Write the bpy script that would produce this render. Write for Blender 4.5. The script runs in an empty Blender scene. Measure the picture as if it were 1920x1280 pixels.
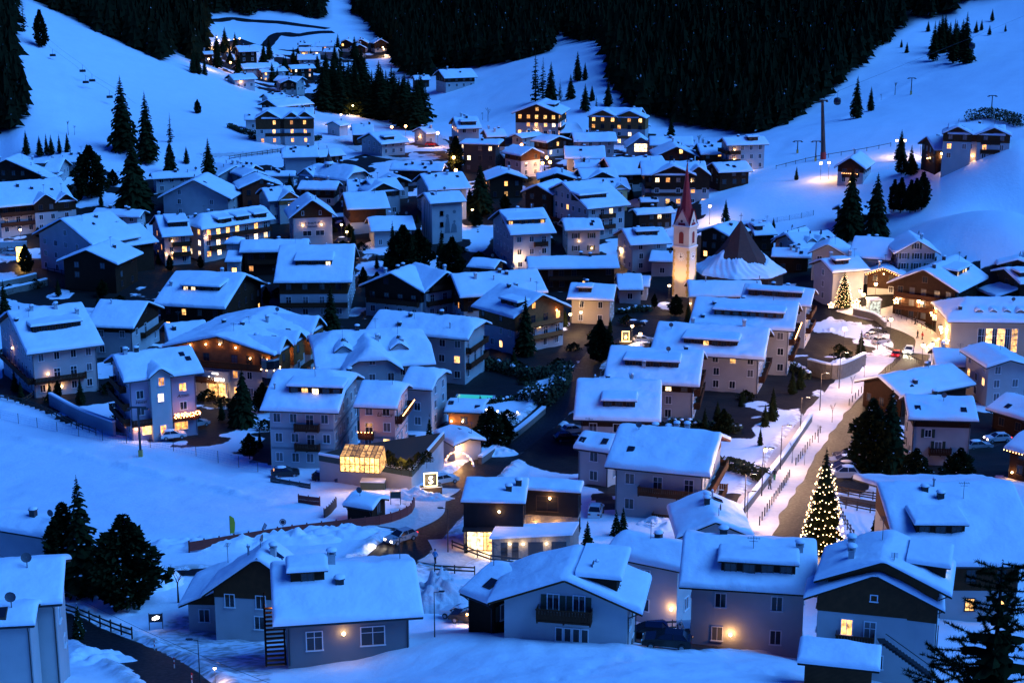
import bpy, bmesh, math, random
import numpy as np
from mathutils import Vector, Matrix
R = math.radians
random.seed(7)
rng = np.random.RandomState(7)
sc = bpy.context.scene
C = sc.collection
# ------------------------------------------------------------------ camera, sky, sun, exposure
FPX = 3045.0                       # focal length in photograph pixels (1920 wide)
PITCH = R(14.5)
CAM = Vector((0, 0, 90))
cam_d = bpy.data.cameras.new('camera'); cam = bpy.data.objects.new('camera', cam_d); C.objects.link(cam)
cam.location = CAM; cam.rotation_euler = (math.pi/2 - PITCH, 0, 0)
cam_d.sensor_width = 36; cam_d.lens = 36*FPX/1920; cam_d.clip_start = 1; cam_d.clip_end = 6000
sc.camera = cam
SUN_AZ, SUN_EL = R(104), R(46)     # azimuth clockwise from +Y: the afterglow sits behind the camera's right shoulder
w = bpy.data.worlds.new('World'); sc.world = w; w.use_nodes = True
nt = w.node_tree; bg = nt.nodes['Background']
sky = nt.nodes.new('ShaderNodeTexSky'); sky.sky_type = 'NISHITA'; sky.sun_disc = False
sky.sun_elevation = SUN_EL; sky.sun_rotation = SUN_AZ
tint = nt.nodes.new('ShaderNodeMix'); tint.data_type = 'RGBA'; tint.blend_type = 'MULTIPLY'
tint.inputs[0].default_value = 1; tint.inputs[7].default_value = (0.0, 0.12, 1, 1)
nt.links.new(sky.outputs[0], tint.inputs[6]); nt.links.new(tint.outputs[2], bg.inputs[0])
bg.inputs[1].default_value = 0.10
sl = bpy.data.lights.new('sun', 'SUN'); so = bpy.data.objects.new('sun', sl); C.objects.link(so)
sl.energy = 3.9; sl.angle = R(50); sl.color = (0.088, 0.37, 1.0)
sd = Vector((math.sin(SUN_AZ)*math.cos(SUN_EL), math.cos(SUN_AZ)*math.cos(SUN_EL), math.sin(SUN_EL)))
so.rotation_euler = sd.to_track_quat('Z', 'Y').to_euler(); so.location = (0, 0, 300)
sc.view_settings.view_transform = 'Standard'; sc.view_settings.look = 'None'
sc.view_settings.exposure = 0; sc.view_settings.gamma = 1
sc.cycles.use_denoising = True
sc.cycles.max_bounces = 5; sc.cycles.diffuse_bounces = 3; sc.cycles.glossy_bounces = 2
sc.cycles.sample_clamp_indirect = 3.0; sc.cycles.caustics_reflective = False; sc.cycles.caustics_refractive = False
LAMP_GAIN = 1.35
# ------------------------------------------------------------------ pixels to places
TILES = dict(P=(0,0,1), T1=(0,0,2.977), T2=(640,0,2.977), T3=(1280,0,2.977), T4=(0,380,2.977), T5=(560,380,2.977), T6=(1180,380,2.595),
  B1=(0,780,2.56), B2=(440,660,3.658), B3=(680,860,3.658), B4=(1060,560,2.909), B5=(1340,780,3.283), B6=(1100,970,2.341), B7=(300,1000,3.2),
  C1=(640,200,5.333), C2=(980,180,5.333), C3=(340,0,4), C4=(360,250,5.333), C5=(1500,500,4.571), CH=(1240,300,4.923), C8=(1660,700,6.4), L6=(0,400,8), LN=(600,740,6.4), AR=(220,690,9.6))
def pix(tile, p):
    ox, oy, s = TILES[tile]
    return (ox + p[0]/s, oy + p[1]/s)
CP, SP = math.cos(PITCH), math.sin(PITCH)
def ray(px, py):
    rx, up = (px-960)/FPX, (640-py)/FPX
    return Vector((rx, CP + up*SP, -SP + up*CP))
def proj(p):
    d = Vector(p) - CAM
    f = d.y*CP - d.z*SP; u = d.y*SP + d.z*CP
    return (960 + FPX*d.x/f, 640 - FPX*u/f)
def at_y(px, py, Y):
    d = ray(px, py); return CAM + d*(Y/d.y)
def at_z(px, py, z):
    d = ray(px, py); return CAM + d*((z-CAM.z)/d.z)
# ------------------------------------------------------------------ terrain: a thin plate through points read off the valley floor and slopes
def row_depth(y):
    return float(np.interp(y, [200,240,280,310,350,400,450,500,560,600,690,760,850,900,1000,1100,1180,1250,1290],
                              [690,620,545,515,485,455,430,405,375,355,312,280,243,225,190,170,155,130,118]))
PTS = []
for yy in (1180,1100,1000,900,760,690,600,500,450,400,350,310):
    for xx in (0,320,640,960,1280,1600,1920):
        if xx >= 1600 and yy < 480: continue
        if yy >= 1100 and xx > 700: continue
        PTS.append((xx, yy, row_depth(yy)))
PTS += [(0,1280,116),(350,1280,119),(700,1280,119),(1000,1280,108),(1300,1280,112),(1000,1202,124),(800,1192,127),(1300,1240,120),(1500,1245,122),(1700,1300,126),(1920,1300,124),
        (1000,1180,150),(1300,1190,152),(1450,1195,152),(1000,1100,172),(1300,1100,175),(1600,1100,172),(1900,1100,172),(1500,1190,150),
        # left ski hill and its crest
        (50,0,700),(130,36,690),(200,70,680),(330,140,660),(480,207,640),(200,180,600),(300,230,575),(100,130,610),(400,255,565),(500,285,545),(400,290,530),(300,282,522),(150,250,540),(30,250,520),(30,150,570),
        # valley up to the far village
        (600,240,625),(600,200,700),(560,170,760),(640,140,830),(560,100,900),(600,62,968),(450,82,940),(620,54,985),(520,40,1000),(400,34,1005),(560,15,1040),(640,5,1060),(690,30,1040),(700,95,940),(700,190,740),(760,240,640),
        # nursery slope behind the hotels
        (800,225,690),(950,225,650),(800,165,770),(900,150,750),(1000,140,720),(1130,90,740),(1120,190,640),(1230,240,620),(1000,245,612),
        # right hand slopes
        (1400,255,580),(1480,250,555),(1440,290,530),(1540,300,500),(1550,180,640),(1640,110,690),(1700,230,540),(1720,60,740),(1900,120,620),(1900,40,740),(1800,170,590),
        (1760,300,472),(1880,285,470),(1600,330,462),(1350,380,450),(1500,380,445),(1650,420,425),(1700,350,440),(1800,400,402),(1915,285,425),(1910,400,388),(1800,480,368),(1915,480,362),(1600,470,405)]
PW = [tuple(at_y(*p)) for p in PTS]
# places out of the picture, so the ground goes on sensibly
PW += [(-400,700,75),(-330,600,70),(-420,900,150),(-200,1250,150),(0,1300,170),(250,1250,190),(-320,1500,300),(0,1700,380),(400,1500,320),(500,1000,210),
       (330,900,140),(200,900,95),(100,880,60),(60,1000,80),(420,700,120),(400,500,62),(350,420,40),(330,300,15),(250,150,32),(-250,150,22),(-300,300,10),(-300,420,10),
       (0,40,55),(-120,40,55),(120,40,55),(0,0,75),(200,40,60),(-200,40,55),(-140,1180,95),(-250,900,110),(-220,780,62),(-60,1250,110)]
PW = np.array(PW)
cxy = PW[:, :2]/100.0
def tps_k(r2):
    return np.where(r2 > 1e-12, 0.5*r2*np.log(np.maximum(r2, 1e-12)), 0)
n = len(cxy)
Kmat = tps_k(((cxy[:, None, :]-cxy[None, :, :])**2).sum(-1)) + np.eye(n)*0.004
Pm = np.hstack([np.ones((n, 1)), cxy])
A_ = np.zeros((n+3, n+3)); A_[:n, :n] = Kmat; A_[:n, n:] = Pm; A_[n:, :n] = Pm.T
sol = np.linalg.solve(A_, np.concatenate([PW[:, 2], np.zeros(3)]))
wts, aff = sol[:n], sol[n:]
def T_many(x, y):
    x = np.asarray(x, float).ravel()/100; y = np.asarray(y, float).ravel()/100
    out = np.empty(len(x))
    for i in range(0, len(x), 20000):
        xs, ys = x[i:i+20000], y[i:i+20000]
        k = tps_k((xs[:, None]-cxy[None, :, 0])**2 + (ys[:, None]-cxy[None, :, 1])**2)
        out[i:i+20000] = k@wts + aff[0] + aff[1]*xs + aff[2]*ys
    return out
def T(x, y):
    return float(T_many([x], [y])[0])
def hit(px, py, h=0.0, t0=80.0, t1=1500.0):
    """first place where the ray through a pixel comes down to h above the ground"""
    d = ray(px, py)
    ts = t0*(t1/t0)**np.linspace(0, 1, 700)
    zz = CAM.z + d.z*ts - T_many(d.x*ts, d.y*ts) - h
    idx = np.nonzero(zz < 0)[0]
    if len(idx) == 0: return CAM + d*600.0
    i = idx[0]
    if i == 0: return CAM + d*float(ts[0])
    a, b = ts[i-1], ts[i]; za, zb = zz[i-1], zz[i]
    t = a + (b-a)*za/(za-zb)
    return CAM + d*float(t)
def ground(px, py):
    # the bottom car park lies behind the near snow field's edge
    p = hit(px, py, 0.0, 138.0 if 1190 <= px <= 1515 and 1176 <= py <= 1226 else 80.0); p.z = T(p.x, p.y); return p
# ------------------------------------------------------------------ materials
MATS = {}
def mat(name, col, rough=0.7, bump=0.0, bscale=8.0, var=0.0, vscale=3.0, metal=0.0, emit=None, estr=0.0, spec=None):
    if name in MATS: return MATS[name]
    m = bpy.data.materials.new(name); m.use_nodes = True; MATS[name] = m
    t = m.node_tree; b = t.nodes['Principled BSDF']
    b.inputs['Base Color'].default_value = (*col, 1); b.inputs['Roughness'].default_value = rough; b.inputs['Metallic'].default_value = metal
    if spec is not None: b.inputs['Specular IOR Level'].default_value = spec
    if var > 0 or bump > 0:
        tc = t.nodes.new('ShaderNodeTexCoord')
    if var > 0:
        nz = t.nodes.new('ShaderNodeTexNoise'); nz.inputs['Scale'].default_value = vscale; nz.inputs['Detail'].default_value = 5
        t.links.new(tc.outputs['Object'], nz.inputs['Vector'])
        mx = t.nodes.new('ShaderNodeMix'); mx.data_type = 'RGBA'
        mx.inputs[6].default_value = (*[c*(1-var) for c in col], 1); mx.inputs[7].default_value = (*[min(1, c*(1+var)) for c in col], 1)
        t.links.new(nz.outputs[0], mx.inputs[0]); t.links.new(mx.outputs[2], b.inputs['Base Color'])
    if bump > 0:
        nb = t.nodes.new('ShaderNodeTexNoise'); nb.inputs['Scale'].default_value = bscale; nb.inputs['Detail'].default_value = 6
        bp = t.nodes.new('ShaderNodeBump'); bp.inputs['Strength'].default_value = bump; bp.inputs['Distance'].default_value = 0.3
        t.links.new(tc.outputs['Object'], nb.inputs['Vector']); t.links.new(nb.outputs[0], bp.inputs['Height']); t.links.new(bp.outputs[0], b.inputs['Normal'])
    if emit:
        b.inputs['Emission Color'].default_value = (*emit, 1); b.inputs['Emission Strength'].default_value = estr
    return m
def planks(name, col, scale=3.0, axis=2):
    """boarded timber: dark joints between boards, grain along them"""
    if name in MATS: return MATS[name]
    m = mat(name, col, 0.75, spec=.15); t = m.node_tree; b = t.nodes['Principled BSDF']
    tc = t.nodes.new('ShaderNodeTexCoord'); wv = t.nodes.new('ShaderNodeTexWave'); wv.bands_direction = 'XYZ'[axis]; wv.inputs['Scale'].default_value = scale
    wv.inputs['Distortion'].default_value = 0.6; wv.inputs['Detail'].default_value = 2
    t.links.new(tc.outputs['Object'], wv.inputs['Vector'])
    nz = t.nodes.new('ShaderNodeTexNoise'); nz.inputs['Scale'].default_value = 1.3; t.links.new(tc.outputs['Object'], nz.inputs['Vector'])
    mu = t.nodes.new('ShaderNodeMath'); mu.operation = 'MULTIPLY'; t.links.new(wv.outputs['Fac'], mu.inputs[0]); t.links.new(nz.outputs[0], mu.inputs[1])
    mx = t.nodes.new('ShaderNodeMix'); mx.data_type = 'RGBA'; mx.inputs[6].default_value = (*[c*0.5 for c in col], 1); mx.inputs[7].default_value = (*[min(1, c*1.7) for c in col], 1)
    t.links.new(mu.outputs[0], mx.inputs[0]); t.links.new(mx.outputs[2], b.inputs['Base Color'])
    return m
def lit_glass(name, col, st, scale=0.9):
    """a room behind a lit window: uneven lamp light, curtains"""
    if name in MATS: return MATS[name]
    m = mat(name, (0.05, 0.04, 0.03), 0.2, emit=col, estr=st); t = m.node_tree; b = t.nodes['Principled BSDF']
    gi = t.nodes.new('ShaderNodeObjectInfo'); tc = t.nodes.new('ShaderNodeTexCoord'); ad = t.nodes.new('ShaderNodeVectorMath'); ad.operation = 'ADD'
    mu0 = t.nodes.new('ShaderNodeMath'); mu0.operation = 'MULTIPLY'; mu0.inputs[1].default_value = 37; t.links.new(gi.outputs['Random'], mu0.inputs[0])
    t.links.new(tc.outputs['Object'], ad.inputs[0]); t.links.new(mu0.outputs[0], ad.inputs[1])
    nz = t.nodes.new('ShaderNodeTexNoise'); nz.inputs['Scale'].default_value = scale*2; nz.inputs['Detail'].default_value = 2
    t.links.new(ad.outputs[0], nz.inputs['Vector'])
    mr = t.nodes.new('ShaderNodeMapRange'); mr.inputs[1].default_value = 0.3; mr.inputs[2].default_value = 0.75; mr.inputs[3].default_value = st*0.15; mr.inputs[4].default_value = st*1.6
    t.links.new(nz.outputs[0], mr.inputs[0]); 
    rr = t.nodes.new('ShaderNodeMapRange'); rr.inputs[3].default_value = 0.35; rr.inputs[4].default_value = 1.3; t.links.new(gi.outputs['Random'], rr.inputs[0])
    mu = t.nodes.new('ShaderNodeMath'); mu.operation = 'MULTIPLY'; t.links.new(mr.outputs[0], mu.inputs[0]); t.links.new(rr.outputs[0], mu.inputs[1])
    t.links.new(mu.outputs[0], b.inputs['Emission Strength'])
    return m
SNOW = mat('snow', (0.84, 0.87, 0.92), 0.65, bump=0.25, bscale=1.6, var=0.05, vscale=0.5)
SNOWR = mat('roof_snow', (0.84, 0.86, 0.90), 0.65, bump=0.45, bscale=0.9, var=0.09, vscale=0.35)
WHITE = mat('plaster_white', (0.43, 0.42, 0.41), 0.85, spec=.15, bump=0.08, bscale=12, var=0.2, vscale=0.45)
CREAM = mat('plaster_cream', (0.44, 0.37, 0.28), 0.85, spec=.15, bump=0.05, bscale=20, var=0.07, vscale=0.6)
YELLOW = mat('plaster_yellow', (0.70, 0.58, 0.26), 0.85, var=0.07, vscale=0.6)
PINK = mat('plaster_pink', (0.52, 0.38, 0.35), 0.85, bump=0.04, bscale=20, var=0.06, vscale=0.6)
LILAC = mat('plaster_lilac', (0.42, 0.33, 0.40), 0.85, bump=0.04, bscale=20, var=0.06, vscale=0.6)
GREY = mat('plaster_grey', (0.18, 0.19, 0.20), 0.85, spec=.15, bump=0.06, bscale=20, var=0.08, vscale=0.6)
PALE = mat('plaster_pale', (0.32, 0.35, 0.38), 0.85, spec=.15, var=0.15, vscale=0.6)
DARKW = planks('wood_dark', (0.045, 0.020, 0.010))
BROWN = planks('wood_brown', (0.11, 0.042, 0.016))
REDB = planks('wood_red', (0.20, 0.045, 0.022))
HONEY = planks('wood_honey', (0.30, 0.13, 0.045))
RAIL = mat('rail_wood', (0.06, 0.022, 0.010), 0.8, spec=.15, var=0.3, vscale=4)
ROOFW = mat('roof_timber', (0.05, 0.026, 0.014), 0.8, spec=.15, var=0.3, vscale=3)
CHIM = mat('chimney_render', (0.42, 0.42, 0.42), 0.9, bump=0.1, bscale=10, var=0.15, vscale=4)
METAL = mat('dark_metal', (0.05, 0.05, 0.055), 0.45, metal=0.6)
STEEL = mat('galvanised', (0.32, 0.33, 0.35), 0.5, metal=0.4)
FRAMEW = mat('frame_white', (0.72, 0.72, 0.72), 0.6)
FRAMED = mat('frame_dark', (0.06, 0.03, 0.018), 0.6)
GLASS = mat('glass_dark', (0.018, 0.022, 0.03), 0.08, spec=0.6)
GLASSC = mat('glass_curtain', (0.12, 0.12, 0.13), 0.25)
LIT1 = lit_glass('lit_window', (1.0, 0.50, 0.15), 3.6)
LIT2 = lit_glass('lit_window_pale', (1.0, 0.70, 0.40), 3.6)
LIT3 = lit_glass('lit_window_orange', (1.0, 0.40, 0.10), 2.6)
BULB = mat('bulb', (1, 0.8, 0.5), 0.4, emit=(1.0, 0.62, 0.28), estr=16)
BULBO = mat('bulb_orange', (1, 0.6, 0.3), 0.4, emit=(1.0, 0.42, 0.12), estr=16)
BULBT = mat('bulb_tree', (1, 0.8, 0.5), 0.4, emit=(1.0, 0.62, 0.27), estr=9)
BULBW = mat('bulb_white', (1, 0.9, 0.8), 0.4, emit=(1.0, 0.80, 0.58), estr=14)
BLACK = mat('black_paint', (0.02, 0.02, 0.022), 0.5)
# ------------------------------------------------------------------ mesh helpers
class MB:
    def __init__(s): s.v = []; s.f = []
    def poly(s, pts):
        b = len(s.v); s.v += [tuple(p) for p in pts]; s.f.append(tuple(range(b, b+len(pts))))
    def box(s, x0, x1, y0, y1, z0, z1):
        b = len(s.v)
        s.v += [(x0,y0,z0),(x1,y0,z0),(x1,y1,z0),(x0,y1,z0),(x0,y0,z1),(x1,y0,z1),(x1,y1,z1),(x0,y1,z1)]
        s.f += [tuple(b+i for i in q) for q in ((0,3,2,1),(4,5,6,7),(0,1,5,4),(1,2,6,5),(2,3,7,6),(3,0,4,7))]
    def bar(s, a, b_, r, r2=None, n=6, cap=True):
        a, b_ = Vector(a), Vector(b_); r2 = r if r2 is None else r2
        d = b_-a
        if d.length < 1e-6: return
        q = d.to_track_quat('Z', 'Y'); b = len(s.v)
        for base, rad in ((a, r), (b_, r2)):
            for i in range(n):
                an = 2*math.pi*i/n
                s.v.append(tuple(base + q@Vector((rad*math.cos(an), rad*math.sin(an), 0))))
        for i in range(n):
            j = (i+1) % n; s.f.append((b+i, b+j, b+n+j, b+n+i))
        if cap: s.f.append(tuple(b+n+i for i in range(n))); s.f.append(tuple(b+n-1-i for i in range(n)))
    def lathe(s, prof, n=10, c=(0, 0, 0)):
        b = len(s.v)
        for r, z in prof:
            for i in range(n):
                an = 2*math.pi*i/n; s.v.append((c[0]+r*math.cos(an), c[1]+r*math.sin(an), c[2]+z))
        for k in range(len(prof)-1):
            for i in range(n):
                j = (i+1) % n; s.f.append((b+k*n+i, b+k*n+j, b+(k+1)*n+j, b+(k+1)*n+i))
    def ball(s, c, r, n=6, m=4, sq=1.0):
        s.lathe([(r*math.sin(math.pi*k/m)+1e-4, -r*sq*math.cos(math.pi*k/m)) for k in range(m+1)], n, c)
    def add(s, verts, faces):
        b = len(s.v); s.v += [tuple(v) for v in verts]; s.f += [tuple(b+i for i in f) for f in faces]
    def mesh(s, name, m, smooth=False):
        me = bpy.data.meshes.new(name); me.from_pydata(s.v, [], s.f); me.materials.append(m)
        if smooth: me.polygons.foreach_set('use_smooth', [True]*len(me.polygons))
        me.update(); return me
def link(name, me, parent=None, loc=None, rz=0.0, scale=None):
    o = bpy.data.objects.new(name, me); C.objects.link(o)
    if parent is not None: o.parent = parent
    if loc is not None: o.location = loc
    if rz: o.rotation_euler = (0, 0, rz)
    if scale is not None: o.scale = scale if hasattr(scale, '__len__') else (scale,)*3
    return o
def root(name, label, cat, loc, rz=0.0, group=None):
    o = link(name, None, None, loc, rz); o.empty_display_size = 0.5
    return tag(o, label, cat, group)
def tag(o, label=None, cat=None, group=None, kind=None):
    if label: o['label'] = label
    if cat: o['category'] = cat
    if group: o['group'] = group
    if kind: o['kind'] = kind
    return o
def copy_tree(o, parent=None):
    c = o.copy(); C.objects.link(c)
    if parent is not None: c.parent = parent
    for ch in o.children: copy_tree(ch, c)
    return c
def lamp_light(parent, loc, power, col=(1.0, 0.50, 0.16), r=0.12):
    l = bpy.data.lights.new('lamp_light', 'POINT'); l.energy = power*LAMP_GAIN; l.color = col; l.shadow_soft_size = r
    o = bpy.data.objects.new('lamp_light', l); C.objects.link(o); o.parent = parent; o.location = loc; return o
def np_mesh(name, verts, quads, m, smooth=True):
    me = bpy.data.meshes.new(name); verts = np.asarray(verts, np.float32); quads = np.asarray(quads, np.int32)
    k = quads.shape[1]
    me.vertices.add(len(verts)); me.vertices.foreach_set('co', verts.ravel())
    me.loops.add(quads.size); me.loops.foreach_set('vertex_index', quads.ravel())
    me.polygons.add(len(quads)); me.polygons.foreach_set('loop_start', np.arange(0, quads.size, k, dtype=np.int32))
    me.polygons.foreach_set('loop_total', np.full(len(quads), k, np.int32))
    me.polygons.foreach_set('use_smooth', np.full(len(quads), smooth))
    me.materials.append(m); me.update(calc_edges=True); return me
def vnoise(x, y, s, seed=0):
    """cheap smooth value noise in numpy, about -1..1"""
    x = np.asarray(x)/s; y = np.asarray(y)/s
    xi, yi = np.floor(x), np.floor(y); fx, fy = x-xi, y-yi
    fx = fx*fx*(3-2*fx); fy = fy*fy*(3-2*fy)
    def hsh(a, b):
        v = np.sin(a*127.1 + b*311.7 + seed*74.7)*43758.5453; return (v-np.floor(v))*2-1
    return (hsh(xi, yi)*(1-fx)+hsh(xi+1, yi)*fx)*(1-fy) + (hsh(xi, yi+1)*(1-fx)+hsh(xi+1, yi+1)*fx)*fy
# ------------------------------------------------------------------ roads (centre lines read in pixels, laid on the ground)
ROADS = [
 ('road', 'asphalt', 7.0, 0.7, [(690,1085),(760,1025),(830,955),(885,895),(950,838),(1020,785),(1068,735),(1100,690)]),
 ('road', 'asphalt', 5.0, 0.5, [(1100,690),(1130,655),(1172,640),(1215,615),(1240,600)]),
 ('road', 'asphalt', 8.0, 0.7, [(1440,1020),(1490,930),(1535,872),(1585,805),(1640,740),(1690,690),(1708,662),(1698,630),(1660,603),(1590,590)]),
 ('road', 'asphalt', 5.0, 0.6, [(30,1140),(95,1158),(156,1186),(234,1217),(332,1276),(370,1300)]),
 ('road', 'asphalt', 7.0, 0.0, [(385,36),(430,36),(480,40),(560,47),(615,54)]),
 ('road', 'asphalt', 7.0, 0.0, [(625,60),(560,66),(510,73),(440,84),(340,98)]),
 ('road', 'asphalt', 6.0, 0.5, [(-10,496),(48,508),(110,520),(160,545)]),
 ('parking_lot', 'asphalt', 9.0, 0.3, [(1215,1205),(1300,1206),(1400,1208),(1490,1210)]),
 ('parking_lot', 'asphalt', 9.0, 0.2, [(1560,920),(1575,890),(1598,848)]),
 ('road', 'asphalt', 4.5, 0.5, [(1830,835),(1870,822),(1930,800)]),
 ('path', 'dirty_snow', 6.5, 0.35, [(1392,1010),(1440,925),(1495,845),(1555,765),(1610,705),(1650,668)]),
 ('path', 'dirty_snow', 6.0, 0.3, [(1670,600),(1720,620),(1745,640),(1740,665)]),
 ('path', 'dirty_snow', 5.0, 0.2, [(1580,575),(1640,590),(1690,585),(1740,600)]),
 ('path', 'asphalt', 2.0, 0.2, [(270,1076),(380,1072),(480,1066),(560,1062)]),
 ('path', 'dirty_snow', 5.0, 0.2, [(740,990),(790,965),(800,935),(830,915)]),
 ('path', 'dirty_snow', 5.0, 0.2, [(820,1060),(850,1040),(840,1010)]),
 ('path', 'dirty_snow', 4.0, 0.2, [(640,262),(700,290),(760,300)]),
 ('path', 'dirty_snow', 4.0, 0.2, [(700,222),(760,240),(810,255),(870,300)]),
 ('path', 'dirty_snow', 3.5, 0.2, [(390,292),(470,288),(520,282)]),
]
def smooth_line(p, step=1.2):
    """Catmull-Rom through ground points, resampled"""
    p = [np.array((q.x, q.y)) for q in p]; p = [2*p[0]-p[1]] + p + [2*p[-1]-p[-2]]
    out = []
    for i in range(1, len(p)-2):
        n_ = max(2, int(np.linalg.norm(p[i+1]-p[i])/step))
        for k in range(n_):
            t = k/n_; a, b, c, d = p[i-1], p[i], p[i+1], p[i+2]
            out.append(0.5*((2*b)+(-a+c)*t+(2*a-5*b+4*c-d)*t*t+(-a+3*b-3*c+d)*t**3))
    out.append(p[-2]); return np.array(out)
ROADL = []
for nm, mt, wd, bank, px in ROADS:
    ROADL.append((nm, mt, wd, bank, smooth_line([ground(*q) for q in px])))
def road_dist(x, y):
    """distance to the nearest road edge (negative on it), and that road's bank height"""
    best = np.full(x.shape, 1e9); bk = np.zeros(x.shape)
    for nm, mt, wd, bank, L in ROADL:
        m = (x > L[:, 0].min()-15) & (x < L[:, 0].max()+15) & (y > L[:, 1].min()-15) & (y < L[:, 1].max()+15)
        if not m.any(): continue
        xs, ys = x[m], y[m]; d = np.full(xs.shape, 1e9)
        for i in range(0, len(xs), 4000):
            d[i:i+4000] = np.sqrt(((xs[i:i+4000, None]-L[None, :, 0])**2 + (ys[i:i+4000, None]-L[None, :, 1])**2).min(1))
        d = d - wd/2
        b0 = best[m]; k0 = bk[m]; u = d < b0; b0[u] = d[u]; k0[u] = bank; best[m] = b0; bk[m] = k0
    return best, bk
# ------------------------------------------------------------------ forest outlines (pixels of the ground the woods stand on)
def inpoly(x, y, poly):
    x = np.asarray(x); y = np.asarray(y); c = np.zeros(x.shape, bool); j = len(poly)-1
    for i in range(len(poly)):
        xi, yi = poly[i]; xj, yj = poly[j]
        c ^= ((yi > y) != (yj > y)) & (x < (xj-xi)*(y-yi)/((yj-yi) or 1e-9)+xi); j = i
    return c
FOREST = [
 [(58,-400),(62,2),(120,28),(200,68),(300,112),(345,95),(352,118),(385,112),(388,60),(385,28),(440,26),(470,32),(478,22),(540,24),(560,28),(580,34),(612,36),(618,-400)],
 [(655,-400),(662,24),(690,40),(700,60),(735,95),(748,135),(760,142),(790,150),(830,132),(900,126),(960,116),(1030,100),(1045,62),(1080,80),(1120,75),(1140,100),(1135,140),(1160,175),(1200,218),(1290,236),(1400,252),(1470,236),(1500,214),(1545,180),(1600,132),(1650,85),(1690,58),(1720,38),(1790,28),(1800,5),(1860,-5),(1930,-20),(1930,-400)],
 [(-80,-400),(40,-60),(25,60),(30,150),(52,205),(25,250),(-80,262)],
 [(602,200),(604,165),(640,150),(680,150),(700,200),(690,235),(640,214)],
 [(1752,112),(1762,60),(1800,50),(1812,100),(1780,118)],
]
def projv(x, y, z):
    dz = z-CAM.z; f = y*CP - dz*SP; u = y*SP + dz*CP
    f = np.maximum(f, 1); return 960+FPX*x/f, 640-FPX*u/f
# ------------------------------------------------------------------ the ground sheet
NA, NR = 330, 640
ang = np.linspace(R(-27), R(27), NA); rad = 55*(1900/55)**np.linspace(0, 1, NR)
gy = np.repeat(rad[:, None], NA, 1); gx = gy*np.tan(ang)[None, :]
gx, gy = gx.ravel(), gy.ravel(); gz0 = T_many(gx, gy)
dist, bank = road_dist(gx, gy)
u_, v_ = projv(gx, gy, gz0)
pist = inpoly(u_, v_, [(-50,750),(250,850),(560,930),(720,960),(700,1000),(350,1010),(0,1000),(-50,1000)]) | inpoly(u_, v_, [(60,0),(500,210),(500,280),(200,230),(60,200)]) | inpoly(u_, v_, [(1450,300),(1920,20),(1960,480),(1700,480),(1300,430)])
far_ = np.clip((gy-70)/60, 0, 1)
nz = 0.16*vnoise(gx, gy, 3.1, 1) + 0.10*vnoise(gx, gy, 1.3, 2) + 0.35*vnoise(gx, gy, 11, 3)
nz = np.where(pist, 0.09*vnoise(gx, gy, 2.0, 4)+0.2*vnoise(gx, gy, 9, 5)+.06*vnoise(gx*.25+gy, gx*.3, 1.1, 6), nz)
off = np.clip(dist/3.0, 0, 1)
bk = bank*np.exp(-((dist-1.1)/0.9)**2)*(0.75+0.5*vnoise(gx, gy, 1.7, 6)+0.3*vnoise(gx, gy, 0.8, 7))
RIDGES = [(0.55, [(40,822),(130,847),(260,880),(370,905),(500,940)]), (0.4, [(0,770),(120,800),(250,838),(400,870)]), (0.9, [(1445,292),(1540,245),(1640,190),(1740,140),(1830,88),(1915,42)]), (-.5, [(95,90),(105,130),(118,165),(122,200)]), (-.5, [(135,100),(140,135),(150,165)]), (.5, [(150,60),(230,105),(320,150),(420,200)]), (-.3, [(1050,1270),(1180,1235),(1320,1245),(1450,1262)])]
ridge = np.zeros(len(gx))
for hgt_, pl_ in RIDGES:
    L_ = smooth_line([ground(*q) for q in pl_], .6); m_ = (np.abs(gy-L_[:, 1].mean()) < 60) & (gx < L_[:, 0].max()+6) & (gx > L_[:, 0].min()-6); d_ = np.full(m_.sum(), 1e9); xs_, ys_ = gx[m_], gy[m_]
    for i in range(0, len(xs_), 4000): d_[i:i+4000] = np.sqrt(((xs_[i:i+4000, None]-L_[None, :, 0])**2+(ys_[i:i+4000, None]-L_[None, :, 1])**2).min(1))
    ridge[m_] += hgt_*np.exp(-(d_/.9)**2)*(.6+.7*vnoise(xs_, ys_, .8, 31)+.5*vnoise(xs_, ys_, 2.5, 32))
gz = gz0 + nz*off + ridge + bk - 0.10*(dist < 0.3)
idx = np.arange(NA*NR).reshape(NR, NA)
quads = np.stack([idx[:-1, :-1], idx[:-1, 1:], idx[1:, 1:], idx[1:, :-1]], -1).reshape(-1, 4)
gm = bpy.data.materials.new('snow_ground'); gm.use_nodes = True
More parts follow.
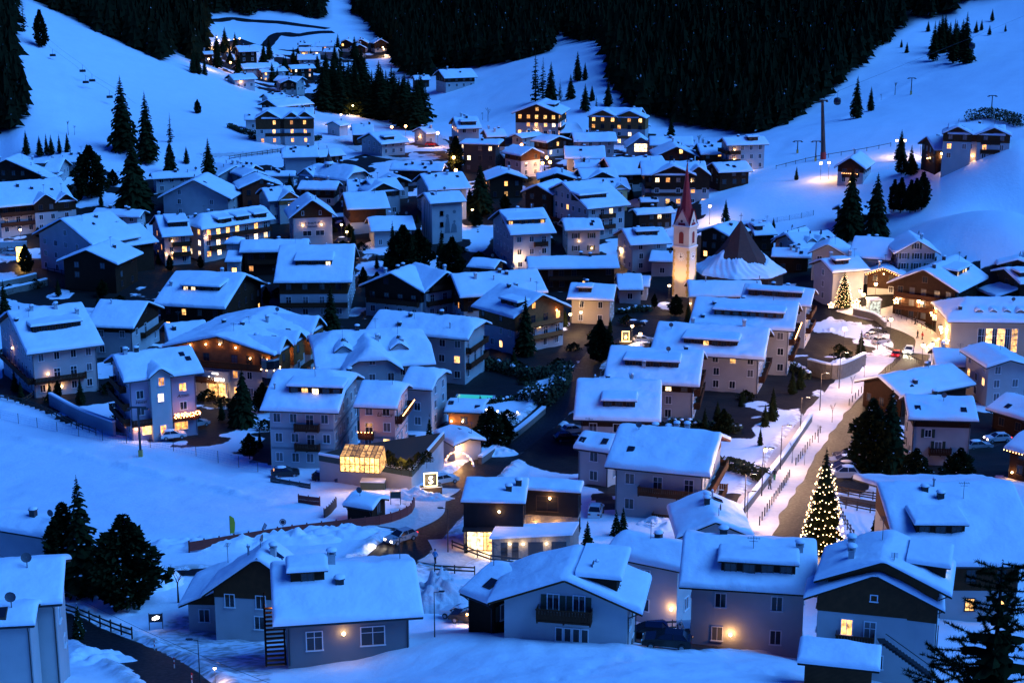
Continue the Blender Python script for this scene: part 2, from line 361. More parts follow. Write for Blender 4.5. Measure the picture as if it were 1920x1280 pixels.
def ground_material(m):
    t = m.node_tree; b = t.nodes['Principled BSDF']; N, L = t.nodes.new, t.links.new
    tc = N('ShaderNodeTexCoord'); at = N('ShaderNodeAttribute'); at.attribute_name = 'cover'
    sep = N('ShaderNodeSeparateColor'); L(at.outputs['Color'], sep.inputs[0])
    n1 = N('ShaderNodeTexNoise'); n1.inputs['Scale'].default_value = 0.25; n1.inputs['Detail'].default_value = 6; L(tc.outputs['Object'], n1.inputs['Vector'])
    n2 = N('ShaderNodeTexNoise'); n2.inputs['Scale'].default_value = 0.9; n2.inputs['Detail'].default_value = 5; L(tc.outputs['Object'], n2.inputs['Vector'])
    base = N('ShaderNodeMix'); base.data_type = 'RGBA'; base.inputs[6].default_value = (0.78, 0.81, 0.87, 1); base.inputs[7].default_value = (0.88, 0.90, 0.93, 1); L(n1.outputs[0], base.inputs[0])
    # forest floor: needles and scrub with snow lying in patches
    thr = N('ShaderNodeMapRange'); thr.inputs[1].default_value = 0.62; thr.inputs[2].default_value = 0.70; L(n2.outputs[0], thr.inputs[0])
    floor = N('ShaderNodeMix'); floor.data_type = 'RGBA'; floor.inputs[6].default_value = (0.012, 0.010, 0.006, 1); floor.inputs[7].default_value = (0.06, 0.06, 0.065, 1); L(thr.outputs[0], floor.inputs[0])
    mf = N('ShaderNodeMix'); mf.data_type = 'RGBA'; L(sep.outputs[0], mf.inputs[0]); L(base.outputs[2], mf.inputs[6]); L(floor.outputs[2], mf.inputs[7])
    # trodden and gritted snow beside roads
    gr = N('ShaderNodeMapRange'); gr.inputs[1].default_value = 0.42; gr.inputs[2].default_value = 0.62; L(n2.outputs[0], gr.inputs[0])
    gm_ = N('ShaderNodeMath'); gm_.operation = 'MULTIPLY'; L(gr.outputs[0], gm_.inputs[0]); L(sep.outputs[1], gm_.inputs[1])
    md = N('ShaderNodeMix'); md.data_type = 'RGBA'; md.inputs[7].default_value = (0.36, 0.31, 0.26, 1); L(gm_.outputs[0], md.inputs[0]); L(mf.outputs[2], md.inputs[6])
    L(md.outputs[2], b.inputs['Base Color']); b.inputs['Roughness'].default_value = 0.7; b.inputs['Specular IOR Level'].default_value = 0.25
    n3 = N('ShaderNodeTexNoise'); n3.inputs['Scale'].default_value = 1.1; n3.inputs['Detail'].default_value = 7; n3.inputs['Roughness'].default_value = 0.6; L(tc.outputs['Object'], n3.inputs['Vector'])
    bp = N('ShaderNodeBump'); bp.inputs['Strength'].default_value = 0.35; bp.inputs['Distance'].default_value = 0.35; L(n3.outputs[0], bp.inputs['Height']); L(bp.outputs[0], b.inputs['Normal'])
ground_material(gm)
me = np_mesh('ground', np.stack([gx, gy, gz], 1), quads, gm)
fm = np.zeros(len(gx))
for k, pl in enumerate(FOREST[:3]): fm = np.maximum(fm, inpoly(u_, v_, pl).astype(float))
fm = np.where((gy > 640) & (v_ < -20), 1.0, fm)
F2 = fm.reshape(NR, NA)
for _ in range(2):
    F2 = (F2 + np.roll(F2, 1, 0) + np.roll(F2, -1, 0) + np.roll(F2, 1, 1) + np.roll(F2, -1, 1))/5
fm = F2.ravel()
dirt = np.clip(1.0-(dist-0.2)/2.2, 0, 1)*(gy < 700)
dirt = np.maximum(dirt, 0.9*inpoly(u_, v_, [(330,1155),(480,1150),(510,1280),(380,1290),(250,1220),(300,1180)]))
ca = me.color_attributes.new('cover', 'FLOAT_COLOR', 'POINT')
ca.data.foreach_set('color', np.stack([fm, dirt, np.zeros_like(fm), np.ones_like(fm)], 1).astype(np.float32).ravel())
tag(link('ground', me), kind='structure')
# unseen valley side beyond the right edge, added to block sun and sky
my = np.linspace(-250, 1500, 90); mu = np.linspace(0, 1, 40)
MX = (0.50*np.maximum(my, 0)+75)[:, None]+mu[None, :]*520; MY = np.repeat(my[:, None], 40, 1)
e0 = T_many(np.minimum(MX[:, 0], .508*np.maximum(my, 60)), np.maximum(my, 60))-6
MZ = e0[:, None]+300*np.clip(mu, 0, 1)[None, :]**0.9*np.clip((my+250)/250, .35, 1)[:, None]+14*vnoise(MX, MY, 90, 41)*mu[None, :]*2+5*vnoise(MX, MY, 30, 42)*mu[None, :]
ii_ = np.arange(90*40).reshape(90, 40); mm_ = np_mesh('mountain', np.stack([MX, MY, MZ], -1).reshape(-1, 3), np.stack([ii_[:-1, :-1], ii_[:-1, 1:], ii_[1:, 1:], ii_[1:, :-1]], -1).reshape(-1, 4), gm)
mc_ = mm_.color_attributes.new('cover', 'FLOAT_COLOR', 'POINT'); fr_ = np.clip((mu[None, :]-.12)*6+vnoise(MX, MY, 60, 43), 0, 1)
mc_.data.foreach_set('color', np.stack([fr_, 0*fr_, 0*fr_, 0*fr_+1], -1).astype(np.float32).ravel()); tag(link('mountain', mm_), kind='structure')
# roads and paths as sheets on the ground
def asphalt():
    m = mat('asphalt', (0.05, 0.045, 0.042), 0.55, spec=.25); t = m.node_tree; b = t.nodes['Principled BSDF']; N, L = t.nodes.new, t.links.new
    at = N('ShaderNodeAttribute'); at.attribute_name = 'across'; sp = N('ShaderNodeSeparateColor'); L(at.outputs['Color'], sp.inputs[0])
    tc = N('ShaderNodeTexCoord'); n1 = N('ShaderNodeTexNoise'); n1.inputs['Scale'].default_value = 0.8; n1.inputs['Detail'].default_value = 6; L(tc.outputs['Object'], n1.inputs['Vector'])
    # packed snow left at the edges and between the wheel tracks
    ad = N('ShaderNodeMath'); ad.operation = 'ADD'; L(sp.outputs[0], ad.inputs[0]); L(n1.outputs[0], ad.inputs[1])
    mr = N('ShaderNodeMapRange'); mr.inputs[1].default_value = 1.05; mr.inputs[2].default_value = 1.5; L(ad.outputs[0], mr.inputs[0])
    mx = N('ShaderNodeMix'); mx.data_type = 'RGBA'; mx.inputs[6].default_value = (0.013, 0.011, 0.010, 1); mx.inputs[7].default_value = (0.15, 0.13, 0.12, 1); L(mr.outputs[0], mx.inputs[0]); L(mx.outputs[2], b.inputs['Base Color'])
    n2 = N('ShaderNodeTexNoise'); n2.inputs['Scale'].default_value = 2.5; L(tc.outputs['Object'], n2.inputs['Vector'])
    rr = N('ShaderNodeMapRange'); rr.inputs[3].default_value = 0.35; rr.inputs[4].default_value = 0.8; L(n2.outputs[0], rr.inputs[0]); L(rr.outputs[0], b.inputs['Roughness'])
    return m
ASPH = asphalt()
DIRTY = mat('dirty_snow', (0.62, 0.58, 0.56), 0.7, bump=0.5, bscale=1.5, var=0.22, vscale=0.7)
for k, (nm, mt, wd, bank_, Ln) in enumerate(ROADL):
    tg = np.gradient(Ln, axis=0); tg /= np.linalg.norm(tg, axis=1)[:, None]+1e-9; nr = np.stack([-tg[:, 1], tg[:, 0]], 1)
    us = np.linspace(-1, 1, 11)
    X = Ln[:, None, :] + nr[:, None, :]*(us[None, :, None]*(wd/2+0.15)) + (nr*0.35*vnoise(Ln[:, 0], Ln[:, 1], 5, k)[:, None])[:, None, :]
    fx, fy = X[..., 0].ravel(), X[..., 1].ravel(); fz = T_many(fx, fy) + 0.012*k*0 + (0.02 if mt == 'asphalt' else 0.05)
    ii = np.arange(len(fx)).reshape(len(Ln), 11)
    q = np.stack([ii[:-1, :-1], ii[:-1, 1:], ii[1:, 1:], ii[1:, :-1]], -1).reshape(-1, 4)[:, ::-1]
    rm = np_mesh(nm, np.stack([fx, fy, fz], 1), q, ASPH if mt == 'asphalt' else DIRTY)
    ac = rm.color_attributes.new('across', 'FLOAT_COLOR', 'POINT')
    tr = np.clip(0.55*np.abs(us)**4 + 0.12*np.cos(us*math.pi*4), 0, 1) + 0.1
    if mt == 'asphalt' and nm == 'parking_lot': tr = tr*0.3
    ac.data.foreach_set('color', np.repeat(np.tile(tr, len(Ln))[:, None], 4, 1).astype(np.float32).ravel())
    tag(link(nm, rm), kind='structure')
# ------------------------------------------------------------------ trees
NEEDLE = mat('needles', (0.016, 0.021, 0.008), 0.85, spec=0.0, var=0.4, vscale=0.8)
NEEDLE2 = mat('needles_forest', (0.010, 0.013, 0.006), 0.9, spec=0.0, var=0.4, vscale=0.2)
def speck(m):
    t = m.node_tree; b = t.nodes['Principled BSDF']; tc = t.nodes.new('ShaderNodeTexCoord'); nz = t.nodes.new('ShaderNodeTexNoise'); nz.inputs['Scale'].default_value = .5; nz.inputs['Detail'].default_value = 4
    t.links.new(tc.outputs['Object'], nz.inputs['Vector']); mr = t.nodes.new('ShaderNodeMapRange'); mr.inputs[1].default_value = .70; mr.inputs[2].default_value = .76; t.links.new(nz.outputs[0], mr.inputs[0])
    old = b.inputs['Base Color'].links[0].from_socket; mx = t.nodes.new('ShaderNodeMix'); mx.data_type = 'RGBA'; mx.inputs[7].default_value = (.45, .47, .5, 1); t.links.new(mr.outputs[0], mx.inputs[0]); t.links.new(old, mx.inputs[6]); t.links.new(mx.outputs[2], b.inputs['Base Color'])
speck(NEEDLE2)   # snow caught in the crowns
BARK = mat('bark', (0.05, 0.035, 0.022), 0.9, spec=0.0, bump=0.4, bscale=8, var=0.3, vscale=5)
TWIG = mat('twigs', (0.06, 0.04, 0.028), 0.9, spec=0.0)
def conifer_meshes(seed, H=10.0, width=0.2, tiers=26, n0=15, droop=0.35, start=0.06, sparse=0.0, round_=0.0):
    """a conifer 10 m tall: whorls of drooping boughs, each a ragged fan of needle sprays"""
    r = random.Random(seed); mb = MB()
    for k in range(tiers):
        f = k/(tiers-1); z = H*(start+(0.985-start)*f**0.92)
        if round_: L_ = H*width*(1.0-abs(2*f-0.75)**2.2*0.55)*(1 if f < 0.9 else (1-f)*8+0.25)
        else: L_ = H*width*((1-f)**0.85*(1.0 if f > 0.06 else 0.75)+0.012)
        nb = max(5, int(n0*(1-0.55*f)))
        a0 = r.random()*6.28
        for i in range(nb):
            if r.random() < sparse: continue
            a = a0+6.283*i/nb+r.uniform(-.25, .25); l = L_*r.uniform(0.62, 1.15); dz = -l*droop*r.uniform(0.5, 1.4)
            ca, sa = math.cos(a), math.sin(a); px, py = -sa, ca
            wb = l*r.uniform(0.22, 0.36)+0.04; z1 = z+r.uniform(-.12, .12)*H/tiers*3
            def P(t, s, up=0): return (ca*l*t+px*s, sa*l*t+py*s, z1+dz*t*t+up+l*0.10*math.sin(t*3.1))
            base = len(mb.v)
            seg = 4 if l > 0.25 else 2
            pts = []
            for q in range(seg+1):
                t = q/seg; ww = wb*(1-t)**0.6*(1 if q % 2 == 0 else 1.5)
                pts.append((P(max(0, t-0.10), -ww, -ww*0.5), P(t, 0, 0.02), P(max(0, t-0.10), ww, -ww*0.5)))
            for q in range(seg):
                for s_ in (0, 1):
                    A, B, Cc, D = pts[q][s_], pts[q][s_+1], pts[q+1][s_+1], pts[q+1][s_]
                    mb.poly((A, B, Cc, D))
            # hanging sprays under the bough give the crown depth
            if l > 0.3:
                for t in (0.35, 0.7):
                    b1, b2 = P(t-.14, 0), P(t+.14, 0); d_ = wb*r.uniform(0.5, 1.0)
                    mb.poly((b1, b2, (b2[0], b2[1], b2[2]-d_*0.6), ((b1[0]+b2[0])/2, (b1[1]+b2[1])/2, b1[2]-d_)))
    crown = mb.mesh('crown', NEEDLE)
    tb = MB(); tb.lathe([(H*0.019, -1.0), (H*0.016, H*0.1), (H*0.010, H*0.5), (H*0.003, H*0.97), (0.001, H)], 7)
    return tb.mesh('trunk', BARK, True), crown
def clump_meshes(seed, H=10.0, rx=2.6, n_=4200, col=None, low=0.06):
    """a dense rounded evergreen: thousands of small leaf sprays through an uneven egg of a crown"""
    r = random.Random(seed); mb = MB(); lobes = [(r.uniform(0, 6.28), r.uniform(.2, .9), r.uniform(.7, 1.15)) for _ in range(9)]
    for i in range(n_):
        f = r.random()**0.9; z = H*(low+(0.99-low)*f); prof = (math.sin(math.pi*min(1, (f*0.9+0.12)))**0.75)*(1 if f < .75 else (1-f)/.25*0.7+.3)
        a = r.random()*6.283; rr = rx*prof
        for la, lz, lm in lobes:
            d = abs((a-la+3.14) % 6.28-3.14)+abs(f-lz)*3
            if d < 0.7: rr *= 1+(lm-0.9)*(0.7-d)
        rr *= (.86+.20*math.sin(3*a+seed+6*f)+.17*math.sin(5*a-11*f+seed*2)+.13*math.sin(2*a+19*f+seed*3))*(1.25 if f < .35 else 1.0+.9*(.62-f)*(f > .62)*(math.sin(3*a+seed) > .2))
        rr *= math.sqrt(r.uniform(0.12, 1.1))
        x, y = rr*math.cos(a), rr*math.sin(a); s = r.uniform(0.3, 0.7)*H/10*(1 if H > 3 else 1.8)
        d1 = Vector((math.cos(a)+r.uniform(-.5, .5), math.sin(a)+r.uniform(-.5, .5), r.uniform(-.5, 1.1))).normalized()
        d2 = d1.cross(Vector((r.uniform(-1, 1), r.uniform(-1, 1), r.uniform(-1, 1)))).normalized(); p = Vector((x, y, z))
        mb.poly((p-d2*s*.45, p+d1*s*1.1-d2*s*0.1, p+d1*s*0.75+d2*s*.3, p+d2*s*.5-d1*s*.2))
    tb = MB(); tb.lathe([(H*0.022, -1.0), (H*0.018, H*0.2), (H*0.006, H*0.8), (0.002, H*0.9)], 7)
    return tb.mesh('trunk', BARK, True), mb.mesh('crown', col or NEEDLE)
def bare_meshes(seed, H=10.0, spread=0.5):
    r = random.Random(seed); mb = MB()
    def grow(p, d, l, rad, dep):
        q = p+d*l; mb.bar(p, q, rad, rad*0.65, 4 if dep > 1 else 3, False)
        if dep == 0: return
        for _ in range(3 if dep > 1 else 4):
            nd = (d+Vector((r.uniform(-1, 1), r.uniform(-1, 1), r.uniform(-.3, .7)))*spread).normalized()
            grow(p+d*l*r.uniform(0.5, 1), nd, l*r.uniform(.55, .8), rad*.55, dep-1)
    for _ in range(1): grow(Vector((0, 0, H*.22)), Vector((0, 0, 1)), H*.24, H*.014, 4)
    tb = MB(); tb.bar((0, 0, -.5), (0, 0, H*.24), H*.02, H*.014, 6)
    return tb.mesh('trunk', BARK), mb.mesh('crown', TWIG)
KIND = {}
KIND['spruce'] = [conifer_meshes(s, width=w_, tiers=t_) for s, w_, t_ in ((1, .235, 30), (2, .26, 28), (3, .215, 32))]
KIND['slim'] = [conifer_meshes(s, width=w_, tiers=32, n0=15) for s, w_ in ((4, .16), (5, .175))]
KIND['wide'] = [conifer_meshes(s, width=w_, tiers=30, n0=20, round_=0.0) for s, w_ in ((6, .31), (7, .34))]
KIND['dense'] = [clump_meshes(s, rx=w_) for s, w_ in ((8, 2.7), (9, 3.0))]
KIND['thuja'] = [clump_meshes(10, rx=1.9, n_=3000)]
KIND['larch'] = [conifer_meshes(s, width=.17, tiers=22, n0=9, sparse=.45, droop=.15) for s in (11, 12)]
KIND['bare'] = [bare_meshes(s) for s in (13, 14)]
KIND['shrub'] = [clump_meshes(15, H=2.0, rx=1.5, n_=1100, low=0.02)]
KNAME = dict(spruce='spruce_tree', slim='spruce_tree', wide='spruce_tree', dense='evergreen_tree', thuja='evergreen_tree', larch='larch_tree', bare='bare_tree', shrub='shrub')
def snow_on(crm, seed, n_):
    """clots of snow caught on the outer sprays of a crown"""
    r = random.Random(seed); mb = MB(); vs = [v.co for v in crm.vertices]
    for _ in range(n_):
        c = r.choice(vs).copy(); s = r.uniform(.05, .17); c.z += .03
        mb.lathe([(s, 0), (s*.8, s*.28), (.01, s*.42)], 5, tuple(c))
    return mb.mesh('snow', SNOWR, True)
SNC = {}
def tree(kind, px, ybase, ytop, label, group=None, wmul=1.0, var=None):
    g = ground(px, ybase); d = (g-CAM).length
    H = max(1.5, (ybase-ytop)*d/FPX/math.cos(PITCH-R(2)))
    trm, crm = KIND[kind][(int(px)+int(ytop) if var is None else var) % len(KIND[kind])]
    H0 = 2.0 if kind == 'shrub' else 10.0
    s = H/H0; s_w = s*wmul
    o = root(KNAME[kind], label, 'shrub' if kind == 'shrub' else 'tree', g, random.random()*6.28, group); o.scale = (s_w, s_w, s)
    link('trunk', trm, o); link('crown', crm, o)
    if d < 260 and kind not in ('bare', 'shrub'):
        if crm.name not in SNC: SNC[crm.name] = snow_on(crm, 5, 90)
        link('snow', SNC[crm.name], o)
    return o
# the far woods that read as one mass
def forest():
    vs, fs = [], []; cnt = 0
    tm = []
    for sd_ in range(5):
        r = random.Random(100+sd_); mb = MB()
        tiers = 5
        for k in range(tiers):
            z0 = 0.10+0.80*k/tiers*0.95; rad_ = 0.175*(1-k/tiers)**0.8+0.02; n_ = 8; top = z0+0.34*(1-0.25*k/tiers)
            a0 = r.random()*6; ring = []
            for i in range(n_):
                a = a0+6.283*i/n_; rr = rad_*(1.15 if i % 2 else 0.62)*r.uniform(.85, 1.15); ring.append((rr*math.cos(a), rr*math.sin(a), z0+r.uniform(-.03, .03)-(0.03 if i % 2 else 0)))
            for i in range(n_):
                mb.poly((ring[i], ring[(i+1) % n_], (0, 0, min(1, top))))
        tm.append((np.array(mb.v), np.array(mb.f)))
    # candidates
    N_ = 90000
    yy = np.sqrt(rng.uniform(500**2, 1500**2, N_)); xx = yy*np.tan(rng.uniform(R(-21), R(21), N_)); zz = T_many(xx, yy); u, v = projv(xx, yy, zz)
    keep = np.zeros(N_, bool)
    for pl in FOREST[:3]: keep |= inpoly(u, v, pl)
    keep &= v > -330
    cell = {}
    order = rng.permutation(np.nonzero(keep)[0])
    for i in order:
        s = 3.7 if yy[i] < 900 else 4.8
        key = (int(xx[i]//s), int(yy[i]//s))
        if key in cell: continue
        cell[key] = i
    sel = list(cell.values()); V = []; F = []; base = 0
    for i in sel:
        tv, tf = tm[i % 5]; h = rng.uniform(11, 19)*(1 if yy[i] > 620 else 0.9); wd = rng.uniform(1.05, 1.5); a = rng.uniform(0, 6.28)
        c, s = math.cos(a), math.sin(a)
        q = np.stack([(tv[:, 0]*c-tv[:, 1]*s)*h*wd+xx[i], (tv[:, 0]*s+tv[:, 1]*c)*h*wd+yy[i], tv[:, 2]*h+zz[i]-0.3], 1)
        V.append(q); F.append(tf+base); base += len(tv)
    o = link('forest', np_mesh('forest', np.concatenate(V), np.concatenate(F), NEEDLE2, False))
    tag(o, 'dark conifer forest covering the mountain slopes behind the village', 'forest', kind='stuff')
    return len(sel)
print('forest trees', forest())
# ------------------------------------------------------------------ lettering, made once as meshes
def text_mesh(body, size, m, shear=0.0, ext=0.02):
    cu = bpy.data.curves.new('lettering', 'FONT'); cu.body = body; cu.size = size; cu.extrude = ext; cu.shear = shear; cu.align_x = 'CENTER'; cu.resolution_u = 3
    ob = bpy.data.objects.new('lettering', cu); C.objects.link(ob); dg = bpy.context.evaluated_depsgraph_get(); dg.update()
    me = bpy.data.meshes.new_from_object(ob.evaluated_get(dg)); bpy.data.objects.remove(ob); me.name = 'lettering'
    me.materials.clear(); me.materials.append(m)
    me.transform(Matrix.Rotation(R(90), 4, 'X')); return me
INK = mat('ink', (0.06, 0.03, 0.03), 0.8); GLOWW = mat('glow_white', (1, 1, 1), 0.5, emit=(1, .92, .85), estr=6); GLOWY = mat('glow_yellow', (1, .8, .2), 0.5, emit=(1, .62, .10), estr=5)
TXT = dict(hotel=text_mesh('Hotel', 0.8, INK, .3), armin=text_mesh('Armin', 0.8, INK, .3), linder=text_mesh('Linder', 0.95, INK, .3), antares=text_mesh('Antares', 1.1, GLOWW, .2), hotelw=text_mesh('HOTEL', 0.42, GLOWW),
           sonn=text_mesh('Sonneck', 0.8, INK, .2), hoteli=text_mesh('HOTEL', .35, INK), stars=text_mesh('* * * * *', 1.4, INK), S=text_mesh('S', 1.5, GLOWW), B=text_mesh('8', 1.0, GLOWY), far=text_mesh('HOTEL', 1.6, GLOWW), gab=text_mesh('gabine', 2.0, INK, .2))
# ------------------------------------------------------------------ house building
def edge_lines(a, b, step, mid=None):
    L_ = b-a; e = [0, .05, .16, .34]
    s = [a+q for q in e] + [b-q for q in e[::-1]]
    n_ = max(2, int((L_-0.68)/step)); s += [a+.34+(L_-.68)*k/n_ for k in range(1, n_)]
    if mid is not None: s += [mid, mid-.3, mid+.3]
    s = sorted(s); o = [s[0]]
    for q in s[1:]:
        if q-o[-1] > 0.03: o.append(q)
    o[-1] = b; return np.array(o)
def hf_mesh(name, xs, ys, top, bot, m, smooth=True, under=False):
    X, Y = np.meshgrid(xs, ys, indexing='ij'); nx, ny = X.shape
    Zt = top(X, Y); Zb = bot(X, Y)
    ii = np.arange(nx*ny).reshape(nx, ny); q = np.stack([ii[:-1, :-1], ii[1:, :-1], ii[1:, 1:], ii[:-1, 1:]], -1).reshape(-1, 4)
    V = [np.stack([X, Y, Zt], -1).reshape(-1, 3)]; F = [q]; base = nx*ny
    loop = np.concatenate([ii[:-1, 0], ii[-1, :-1], ii[::-1, -1][:-1], ii[0, ::-1][:-1]])
    tv = V[0][loop].copy(); bv = tv.copy(); bv[:, 2] = Zb.ravel()[loop]; k = len(loop)
    V += [tv, bv]; a = np.arange(k); b = (a+1) % k
    F.append(np.stack([base+k+a, base+k+b, base+b, base+a], -1)); base += 2*k
    if under:
        V.append(np.stack([X, Y, Zb], -1).reshape(-1, 3)); F.append(q[:, ::-1]+base)
    return np_mesh(name, np.concatenate(V), np.concatenate(F), m, smooth)
# shared window meshes: (frame, pane) for a size and a style
WINC = {}
def win_meshes(w_, h_, style):
    key = (w_, h_, style)
    if key in WINC: return WINC[key]
    fm_ = FRAMED if style == 'dark' else FRAMEW; mb = MB(); t = 0.09; d = 0.07
    mb.box(-w_/2-t, -w_/2, -d, 0.03, -h_/2-t, h_/2+t); mb.box(w_/2, w_/2+t, -d, 0.03, -h_/2-t, h_/2+t)
    mb.box(-w_/2, w_/2, -d, 0.03, h_/2, h_/2+t); mb.box(-w_/2-t-.05, w_/2+t+.05, -d-.09, 0.03, -h_/2-t, -h_/2)
    if w_ > 0.8: mb.box(-.03, .03, -d+.02, 0.0, -h_/2, h_/2)
    if h_ > 1.5: mb.box(-w_/2, w_/2, -d+.02, 0.0, h_*.18, h_*.18+.05)
    pb = MB(); pb.poly(((-w_/2, -.025, -h_/2), (w_/2, -.025, -h_/2), (w_/2, -.025, h_/2), (-w_/2, -.025, h_/2)))
    WINC[key] = (mb.mesh('window', fm_), {m.name: pb.mesh('pane', m) for m in (GLASS, GLASSC, LIT1, LIT2, LIT3)})
    return WINC[key]
SHUT = MB(); SHUT.box(-.24, .24, -.06, -.01, -.68, .68)
for q in range(5): SHUT.box(-.2, .2, -.075, -.06, -.6+q*.25, -.5+q*.25)
SHUT = SHUT.mesh('shutter', mat('shutter_green', (0.03, 0.05, 0.03), 0.7))
CHC = {}
ANT = MB(); ANT.bar((0, 0, -.5), (0, 0, 2.2), .03); ANT.bar((-.6, 0, 2.0), (.6, 0, 2.0), .02); ANT.bar((-.4, 0, 1.7), (.4, 0, 1.7), .02)
for q in range(5): ANT.bar((-.5+q*.25, -.3, 2.0), (-.5+q*.25, .3, 2.0), .015)
ANT = ANT.mesh('antenna', METAL)
DISH = MB(); DISH.bar((0, 0, -.5), (0, 0, .9), .04); DISH.lathe([(.01, 0), (.25, .03), (.42, .12)], 12, (0, 0, 0)); 
for i in range(12+18*0, len(DISH.v)):
    dv = DISH.v[i]; DISH.v[i] = (dv[0], -dv[2]-.08, .95+dv[1])
DISH = DISH.mesh('satellite_dish', mat('dish_grey', (.10, .10, .11), .6))
SKYL = MB(); SKYL.box(-.45, .45, -.6, .6, -.5, .02); SKYL = SKYL.mesh('skylight', FRAMED); SKYP = MB(); SKYP.poly(((-.38, -.52, .03), (.38, -.52, .03), (.38, .52, .03), (-.38, .52, .03))); SKYP = SKYP.mesh('pane', GLASS)
def chimney_mesh(kind):
    if kind in CHC: return CHC[kind]
    mb = MB(); sb = MB()
    if kind == 'box':
        mb.box(-.38, .38, -.32, .32, -1.2, 1.0); mb.box(-.48, .48, -.42, .42, 1.0, 1.1)
        for sx in (-.33, .33):
            for sy in (-.27, .27): mb.box(sx-.06, sx+.06, sy-.06, sy+.06, 1.1, 1.4)
        mb.box(-.5, .5, -.44, .44, 1.4, 1.5); sb.lathe([(.62, 1.5), (.58, 1.68), (.36, 1.80), (.01, 1.84)], 8)
        m = CHIM
    elif kind == 'dark':
        mb.box(-.45, .45, -.4, .4, -1.2, 0.75); mb.box(-.55, .55, -.5, .5, .75, .85); sb.lathe([(.66, .85), (.62, 1.03), (.4, 1.15), (.01, 1.2)], 8); m = BLACK
    else:
        mb.lathe([(.14, -1), (.14, .9), (.24, .95), (.24, 1.15), (.1, 1.35), (.01, 1.38)], 8); sb.lathe([(.2, 1.2), (.16, 1.36), (.01, 1.46)], 8); m = STEEL
    CHC[kind] = (mb.mesh('chimney', m), sb.mesh('snow_cap', SNOWR, True)); return CHC[kind]
def solve(kind, tile, p1, p2, p3, h, pitch=21.0, L=None, mono=False, near=80.0):
    a, b, c = pix(tile, p1), pix(tile, p2), pix(tile, p3)
    m_ = hit((a[0]+b[0])/2, (a[1]+b[1])/2, h, near); z = m_.z
    E1, E2 = at_z(*a, z), at_z(*b, z); e = (E2-E1); wd = e.length; e.normalize()
    n_ = Vector((-e.y, e.x, 0))
    M_ = (E1+E2)/2
    if kind == 'S':
        t = math.tan(R(pitch)); d = ray(*c)
        # ray against the roof plane z = z0 + t * ((p-M).n)
        den = d.z - t*d.dot(n_); s = (z - CAM.z + t*((CAM-M_).dot(n_)))/den if abs(den) > 1e-6 else 0
        P_ = CAM+d*s; half = (P_-M_).dot(n_)
        if mono: W = min(max(half, 3), 40); cen = M_+n_*W/2
        else: half = min(max(half, 2.0), 16); W = 2*half; cen = M_+n_*half
        return dict(c=Vector((cen.x, cen.y, z-h)), rot=math.atan2(e.y, e.x), W=W, L=wd, h=h, t=t, mono=mono)
    # gable towards us: the ridge runs away from the viewer
    nn = n_; d = ray(*c); s = (M_-CAM).dot(nn)/d.dot(nn); rise = (CAM+d*s).z - z
    rise = min(max(rise, wd*0.12), wd*0.65)
    cen = M_ + nn*L/2
    return dict(c=Vector((cen.x, cen.y, z-h)), rot=math.atan2(nn.y, nn.x), W=wd, L=L, h=h, t=rise/(wd/2), mono=False)
SIDES = ('front', 'right', 'back', 'left')
HOUSES = []
